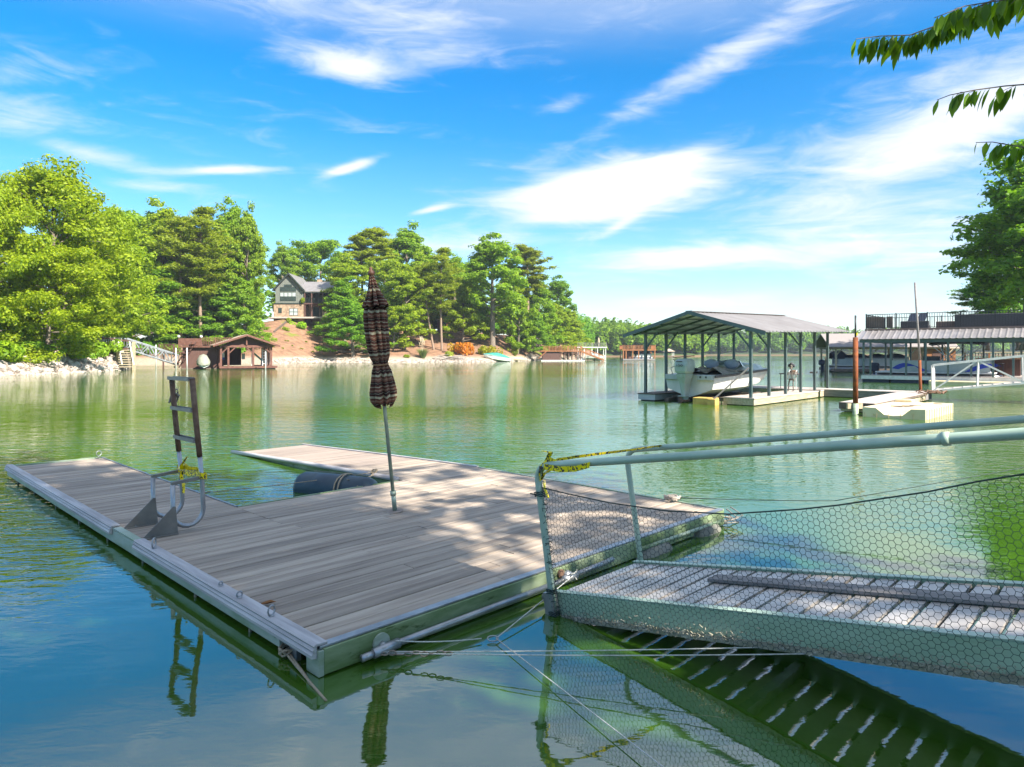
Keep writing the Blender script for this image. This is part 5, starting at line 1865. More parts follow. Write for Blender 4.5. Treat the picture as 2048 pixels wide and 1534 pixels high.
for y, wd, z in ((2.4, .92, .92), (2.9, .90, 1.10), (3.6, .84, 1.18), (4.4, .70, 1.16), (5.2, .46, 1.09), (5.9, .18, 1.0)):
    secs.append([(-wd, y, .9), (-wd * .72, y, z), (0, y, z + .05), (wd * .72, y, z), (wd, y, .9), (0, y, .88)])
b.loft(secs)
b.build('fore_deck', M['gel_white'], boat)
b = MB()
rgb = random.Random(4)
secs = []
for y in (.45, .8, 1.2, 1.7, 2.2, 2.6, 3.0):
    row = []
    for k in range(9):
        x = -.9 + 1.8 * k / 8
        row.append((x, y + rgb.uniform(-.05, .05), .98 + .10 * math.sin(k * 1.7 + y * 3) + rgb.uniform(-.05, .05) - (.12 if k in (0, 8) else 0)))
    secs.append(row)
b.loft(secs, closed=False)
b.build('crumpled_cover', M['canvas_dark'], boat)
for x, y in ((-.35, 2.3), (.4, 2.5)):
    b = MB()
    b.ball((x, y, 1.18), .26, 12, 8, (1.25, .35, .7))
    b.build('seat_back', M['vinyl'], boat, smooth=True)
b = MB()
b.ball((-.1, 3.2, 1.16), .28, 12, 8, (1.6, .5, .6))
b.build('dark_cushion', M['charcoal'], boat, smooth=True)
b = MB()
secs = []
for a in [k * math.pi / 8 for k in range(9)]:
    x = -.80 * math.cos(a)
    secs.append([(x, 2.6 + .55 * math.sin(a), 1.08), (x * .92, 2.45 + .5 * math.sin(a), 1.30)])
b.loft(secs, closed=False)
b.build('windscreen', M['glass_pale'], boat)
MB().ext(-.95, -.35, -.12, .02, .62, .82).build('transom_pod', M['gel_grey'], boat, bevel=.03)
MB().ext(.35, .95, -.12, .02, .62, .82).build('transom_pod', M['gel_grey'], boat, bevel=.03)
b = MB()
for x in (.5, .72):
    b.tube([(x, -.125, .74), (x, -.14, .74)], .035, 10)
b.build('vent_cap', M['black'], boat)
b = MB()
b.tube([(-.75, .1, .82), (-.8, .05, 1.05), (-.6, .0, 1.12)], .015, 6)
b.build('grab_rail', M['steel_green'], boat)
mot = MB()
secs = []
for y0_, y1_, wd, z in ((-.62, -.12, .20, .86), (-.66, -.08, .25, .95), (-.68, -.06, .26, 1.15), (-.64, -.08, .25, 1.32), (-.55, -.14, .19, 1.40)):
    secs.append([(-wd, y1_, z), (-wd, y0_ + .06, z), (-wd + .06, y0_, z), (wd - .06, y0_, z), (wd, y0_ + .06, z), (wd, y1_, z)])
mot.loft(secs)
ob = mot.build('outboard_motor', M['cowl'], boat, bevel=.02)
b = MB()
secs = []
for y0_, y1_, wd, z in ((-.40, -.20, .05, -.12), (-.46, -.16, .07, .05), (-.48, -.14, .075, .25), (-.52, -.12, .10, .5), (-.60, -.1, .17, .75), (-.62, -.1, .20, .855)):
    secs.append([(-wd, y1_, z), (-wd, y0_, z), (0, y0_ - .03, z), (wd, y0_, z), (wd, y1_, z)])
b.loft(secs)
b.build('drive_leg', M['cowl'], ob)
b = MB()
b.box((0, -.36, .06), (.30, .42, .02))
b.build('anti_ventilation_plate', M['cowl'], ob)
b = MB()
b.tube([(0, -.52, -.10), (0, -.12, -.10)], [.05, .07], 10)
for k in range(3):
    a = k * 2.094
    b.box((.09 * math.cos(a), -.53, -.10 + .09 * math.sin(a)), (.12, .02, .08), M=Matrix.Rotation(-a, 3, 'Y') @ Matrix.Rotation(.5, 3, 'X'))
b.build('propeller', M['rust'], ob)
b = MB()
b.box((-.02, -.686, 1.30), (.24, .012, .03))
b.build('cowl_vent', M['black'], ob)
cu = bpy.data.curves.new('model_number', 'FONT')
cu.body = '150'
cu.size = .15
cu.extrude = .003
cu.align_x = 'CENTER'
to = bpy.data.objects.new('power_number', cu)
COL.objects.link(to)
dg = bpy.context.evaluated_depsgraph_get()
tme = bpy.data.meshes.new_from_object(to.evaluated_get(dg))
bpy.data.objects.remove(to)
tme.materials.clear()
tme.materials.append(M['black'])
t_o = link('power_number', tme, ob, loc=(-.02, -.690, 1.12), rot=(R(90), 0, 0), scale=(1.25, .8, 1))
b = MB()
b.bar((-.5, -.3, 1.44), (.15, .1, 1.50), .03)
b.bar((-.45, -.35, 1.38), (-.2, -.15, .95), .02)
b.build('fallen_bimini_frame', M['dark_wood'], boat)

# figure and bits on the shelter deck
fig = thing('skeleton_figure', 'thin dark skeleton figure standing upright on the shelter deck', 'figure', sw(-.62, 5.2, SZ), TH)
b = MB()
for s in (-1, 1):
    b.tube([(s * .07, 0, .46), (s * .09 - .02, -.02, .24), (s * .10 - .03, .02, .02)], [.03, .025, .018], 6)
    b.box((s * .10 - .03, -.03, .012), (.05, .13, .024))
    b.tube([(s * .13, 0, .74), (s * .18, .02, .60), (s * .15, -.03, .46)], [.022, .02, .014], 6)
for k in range(5):
    z = .55 + .045 * k
    b.tube([((.10 + .008 * k) * math.cos(a), .07 * math.sin(a), z) for a in [q * math.pi / 6 for q in range(13)]], .011, 5)
b.tube([(0, .04, .44), (0, .03, .6), (0, .03, .78), (0, .0, .90)], .018, 6)
b.box((0, 0, .47), (.19, .09, .07))
b.build('body', M['person_dark'], fig)
b = MB()
b.ball((0, 0, .97), .085, 12, 8, (.85, 1, 1.05))
b.box((0, -.05, .90), (.07, .06, .06))
b.build('head', M['person_dark'], fig, smooth=True)
b = MB()
b.ball((-.075, .0, 1.01), .07, 10, 6, (1, .7, 1))
b.ball((.075, .0, 1.01), .07, 10, 6, (1, .7, 1))
b.ball((0, .02, 1.06), .075, 10, 6)
b.build('headgear', M['charcoal'], fig, smooth=True)
tab = thing('small_table', 'small brown table on thin legs between the boat bow and the figure', 'table', sw(-1.2, 6.7, SZ + .02), TH)
MB().box((0, 0, .62), (.8, .5, .04)).build('table_top', M['brown_panel'], tab)
for sx in (-1, 1):
    for sy in (-1, 1):
        MB().tube([(sx * .36, sy * .2, 0), (sx * .36, sy * .2, .61)], .015, 5).build('leg', M['black_metal'], tab)
MB().ball((.1, 0, .70), .14, 8, 5, (1.2, .7, .6)).build('lid', M['rust'], tab)
st_ = thing('white_boat_ladder', 'white tubular boat ladder standing on the shelter deck', 'ladder', sw(-.85, 5.9, SZ), TH)
for s in (-1, 1):
    MB().tube([(s * .14, 0, 0), (s * .14, 0, .75), (s * .14, .12, .82)], .014, 6).build('side_rail', M['white_metal'], st_)
for z in (.15, .4, .62):
    MB().tube([(-.14, 0, z), (.14, 0, z)], .012, 6).build('rung', M['white_metal'], st_)
b = MB()
b.bar(sw(-.55, 7.6, SZ), sw(-.6, 7.6, .95), .07)
b.bar(sw(-.75, 7.6, .95), sw(-.45, 7.6, .97), .06)
prop(b.build('mooring_post', M['dark_wood']), 'short dark T-shaped mooring post on the back of the shelter deck', 'post')
b = MB()
b.bar(Q(1650, 44, -.3), Q(1652, 44, 1.5), .09)
prop(b.build('stake', M['dark_wood']), 'lone dark stake in open water right of the shelter', 'stake')

# ------------------------------------------------------------------ right floating walkway, jet ski float, pilings
RW = R(-42)
walk = thing('floating_walkway', 'sunlit floating walkway with a finger in front of the covered dock', 'dock', (10.65, 20.1, 0), RW)
pontoon(walk, -.95, 0, 0, 7.0, .30, M['deck_pale'], M['tan_wood'])
pontoon(walk, -4.2, 0, 7.02, 8.1, .31, M['deck_pale'], M['grey_wood'])
MB().ext(-.97, .02, -.02, .06, .10, .295).build('end_board', M['dark_wood'], walk)
MB().ext(-.0, .03, .0, 7.0, .22, .285).build('edge_strip', M['dark_wood'], walk)
b = MB()
for k in range(12):
    a = rgb.uniform(0, 6)
    c = Vector((.2 + rgb.uniform(-.2, .3), 6.5 + rgb.uniform(-.3, .3), .32))
    b.tube([c + Vector((.25 * math.cos(a + t), .2 * math.sin(a + t), .06 * math.sin(2 * t) + .05)) for t in (0, 1, 2, 3)], .02, 5)
prop(b.build('rusty_chain_heap', M['rust'], loc=(10.65, 20.1, 0), rot=(0, 0, RW)), 'heap of rusty chain at the foot of the truss gangway', 'chain')

jet = thing('drive_on_float', 'beige moulded drive-on float moored by the walkway finger', 'float', (10.98, 18.15, 0), R(-44))
secs = []
for y, lip in ((0, .12), (.25, .14), (.5, .20), (.9, .25), (1.6, .27), (2.4, .27), (3.2, .28)):
    ch = lip - .02 if y > .6 else lip * .55
    W = 1.55
    secs.append([(-W, y, -.2), (-W, y, .27), (-W + .34, y, .27 if y > .1 else .26), (-W + .55, y, ch + .02), (-W + .78, y, ch), (-.55, y, ch + .02), (-.34, y, .27), (0, y, .28), (0, y, -.2)])
b = MB()
b.loft(secs)
b.build('body', M['beige'], jet)
for k in range(12):
    y = .12 + k * .27
    MB().ext(-.002, .012, y, y + .012, -.1, .25).build('seam', M['tan_wood'], jet)
for k in range(5):
    MB().ext(-1.50 + k * .3, -1.49 + k * .3, -.012, .002, -.1, .12).build('seam', M['tan_wood'], jet)
for (x, y) in ((-.95, 1.0), (-.75, 1.3), (-.62, 1.6)):
    MB().box((x, y, .265), (.28, .07, .03), .5).build('slot', M['dark_wood'], jet)
MB().box((-.28, 2.8, .285), (.22, .36, .012)).build('hatch', M['tan_wood'], jet)
MB().box((-1.25, 3.0, .31), (.5, .35, .10)).build('bow_stop', M['beige'], jet, bevel=.04)

pil = thing('steel_piling', 'thick orange-rusted steel piling at the walkway finger', 'piling', Q(1711, 19.9, 0))
MB().tube([(0, 0, -.6), (0, 0, .32)], .082, 14).build('base_sleeve', M['fascia'], pil, smooth=True)
MB().tube([(0, 0, .3), (0, 0, 2.24)], .070, 14).build('rusty_pipe', M['rust_bright'], pil, smooth=True)
MB().tube([(0, 0, 2.2), (0, 0, 2.88)], .026, 10).build('inner_pipe', M['black_metal'], pil, smooth=True)
MB().box((.02, -.03, 2.33), (.03, .05, .08)).build('yellow_tag', M['tape'], pil)
b = MB().box((-.16, .06, .24), (.12, .1, .16))
b.box((.16, .06, .24), (.12, .1, .16))
b.build('clamp', M['tan_wood'], pil)
tp = thing('mooring_pole', 'tall thin pole leaning left above the sun deck', 'pole', Q(1842, 26.8, -.4))
MB().tube([(0, 0, 0), (-.05, 0, 1.9)], .055, 10).build('rusty_foot', M['rust_bright'], tp, smooth=True)
MB().tube([(-.05, 0, 1.9), (-.24, 0, 4.95)], [.042, .036], 10).build('shaft', M['grey_wood'], tp, smooth=True)

# ------------------------------------------------------------------ truss gangways
def truss(name, label, a, b_, H, bays, width, m, t=.05):
    a, b_ = Vector(a), Vector(b_)
    o = thing(name, label, 'gangway', a, group='white truss gangways')
    d = b_ - a
    n = Vector((-d.y, d.x, 0)).normalized()
    up = Vector((0, 0, 1))
    for k, off in enumerate((0, width)):
        c = n * off
        MB().bar(c, c + d, t * 1.2).build('bottom_chord', m, o)
        MB().bar(c + up * H, c + d + up * H, t * 1.2).build('top_chord', m, o)
        for i in range(bays + 1):
            q = c + d * (i / bays)
            tilt = d.normalized() * (.06 if i % 2 else -.03)
            MB().bar(q, q + up * H + tilt * .6, t * .9).build('upright', m, o)
        for i in range(bays):
            q0, q1 = c + d * (i / bays), c + d * ((i + 1) / bays)
            if i % 2: MB().bar(q0 + up * H, q1, t * .8).build('diagonal', m, o)
            else: MB().bar(q0, q1 + up * H, t * .8).build('diagonal', m, o)
    nb = int(d.length / .3)
    tm = MB().bar(Vector((0, 0, 0)), n * width, .26, .03).mesh('tread', M['deck_pale'])
    for i in range(nb):
        link('tread', tm, o, loc=d * ((i + .5) / nb))
    return o
truss('truss_gangway', 'white aluminium truss gangway rising to the right bank', (15.75, 25.6, .36), (22.6, 20.9, 1.45), .96, 6, 1.15, M['white_metal'], .06)
la, lb = Q(357, 75, .45), Q(254, 71.5, 2.2)
truss('truss_gangway', 'white truss gangway from the left shore steps to the brown boathouse', lb, la, 1.1, 7, 1.1, M['alu'], .09)

# ------------------------------------------------------------------ covered dock with sun deck (right)
CT = R(-40)
cov = thing('covered_dock', 'two-level covered dock with black railed sun deck and tin skirt roof', 'covered dock', (21.3, 41.7, 0), CT)
CW, CD = 8.3, 6.2
def cw(x, y, z):
    c, s = math.cos(CT), math.sin(CT)
    return Vector((21.3 + c * x - s * y, 41.7 + s * x + c * y, z))
MB().ext(0, CW, 0, .7, .20, .40).build('front_fascia', M['white_metal'], cov)
MB().ext(.02, CW - .02, .02, .68, .402, .44).build('front_deck', M['deck_pale'], cov)
MB().ext(0, .9, .72, CD, .20, .42).build('side_deck', M['deck_pale'], cov)
MB().ext(CW - 2.6, CW, .72, CD, .20, .42).build('side_deck', M['deck_pale'], cov)
for x0, x1 in ((.05, 1.5), (1.6, 3.1), (3.3, 5.2), (5.4, 8.2)):
    MB().ext(x0, x1, .08, .66, -.3, .195).build('float', M['navy'], cov)
for y in (.08, CD - .1):
    for x in (.12, .5, 1.6, 2.4, 3.4, 4.5, 5.6, 6.6, 7.5, CW - .12):
        MB().ext(x - .05, x + .05, y - .05, y + .05, .44 if y < 1 else .42, 2.5).build('post', M['steel_green'], cov)
MB().ext(-.08, CW + .08, -.06, .06, 2.40, 2.62).build('front_beam', M['steel_green'], cov)
MB().ext(-.06, CW + .06, CD - .12, CD, 2.40, 2.62).build('back_beam', M['steel_green'], cov)
for x in (0, CW):
    MB().ext(x - .05, x + .05, .08, CD - .13, 2.42, 2.62).build('side_beam', M['steel_green'], cov)
nb = 9
for k in range(nb):
    x0, x1 = -.2 + (CW + .4) * k / nb, -.2 + (CW + .4) * (k + 1) / nb - .005
    b = MB()
    secs = []
    for j in range(13):
        x = x0 + (x1 - x0) * j / 12
        r = .03 if j % 4 == 0 else 0
        secs.append([(x, -.32, 2.60 + r), (x, 1.05, 3.16 + r)])
    b.loft(secs, closed=False)
    b.build('tin_panel', M['tin'], cov)
MB().ext(-.02, CW + .02, 1.0, CD, 3.10, 3.22).build('sun_deck_floor', M['dark_wood'], cov)
MB().ext(-.02, CW + .02, .98, 1.06, 3.16, 3.26).build('deck_edge', M['brown_panel'], cov)
bal = MB().ext(-.011, .011, -.011, .011, 0, .84).mesh('baluster', M['black_metal'])
def railing(parent, p, q, z, h, step, pstep, bm, m, post=.05):
    p, q = Vector((*p, z)), Vector((*q, z))
    L = (q - p).length
    up = Vector((0, 0, 1))
    MB().bar(p + up * h, q + up * h, post * .9, .035).build('top_rail', m, parent)
    MB().bar(p + up * .09, q + up * .09, post * .7, .03).build('bottom_rail', m, parent)
    npst = max(int(round(L / pstep)), 1)
    for i in range(npst + 1):
        c = p.lerp(q, i / npst)
        MB().ext(c.x - post / 2, c.x + post / 2, c.y - post / 2, c.y + post / 2, z, z + h + .06).build('rail_post', m, parent)
    n_ = int(L / step)
    for i in range(1, n_):
        link('baluster', bm, parent, loc=p.lerp(q, i / n_) + up * .08)
railing(cov, (.03, 1.1), (CW - .03, 1.1), 3.22, .92, .13, 1.65, bal, M['black_metal'])
railing(cov, (.03, 1.16), (.03, CD - .05), 3.22, .92, .16, 1.65, bal, M['black_metal'])
railing(cov, (CW - .03, 1.16), (CW - .03, CD - .05), 3.22, .92, .16, 1.65, bal, M['black_metal'])
railing(cov, (.08, CD - .05), (CW - .08, CD - .05), 3.22, .92, .2, 1.65, bal, M['black_metal'])
for x0, x1 in ((.06, 1.0), (1.15, 1.5)):
    MB().ext(x0, x1, 1.14, 1.17, 3.3, 4.0).build('privacy_panel', M['brown_panel'], cov)
# stair to the sun deck at its right end
sx = CW + .15
for x in (sx, sx + .95):
    MB().bar((x, .6, .2), (x, 3.4, 3.4), .07, .2).build('stringer', M['white_metal'], cov)
    MB().bar((x, .6, 1.15), (x, 3.4, 4.35), .05).build('stair_rail', M['white_metal'], cov)
for k in range(13):
    f = (k + .5) / 13
    MB().box((sx + .475, .6 + 2.8 * f, .25 + 3.1 * f), (.88, .26, .04)).build('tread', M['deck_pale'], cov)
for nm, lb_, x, y, wx, wy, h in (('planter_box', 'long charcoal sofa back behind the sun deck railing', 6.3, 1.75, 3.3, .8, .78), ('outdoor_sofa', 'short charcoal sofa in the middle of the sun deck', 2.6, 1.8, 1.5, .7, .48), ('outdoor_bench', 'brown low bench on the sun deck', 4.35, 1.8, 1.3, .6, .42)):
    o = thing('outdoor_sofa' if 'sofa' in lb_ else 'outdoor_bench', lb_, 'sofa' if 'sofa' in lb_ else 'bench', cw(x, y, 3.22), CT, 'sun deck furniture')
    m_ = M['brown_panel'] if 'brown' in lb_ else M['charcoal']
    MB().ext(-wx / 2, wx / 2, -wy / 2, -wy / 2 + .14, .03, h).build('back', m_, o, bevel=.03)
    MB().ext(-wx / 2, wx / 2, -wy / 2 + .15, wy / 2, .03, h * .5).build('seat', m_, o, bevel=.03)
for i, (x, lb_) in enumerate(((2.35, 'reclining deck chair left on the sun deck behind the sofa'), (2.85, 'reclining deck chair right on the sun deck behind the sofa'))):
    o = thing('deck_chair', lb_, 'chair', cw(x, 2.9, 3.22), CT + .4, 'sun deck chairs')
    MB().bar((-.2, 0, .4), (.1, .35, 1.0), .5, .03).build('back', M['navy'], o)
    MB().box((-.25, -.2, .38), (.5, .5, .04)).build('seat', M['navy'], o)
    for a_ in ((-.45, -.4), (.0, -.4), (-.45, .05), (.0, .05)):
        MB().bar((*a_, 0), (*a_, .38), .03).build('leg', M['white_metal'], o)
for i, x in enumerate((6.2, 6.75)):
    o = thing('bar_stool', ('left bar stool under the sun deck behind the truss gangway', 'right bar stool under the sun deck behind the truss gangway')[i], 'stool', cw(x, 2.6, .42), CT, 'stools under the sun deck')
    MB().lathe([(.18, 0), (.18, .04)], 12, (0, 0, .72)).build('seat', M['charcoal'], o)
    for a in range(4):
        MB().bar((.2 * math.cos(a * 1.57 + .8), .2 * math.sin(a * 1.57 + .8), 0), (.12 * math.cos(a * 1.57 + .8), .12 * math.sin(a * 1.57 + .8), .72), .03).build('leg', M['black_metal'], o)
o = thing('bar_table', 'wooden bar counter under the right half of the sun deck', 'table', cw(6.6, 3.6, .42), CT)
MB().box((0, 0, 1.02), (2.2, .55, .06)).build('counter_top', M['orange_wood'], o)
MB().box((0, .1, .5), (2.0, .3, .96)).build('counter_front', M['brown_wall'], o)
b = MB()
b.loft([[(x, y, -.25) for x, y in ((-2.2, .3), (2.2, .3), (2.2, -.3), (-2.2, -.3))], [(x, y, .22) for x, y in ((-2.25, .34), (2.25, .34), (2.25, -.34), (-2.25, -.34))]])
o = b.build('side_float', M['beige'], bevel=.06)
o.location = cw(5.9, -.45, .0)
o.rotation_euler = (0, 0, CT)
prop(o, 'long beige float along the front of the covered dock', 'float')

# pontoon boats
def pontoon_boat(label, loc, rz, L, panel, accent, cover, bimini):
    o = thing('pontoon_boat', label, 'boat', loc, rz, 'pontoon boats')
    for y in (-.85, .85):
        b = MB()
        b.tube([(-L / 2, y, .18), (-L / 2 + .1, y, .2), (L / 2 - .9, y, .2), (L / 2 - .3, y, .28), (L / 2, y, .38)], [.26, .29, .29, .20, .04], 12)
        b.build('pontoon', M['alu'], o, smooth=True)
    MB().ext(-L / 2, L / 2 - .2, -1.2, 1.2, .50, .58).build('deck', M['white_metal'], o)
    for y in (-1.17, 1.17):
        MB().ext(-L / 2 + .9, L / 2 - .4, y - .02, y + .02, .60, 1.20).build('side_panel', panel, o)
        MB().bar((-L / 2 + .9, y, 1.22), (L / 2 - .4, y, 1.22), .04).build('top_rail', M['alu'], o)
        if accent:
            s = 1 if y > 0 else -1
            for x0, fl in ((-L / 2 + .9, 1), (L / 2 - 1.6, -1)):
                pl = []
                for k in range(9):
                    f = k / 8
                    pl.append((x0 + (f * 1.6 if fl > 0 else (f * 1.2)), .62 + .48 * math.sin((f * .9 + .1 if fl > 0 else f * .55) * math.pi)))
                low = [(x + .35, .62 + (z - .62) * .62) for x, z in pl]
                poly = [(x, y + s * .022, z) for x, z in pl] + [(x, y + s * .022, z) for x, z in reversed(low)]
                bb = MB()
                nn = len(pl)
                for k in range(nn - 1):
                    bb.prism([(pl[k][0], y + s * .022, pl[k][1]), (pl[k + 1][0], y + s * .022, pl[k + 1][1]), (low[k + 1][0], y + s * .022, low[k + 1][1]), (low[k][0], y + s * .022, low[k][1])], (0, s * .008, 0))
                bb.build('blue_graphic', accent, o)
    MB().ext(-L / 2 + 1.0, L / 2 - .5, -1.14, 1.14, .585, .64).build('floor', M['vinyl'], o)
    b = MB()
    secs = []
    for y0_, y1_, wd, z in ((-.3, .12, .17, .55), (-.34, .15, .21, .7), (-.33, .16, .21, .95), (-.26, .10, .15, 1.08)):
        secs.append([(-L / 2 - .2 + y1_, -wd, z), (-L / 2 - .2 + y0_, -wd, z), (-L / 2 - .2 + y0_, wd, z), (-L / 2 - .2 + y1_, wd, z)])
    b.loft(secs)
    mo_ = b.build('outboard_motor', M['navy'], o, bevel=.04)
    MB().ext(-L / 2 - .36, -L / 2 - .12, -.07, .07, -.2, .55).build('drive_leg', M['navy'], mo_)
    if cover:
        b = MB()
        secs = []
        n_ = 14
        for k in range(n_ + 1):
            x = -L / 2 + .5 + (L - .9) * k / n_
            rz_ = 1.36 + .22 * abs(math.sin(k * .9)) + (.3 if k < 3 else 0)
            secs.append([(x, -1.24, 1.15), (x, -.9, rz_ - .1), (x, 0, rz_ + .1), (x, .9, rz_ - .1), (x, 1.24, 1.15)])
        b.loft(secs, closed=False)
        b.build('mooring_cover', M['navy'], o)
    if bimini:
        b = MB()
        secs = []
        for k in range(9):
            x = -.3 + 2.7 * k / 8
            zz = 2.25 + .12 * math.sin(math.pi * k / 8)
            secs.append([(x, -1.1, zz - .06), (x, -.6, zz + .04), (x, .6, zz + .04), (x, 1.1, zz - .06), (x, 0, zz - .14)])
        b.loft(secs)
        b.build('bimini_top', M['navy'], o)
        for y in (-1.12, 1.12):
            for a_, e_ in (((.9, 1.2), (-.2, 2.2)), ((1.0, 1.2), (2.3, 2.2)), ((.3, 1.2), (1.3, 2.2)), ((.7, 1.2), (.2, 2.2))):
                MB().bar((a_[0], y, a_[1]), (e_[0], y, e_[1]), .035).build('bimini_strut', M['alu'], o)
        MB().ext(-.6, .2, -.9, -.3, .64, 1.5).build('helm_console', M['charcoal'], o)
    return o
pontoon_boat('grey pontoon boat with blue swooshes and black bimini under the sun deck', cw(3.7, 2.0, .08), CT, 6.2, M['gel_grey'], M['blue'], False, True)

# ------------------------------------------------------------------ grey-roofed boathouse behind it
def boathouse(name, label, loc, rz, W, D, eave, ridge, roof, post, floor_m, posts, group=None, ov=.5):
    o = thing(name, label, 'boathouse', loc, rz, group)
    MB().ext(0, W, 0, .7, .05, .32).build('deck', floor_m, o)
    MB().ext(0, .7, .72, D, .05, .32).build('deck', floor_m, o)
    MB().ext(W - .7, W, .72, D, .05, .32).build('deck', floor_m, o)
    for y in (.12, D - .12):
        for x in posts:
            MB().ext(x - .08, x + .08, y - .08, y + .08, .3, eave).build('post', post, o)
            if y < 1:
                MB().bar((x + .05, y, eave - .55), (x + .5, y, eave - .02), .09).build('brace', post, o)
    MB().ext(-.02, W + .02, .04, .2, eave - .02, eave + .18).build('beam', post, o)
    MB().ext(-.02, W + .02, D - .2, D - .04, eave - .02, eave + .18).build('beam', post, o)
    for s, ya, yb in ((0, -ov, D / 2), (1, D + ov, D / 2)):
        z0 = eave + .12
        b = MB()
        b.prism([(-ov, ya, z0), (W + ov, ya, z0), (W + ov, yb, ridge), (-ov, yb, ridge)], (0, 0, .07))
        b.build('roof_slope', roof, o)
    return o
gh = boathouse('boathouse', 'grey-shingled boathouse behind the rusted piling', Q(1668, 63, 0), R(-12), 9.6, 6.0, 2.15, 3.55, M['shingle'], M['tan_wood'], M['dark_wood'], (.2, 3.2, 6.4, 9.4))
pontoon_boat('silver pontoon boat with navy cover in the grey-roofed boathouse', Q(1734, 64.5, .05), R(-12), 7.4, M['gel_grey'], None, True, False)
# wooden landing on the right bank
land = thing('shore_deck', 'brown wooden shore deck seen under the sun deck', 'deck', Q(1925, 58, 0), R(-25))
MB().ext(0, 7, 0, 3, .7, .85).build('deck', M['tan_wood'], land)
for x in (.2, 1.9, 3.6, 5.3, 6.8):
    MB().ext(x - .06, x + .06, .06, .18, -.3, 1.75).build('post', M['orange_wood'], land)
MB().ext(0, 7, .05, .19, 1.76, 1.86).build('hand_rail', M['tan_wood'], land)
sb_ = MB().ext(-.03, .03, -.02, .02, .86, 1.75).mesh('baluster', M['brown_panel'])
for k in range(34):
    link('baluster', sb_, land, loc=(.15 + k * .2, .12, 0))
hut = thing('lake_hut', 'small brown hut with pale roof seen through the covered dock', 'hut', Q(1840, 74, 0), R(-15))
MB().ext(0, 3.4, 0, 3, -.3, 2.2).build('wall', M['orange_wood'], hut)
MB().prism([(-.3, -.3, 2.2), (3.7, -.3, 2.2), (3.7, 1.5, 3.0), (-.3, 1.5, 3.0)], (0, 0, .08)).build('roof_slope', M['shingle_tan'], hut)
MB().prism([(-.3, 3.3, 2.2), (3.7, 3.3, 2.2), (3.7, 1.5, 3.0), (-.3, 1.5, 3.0)], (0, 0, .08)).build('roof_slope', M['shingle_tan'], hut)
MB().ext(1.2, 2.2, -.03, -.002, .1, 1.9).build('door', M['brown_wall'], hut)

# ------------------------------------------------------------------ brown boathouse on the left
BR = R(28)
bh = thing('boathouse', 'brown boathouse with tan gable roof and open front in the left cove', 'boathouse', Q(440, 74, 0), BR)
BW, BD = 5.4, 7.0
def part(nm, m, par, *e): return MB().ext(*e).build(nm, m, par)
part('deck', M['red_wood'], bh, -.1, BW + .5, -.35, .75, .08, .30)
part('deck', M['red_wood'], bh, -.1, .7, .77, BD, .08, .30)
part('deck', M['red_wood'], bh, BW - 1.0, BW + .5, .77, BD, .08, .30)
part('float', M['black'], bh, .1, BW + .3, -.2, .7, -.2, .075)
for x in (.1, .85, 3.4, BW - .1):
    part('post', M['red_wood'], bh, x - .1, x + .1, 0, .2, .3, 2.35)
for x in (.1, BW - .1):
    for y in (1.8, 3.5, 5.2, BD - .1):
        part('post', M['red_wood'], bh, x - .1, x + .1, y - .1, y + .1, .3, 2.35)
part('beam', M['red_wood'], bh, -.05, BW + .05, -.02, .22, 2.352, 2.60)
for x in (.1, BW - .1):
    part('beam', M['red_wood'], bh, x - .11, x + .11, .24, BD, 2.352, 2.58)
for x, s in ((.2, 1), (BW - .2, -1), (.95, 1), (3.3, -1)):
    MB().bar((x, .1, 1.75), (x + s * .6, .1, 2.36), .12).build('brace', M['red_wood'], bh)
for s, xa in ((0, -.75), (1, BW + .75)):
    MB().prism([(xa, -.6, 2.52), (xa, BD + .4, 2.52), (BW / 2, BD + .4, 3.72), (BW / 2, -.6, 3.72)], (0, 0, .09)).build('roof_slope', M['shingle_tan'], bh)
    MB().bar((xa, -.62, 2.50), (BW / 2, -.62, 3.70), .05, .2).build('barge_board', M['red_wood'], bh)
MB().bar((BW / 2, -.1, 2.6), (BW / 2, -.1, 3.6), .14).build('king_post', M['red_wood'], bh)
MB().prism([(.2, .3, 2.6), (BW - .2, .3, 2.6), (BW / 2, .3, 3.6)], (0, .08, 0)).build('gable_panel', M['brown_wall'], bh)
part('back_wall', M['brown_wall'], bh, .3, BW - 2.5, BD - .3, BD - .2, .3, 2.3)
# stripes of life vests / toys on the inner side
for i, (x, y, c) in enumerate(((.5, 2.4, 'white_metal'), (.55, 3.0, 'blue'), (.5, 4.2, 'white_metal'), (2.9, 4.6, 'white_metal'))):
    o = MB().box((0, 0, 0), (.35, .2, .7)).build('hanging_vest', M[c], bevel=.05)
    cc, ss = math.cos(BR), math.sin(BR)
    l0 = Q(440, 74, 0)
    o.location = (l0.x + cc * x - ss * y, l0.y + ss * x + cc * y, 1.35 if i % 2 else 1.6)
    o.rotation_euler = (0, 0, BR)
    prop(o, ['white life vest hanging at the front left of the brown boathouse', 'blue life vest hanging inside the brown boathouse', 'white life vest hanging deeper in the brown boathouse', 'white life vest hanging at the middle of the brown boathouse'][i], 'life vest', 'vests hanging in the brown boathouse')
def bw(x, y, z):
    c, s = math.cos(BR), math.sin(BR)
    l0 = Q(440, 74, 0)
    return Vector((l0.x + c * x - s * y, l0.y + s * x + c * y, z))
sld = thing('water_slide', 'green and white slide coming down inside the brown boathouse', 'slide', bw(4.1, 2.4, 0), BR)
b = MB()
secs = []
for k in range(9):
    f = k / 8
    x, z = -1.2 + 2.0 * f, 2.3 - 1.75 * (f ** 1.1)
    secs.append([(x, -.32, z + .2), (x, -.28, z), (x, .28, z), (x, .32, z + .2), (x, .28, z + .06), (x, -.28, z + .06)])
b.loft(secs)
b.build('chute', M['slide_green'], sld)
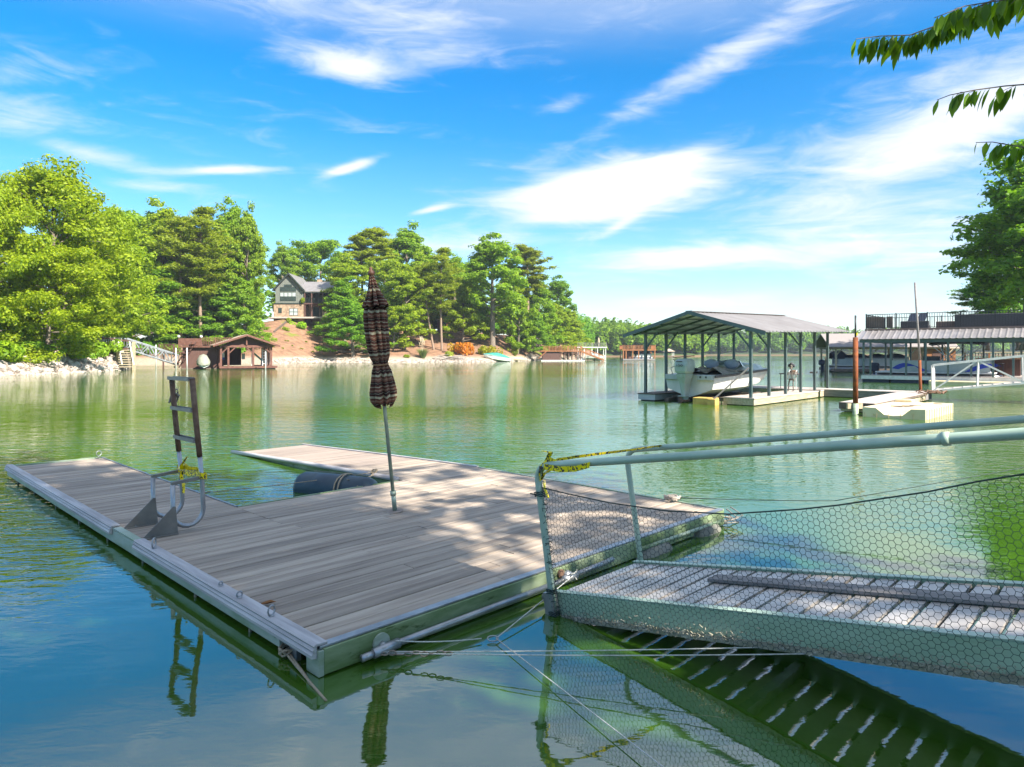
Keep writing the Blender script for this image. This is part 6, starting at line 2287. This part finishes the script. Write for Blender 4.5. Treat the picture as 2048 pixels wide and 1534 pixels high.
for x, z in ((-.6, 1.7), (.4, .9)):
    MB().bar((x, -.3, .3), (x, -.3, z), .06).build('support', M['white_metal'], sld)
lad2 = thing('slide_ladder', 'white ladder of the slide at the right of the brown boathouse', 'ladder', bw(4.75, 1.2, .3), BR)
for x in (-.2, .2):
    MB().bar((x, 0, 0), (x, .2, 1.95), .07).build('side_rail', M['white_metal'], lad2)
for k in range(6):
    MB().bar((-.2, .03 * k, .25 + .3 * k), (.2, .03 * k, .25 + .3 * k), .06).build('rung', M['white_metal'], lad2)
sk = thing('covered_jet_ski', 'small craft under an olive grey cover at the boathouse front', 'boat', bw(-1.6, .6, .15), BR)
b = MB()
secs = []
for y, wd, z in ((-1.2, .15, .5), (-1.0, .5, .85), (-.4, .62, 1.25), (.2, .65, 1.5), (.7, .6, 1.3), (1.1, .5, .9), (1.3, .2, .6)):
    secs.append([(-wd, y, .28), (-wd * 1.05, y, z * .5), (-wd * .6, y, z * .88), (0, y, z), (wd * .6, y, z * .88), (wd * 1.05, y, z * .5), (wd, y, .28)])
b.loft(secs)
b.build('cover', M['olive_cover'], sk, smooth=True)
b = MB()
b.loft([[(-.5, -1.0, .25), (.5, -1.0, .25), (0, -1.0, 0)], [(-.5, 1.1, .25), (.5, 1.1, .25), (0, 1.1, -.05)]])
b.build('hull', M['gel_white'], sk)
# shed with roof deck left of it
sh = thing('dock_shed', 'dark brown dock shed with railed deck on its roof left of the boathouse', 'shed', Q(366, 75, 0), R(12))
part('wall', M['brown_wall'], sh, 0, 3.6, 0, 3, .1, 2.35)
part('base', M['dark_wood'], sh, -.2, 3.8, -.15, 3.2, -.2, .1)
part('roof_deck', M['red_wood'], sh, -.4, 4.9, -.35, 3.3, 2.352, 2.5)
sbal = MB().ext(-.035, .035, -.02, .02, .05, .9).mesh('baluster', M['red_wood'])
part('rail_panel', M['red_wood'], sh, -.4, 1.9, -.34, -.28, 2.55, 3.35)
railing(sh, (1.95, -.3), (4.85, -.3), 2.5, .9, .18, 1.5, sbal, M['red_wood'], .12)
railing(sh, (4.85, -.24), (4.85, 3.2), 2.5, .9, .25, 1.7, sbal, M['red_wood'], .12)
for x in (-.36, 1.92):
    MB().ball((x, -.3, 3.55), .16, 8, 6).build('lamp_globe', M['white_metal'], sh, smooth=True)
for x in (.55, 1.0):
    MB().bar((x - 1.3, -.5, .15), (x + .45, -.5, 3.0), .14).build('stair_stringer', M['brown_wall'], sh)
for k in range(8):
    f = (k + .5) / 8
    MB().box((-.55 + 1.75 * f, -.5, .2 + 2.7 * f), (.5, .5, .05)).build('tread', M['red_wood'], sh)
for px, dd, h in ((352, 74.2, 2.3), (374, 73.6, 2.3), (312, 80, 2.7), (531, 74, 1.9)):
    o = MB().tube([Q(px, dd, -.4), Q(px, dd, h)], .07, 8).build('mooring_pole', M['white_metal'], smooth=True)
    prop(o, {352: 'white pole at the foot of the truss gangway', 374: 'white pole in front of the brown shed wall', 312: 'white pole in the water behind the truss gangway', 531: 'short white pole right of the brown boathouse'}[px], 'pole', 'white mooring poles in the left cove')
# walkway behind, leading to the shed
wk = thing('boardwalk', 'dark railed boardwalk leading to the shed roof deck', 'boardwalk', Q(318, 84, 0), R(8))
part('deck', M['brown_wall'], wk, 0, 5.0, 0, 1.3, 1.75, 1.9)
railing(wk, (0, .05), (5.0, .05), 1.9, .9, .22, 1.6, sbal, M['brown_wall'], .12)
for x in (.3, 2.5, 4.7):
    part('pile', M['brown_wall'], wk, x - .08, x + .08, .5, .66, -.4, 1.745)
# landing with steps on the left bank
ldg = thing('shore_landing', 'wooden landing with railings and steps on the left shore rocks', 'deck', Q(200, 69, 0), R(6))
part('deck', M['brown_wall'], ldg, 0, 3.1, 0, 2.2, 2.12, 2.26)
for x in (.1, 1.6, 3.0):
    part('pile', M['tan_wood'], ldg, x - .09, x + .09, .1, .28, -.4, 2.115)
lbal = MB().ext(-.03, .03, -.02, .02, .05, .86).mesh('baluster', M['white_metal'])
railing(ldg, (-.9, 1.9), (1.2, 1.9), 2.4, .9, .2, 1.1, lbal, M['white_metal'], .1)
MB().bar((-.9, .1, 3.4), (2.9, .1, 2.95), .08, .16).build('hand_rail', M['brown_wall'], ldg)
for x in (1.7, 2.8):
    MB().bar((x, .05, 2.9), (x + .9, -1.1, .55), .10).build('stair_rail', M['white_metal'], ldg)
for k in range(8):
    f = (k + .5) / 8
    MB().box((2.3 + .7 * f, -.05 - 1.2 * f, 2.15 - 1.9 * f), (1.1, .3, .08)).build('tread', M['tan_wood'], ldg)
part('corner_post', M['tan_wood'], ldg, 3.15, 3.4, -.2, .05, -.4, 2.9)
for px, top in ((206, 672), (229, 674)):
    o = MB().tube([Q(px, 70.5, .5), Q(px, 70.5, ZY(top, 70.5))], .09, 8).build('mooring_pole', M['driftwood'], smooth=True)
    prop(o, 'tall grey pole at the left of the shore landing' if px == 206 else 'tall grey pole at the right of the shore landing', 'pole', 'grey poles at the shore landing')

# ------------------------------------------------------------------ house on the hill
hp = HILL.at(556, 33)
HD = hp.y
s_ = HD / FPX
hz = ZY(634, HD)
house = thing('hillside_house', 'grey board-sided gabled house with stone lower storey on the hill', 'house', Q(549, HD, hz))
def hx(px): return (px - 549) * s_
def hzz(py): return ZY(py, HD) - hz
gx0, gx1 = hx(551), hx(606)
zmid, zeave, zpk = hzz(606), hzz(577), hzz(548)
part('stone_wall', M['stone'], house, gx0 - .35, gx1 + .1, -.12, 9, -3, zmid)
part('belt_course', M['frame_dark'], house, gx0 - .3, gx1 + .15, -.22, -.125, zmid - .22, zmid + .02)
xm = (gx0 + gx1) / 2
MB().prism([(gx0, 0, zmid + .02), (gx1, 0, zmid + .02), (gx1, 0, zeave), (xm, 0, zpk - .1), (gx0, 0, zeave)], (0, 9, 0)).build('gable_wall', M['siding'], house)
bt = MB().ext(-.03, .03, -.03, -.002, 0, 1).mesh('batten', M['siding'])
for k in range(1, 15):
    x = gx0 + (gx1 - gx0) * k / 15
    zt = zeave + (zpk - .1 - zeave) * (1 - abs(x - xm) / (gx1 - xm))
    link('batten', bt, house, loc=(x, 0, zmid + .03), scale=(1, 1, zt - zmid - .08))
for s in (-1, 1):
    xe = gx0 - .5 if s < 0 else gx1 + .5
    ze = zeave - .55
    MB().prism([(xe, -.6, ze), (xm, -.6, zpk), (xm, 9.4, zpk), (xe, 9.4, ze)], (0, 0, .16)).build('roof_slope', M['roof_grey'], house)
    MB().bar((xe, -.62, ze + .06), (xm, -.62, zpk + .06), .06, .24).build('barge_board', M['frame_dark'], house)
def window(x0, x1, z0, z1, y, cols, rows, glass):
    f = MB()
    f.ext(x0, x1, y - .05, y - .003, z0, z1)
    o = f.build('window', M['frame_dark'], house)
    for i in range(cols):
        for j in range(rows):
            a0, a1 = x0 + (x1 - x0) * i / cols + .07, x0 + (x1 - x0) * (i + 1) / cols - .07
            c0, c1 = z0 + (z1 - z0) * j / rows + .07, z0 + (z1 - z0) * (j + 1) / rows - .07
            part('pane', M['glass_pale'] if (glass == 2 and j == rows - 1) or glass == 1 else M['glass'], o, a0, a1, y - .062, y - .052, c0, c1)
    return o
window(hx(560), hx(592), hzz(602), hzz(585), -.003, 4, 2, 2)
window(hx(560), hx(592), hzz(583), hzz(574), -.003, 3, 1, 0)
window(hx(568), hx(584), hzz(573.5), hzz(569), -.003, 2, 1, 0)
window(hx(579), hx(596), hzz(631), hzz(617), -.123, 2, 2, 1)
window(hx(557), hx(564), hzz(626), hzz(616), -.123, 1, 1, 0)
# right wing with the two-level porch
wx0, wx1 = gx1 + .2, hx(690)
part('wing_wall', M['siding'], house, wx0, wx1, 3.2, 9, zmid, hzz(582))
part('wing_base', M['stone'], house, wx0, wx1, 3.1, 9, -3, zmid)
MB().prism([(wx0 - .6, -.1, hzz(584)), (wx1 + .5, -.1, hzz(584)), (wx1 + .5, 5, hzz(560)), (wx0 - 1.5, 5, hzz(560))], (0, 0, .15)).build('roof_slope', M['roof_grey'], house)
MB().prism([(wx0 - 1.5, 10, hzz(584)), (wx1 + .5, 10, hzz(584)), (wx1 + .5, 5, hzz(560)), (wx0 - 1.5, 5, hzz(560))], (0, 0, .15)).build('roof_slope', M['roof_grey'], house)
part('porch_floor', M['brown_wall'], house, wx0, wx1, -.05, 3.05, zmid - .25, zmid)
part('porch_beam', M['frame_dark'], house, wx0, wx1, -.02, .2, hzz(586), hzz(583))
for x in (wx0 + .15, wx0 + 1.6, wx0 + 3.9, wx0 + 6.2, wx1 - .15):
    part('porch_post', M['brown_wall'], house, x - .12, x + .12, .0, .24, -1, zmid - .26)
    part('porch_post', M['brown_wall'], house, x - .1, x + .1, .0, .2, zmid, hzz(586))
hb = MB().ext(-.02, .02, -.02, .02, .05, 1.0).mesh('baluster', M['frame_dark'])
railing(house, (wx0 + .2, -.02), (wx1 - .2, -.02), zmid, 1.0, .25, 2.3, hb, M['frame_dark'], .1)
for x in (wx0 + .8, wx0 + 2.4, wx0 + 5.0):
    o = part('porch_door', M['frame_dark'], house, x, x + 1.3, 3.12, 3.19, zmid + .05, zmid + 2.3)
    part('pane', M['glass'], o, x + .1, x + 1.2, 3.10, 3.118, zmid + .2, zmid + 2.15)
for x in (wx0 + 1.0, wx0 + 2.6):
    o = part('lower_door', M['frame_dark'], house, x, x + 1.3, 3.0, 3.08, .05, 2.3)
    part('pane', M['glass'], o, x + .1, x + 1.2, 2.97, 2.998, .2, 2.15)
part('low_wall', M['stone'], house, wx0 + 3.9, wx1, -.5, -.1, -2, 1.1)
part('terrace', M['deck_pale'], house, gx0 - 1.5, wx1, -1.6, 3.0, -.35, -.02)
part('chimney', M['stone'], house, wx0 + 1.2, wx0 + 2.1, 5.5, 6.3, hzz(566), hzz(553))
shrub('potted_plant', 'yellow-green potted plant at the corner of the house porch', Q(549, HD, hz) + Vector((wx0 - .25, -.35, zmid + .0)), 1.3, 1.7, 1, (1, 1, 1), 'plant')
# retaining timber on the slope
o = MB()
a = HILL.at(548, 20); e = HILL.at(580, 30)
o.bar(a, e, .25, .5)
prop(o.build('retaining_timber', M['dark_wood']), 'dark timber edging running down the mulch slope left of the house', 'retaining wall')
# red-brown cabin half hidden among the trees on the right slope
cab = thing('hidden_cabin', 'red-brown cabin mostly hidden behind the trees on the slope', 'cabin', HILL.at(915, 40, -1))
part('wall', M['orange_wood'], cab, -5, 3, 0, 6, 0, 4.6)
MB().prism([(-5.4, -.4, 4.6), (3.4, -.4, 4.6), (3.4, 3, 6.4), (-5.4, 3, 6.4)], (0, 0, .12)).build('roof_slope', M['shingle'], cab)
MB().prism([(-5.4, 6.4, 4.6), (3.4, 6.4, 4.6), (3.4, 3, 6.4), (-5.4, 3, 6.4)], (0, 0, .12)).build('roof_slope', M['shingle'], cab)
for x in (-4, -1.5, 1):
    w_ = part('window', M['frame_dark'], cab, x, x + 1.2, -.06, -.003, 1.6, 3.2)
    part('pane', M['glass'], w_, x + .1, x + 1.1, -.08, -.062, 1.7, 3.1)

# ------------------------------------------------------------------ boat with teal cover drawn up on the stones
gb = thing('covered_boat', 'white boat under a teal cover drawn up on the far shore stones', 'boat', HILL.at(993, -.2, .15), R(18))
st2 = [-2.6, -1.4, 0, 1.3, 2.2, 2.8]
b = MB()
secs = []
for x, wd, k, sh_ in zip(st2, (.95, 1.05, 1.05, .9, .5, .06), (.05, 0, 0, .1, .4, .85), (.95, 1.0, 1.05, 1.1, 1.12, 1.12)):
    secs.append([(-x, -wd, sh_), (-x, -wd * .85, k + .35), (-x, 0, k), (-x, wd * .85, k + .35), (-x, wd, sh_)])
b.loft(secs)
b.build('hull', M['gel_white'], gb, rot=(0, R(8), 0))
b = MB()
secs = []
for x, wd, z in zip(st2, (.98, 1.08, 1.08, .93, .52, .08), (1.12, 1.5, 1.75, 1.55, 1.3, 1.15)):
    secs.append([(-x, -wd, .98), (-x, -wd * .5, z - .08), (-x, 0, z), (-x, wd * .5, z - .08), (-x, wd, .98)])
b.loft(secs)
b.build('cover', M['teal_cover'], gb, rot=(0, R(8), 0))
rb_ = thing('rowing_boat', 'tan upturned skiff on the stones right of the teal-covered boat', 'boat', HILL.at(1030, -.2, .15), R(8))
b = MB()
b.loft([[(x, -wd, 0), (x, -wd * .7, z), (x, 0, z + .08), (x, wd * .7, z), (x, wd, 0)] for x, wd, z in ((-2.2, .3, .35), (-1.2, .65, .6), (0, .75, .7), (1.2, .65, .6), (2.2, .15, .3))])
b.build('hull', M['tan_wood'], rb_, smooth=True)

# ------------------------------------------------------------------ docks at the wooded point
d1 = 146.0
s1 = d1 / FPX
pt = thing('deck_boathouse', 'brown enclosed boathouse with railed roof deck and stairs at the wooded point', 'boathouse', Q(1085, d1, 0))
part('wall', M['brown_wall'], pt, 0, 3.7, 0, 4, .2, 2.0)
part('float', M['white_metal'], pt, -.3, 9, -.2, 4.2, -.2, .2)
part('roof_deck', M['orange_wood'], pt, -.4, 8.4, -.3, 4.2, 2.0, 2.22)
ob_ = MB().ext(-.06, .06, -.03, .03, .05, .9).mesh('baluster', M['orange_wood'])
railing(pt, (.3, -.24), (3.9, -.24), 2.22, .95, .3, 1.3, ob_, M['orange_wood'], .15)
railing(pt, (4, -.24), (8.3, -.24), 2.22, .95, .3, 1.4, ob_, M['orange_wood'], .15)
for x in (3.9, 4.8, 5.6, 6.5, 7.3, 8.1):
    part('post', M['brown_wall'], pt, x - .09, x + .09, 0, .2, .2, 1.995)
    part('post', M['brown_wall'], pt, x - .09, x + .09, 3.6, 3.8, .2, 1.995)
MB().bar((-.9, -.5, .5), (1.0, -.5, 2.2), .14, .16).build('gangplank', M['orange_wood'], pt)
for y in (.2, 1.6):
    MB().bar((8.2, y, 2.1), (13.2, y, .15), .12, .3).build('stair_stringer', M['orange_wood'], pt)
    MB().bar((8.2, y, 3.0), (13.2, y, 1.05), .09, .12).build('stair_rail', M['orange_wood'], pt)
    for k in range(6):
        x = 8.4 + k * .95
        MB().bar((x, y, 2.0 - (x - 8.2) * .39), (x, y, 3.0 - (x - 8.2) * .39), .08).build('stair_post', M['orange_wood'], pt)
for k in range(16):
    f = (k + .5) / 16
    MB().box((8.2 + 5 * f, .9, 2.12 - 1.95 * f), (.3, 1.4, .06)).build('tread', M['tan_wood'], pt)
for x in (9.8, 11.2, 12.8):
    part('stair_pile', M['brown_wall'], pt, x - .08, x + .08, .8, .96, -.4, 1.5 - (x - 8.4) * .3)
d2 = 160.0
wd_ = thing('white_boat_dock', 'white-posted boat dock with railed top deck behind the stairs at the point', 'covered dock', Q(1156, d2, 0))
part('floor', M['white_metal'], wd_, 0, 6.6, 0, 4, .1, .35)
for x in (.1, 1.5, 3.3, 4.6, 6.5):
    for y in (.1, 3.9):
        part('post', M['white_metal'], wd_, x - .08, x + .08, y - .08, y + .08, .35, 2.9)
part('top_deck', M['white_metal'], wd_, -.2, 6.8, -.1, 4.1, 2.9, 3.12)
wb = MB().ext(-.04, .04, -.03, .03, .05, .9).mesh('baluster', M['grey_wood'])
railing(wd_, (0, 0), (6.6, 0), 3.12, .95, .3, 1.6, wb, M['grey_wood'], .12)
o = MB()
o.tube([(0, 0, 0), (.1, 0, 2.2)], .04, 6)
o.lathe([(.05, 0), (.26, .3), (.22, 1.0), (.05, 1.5)], 10, (.06, 0, .75))
prop(o.build('closed_parasol', M['tan_wood'], loc=Q(1156, d2, 3.12) + Vector((4.9, 1, 0))), 'small closed cream parasol on the white dock top deck', 'umbrella')
o = thing('white_motorboat', 'white motorboat moored under the white-posted dock', 'boat', Q(1156, d2, .2) + Vector((3.9, -1.0, 0)))
b = MB()
b.loft([[(x, -w_, .9), (x, -w_ * .8, .3), (x, 0, k), (x, w_ * .8, .3), (x, w_, .9)] for x, w_, k in ((-2.2, .8, 0), (-1, .9, 0), (.6, .85, .05), (1.8, .5, .3), (2.4, .05, .75))])
b.build('hull', M['gel_white'], o)
part('cabin', M['glass_pale'], o, -.8, .5, -.5, .5, .92, 1.4)
od = thing('railed_boat_dock', 'orange-railed boat dock standing in open water behind the shelter post', 'covered dock', Q(1246, 152, 0))
part('floor', M['grey_wood'], od, 0, 7.2, 0, 4.5, .05, .4)
for x in (.1, .7, 2.2, 3.5, 5.1, 7.1):
    for y in (.1, 4.4):
        part('post', M['orange_wood'], od, x - .1, x + .1, y - .1, y + .1, .4, 2.25)
part('top_deck', M['orange_wood'], od, -.2, 7.4, -.1, 4.6, 2.25, 2.45)
railing(od, (0, 0), (7.2, 0), 2.45, .95, .3, 2.4, ob_, M['orange_wood'], .16)
railing(od, (0, .2), (0, 4.4), 2.45, .95, .4, 2.2, ob_, M['orange_wood'], .16)
railing(od, (7.2, .2), (7.2, 4.4), 2.45, .95, .4, 2.2, ob_, M['orange_wood'], .16)
part('store_wall', M['brown_wall'], od, .8, 2.1, 1, 4, .4, 2.2)
pontoon_boat('pale pontoon boat with dark cover under the orange-railed dock', Q(1246, 152, .25) + Vector((4.6, 2.0, 0)), 0, 4.6, M['gel_white'], None, True, False)
gz_ = thing('gazebo_dock', 'tiny pale-roofed boat dock far across the lake', 'covered dock', Q(1331, 270, 0))
part('floor', M['dark_wood'], gz_, 0, 3.4, 0, 3, .1, .4)
for x in (.1, 3.3):
    for y in (.1, 2.9):
        part('post', M['white_metal'], gz_, x - .1, x + .1, y - .1, y + .1, .4, 2.2)
b = MB()
b.loft([[(-.4, -.4, 2.2), (3.8, -.4, 2.2), (3.8, 3.4, 2.2), (-.4, 3.4, 2.2)], [(1.5, 1.3, 3.3), (1.9, 1.3, 3.3), (1.9, 1.7, 3.3), (1.5, 1.7, 3.3)]])
b.build('roof', M['shingle_tan'], gz_)

# ------------------------------------------------------------------ haze over the lake
def haze():
    m = bpy.data.materials.new('lake_haze')
    m.use_nodes = True
    N, L = m.node_tree.nodes, m.node_tree.links
    N.remove(N['Principled BSDF'])
    v = N.new('ShaderNodeVolumePrincipled')
    v.inputs['Color'].default_value = (0.80, 0.88, 1.0, 1)
    v.inputs['Density'].default_value = 0.00028
    v.inputs['Anisotropy'].default_value = 0.2
    L.new(v.outputs[0], N['Material Output'].inputs['Volume'])
    b = MB().ext(-900, 900, -200, 900, -4, 48)
    o = b.build('haze', m)
    prop(o, 'thin bluish haze over the lake', kind='stuff')
if USE_HAZE:
    haze()
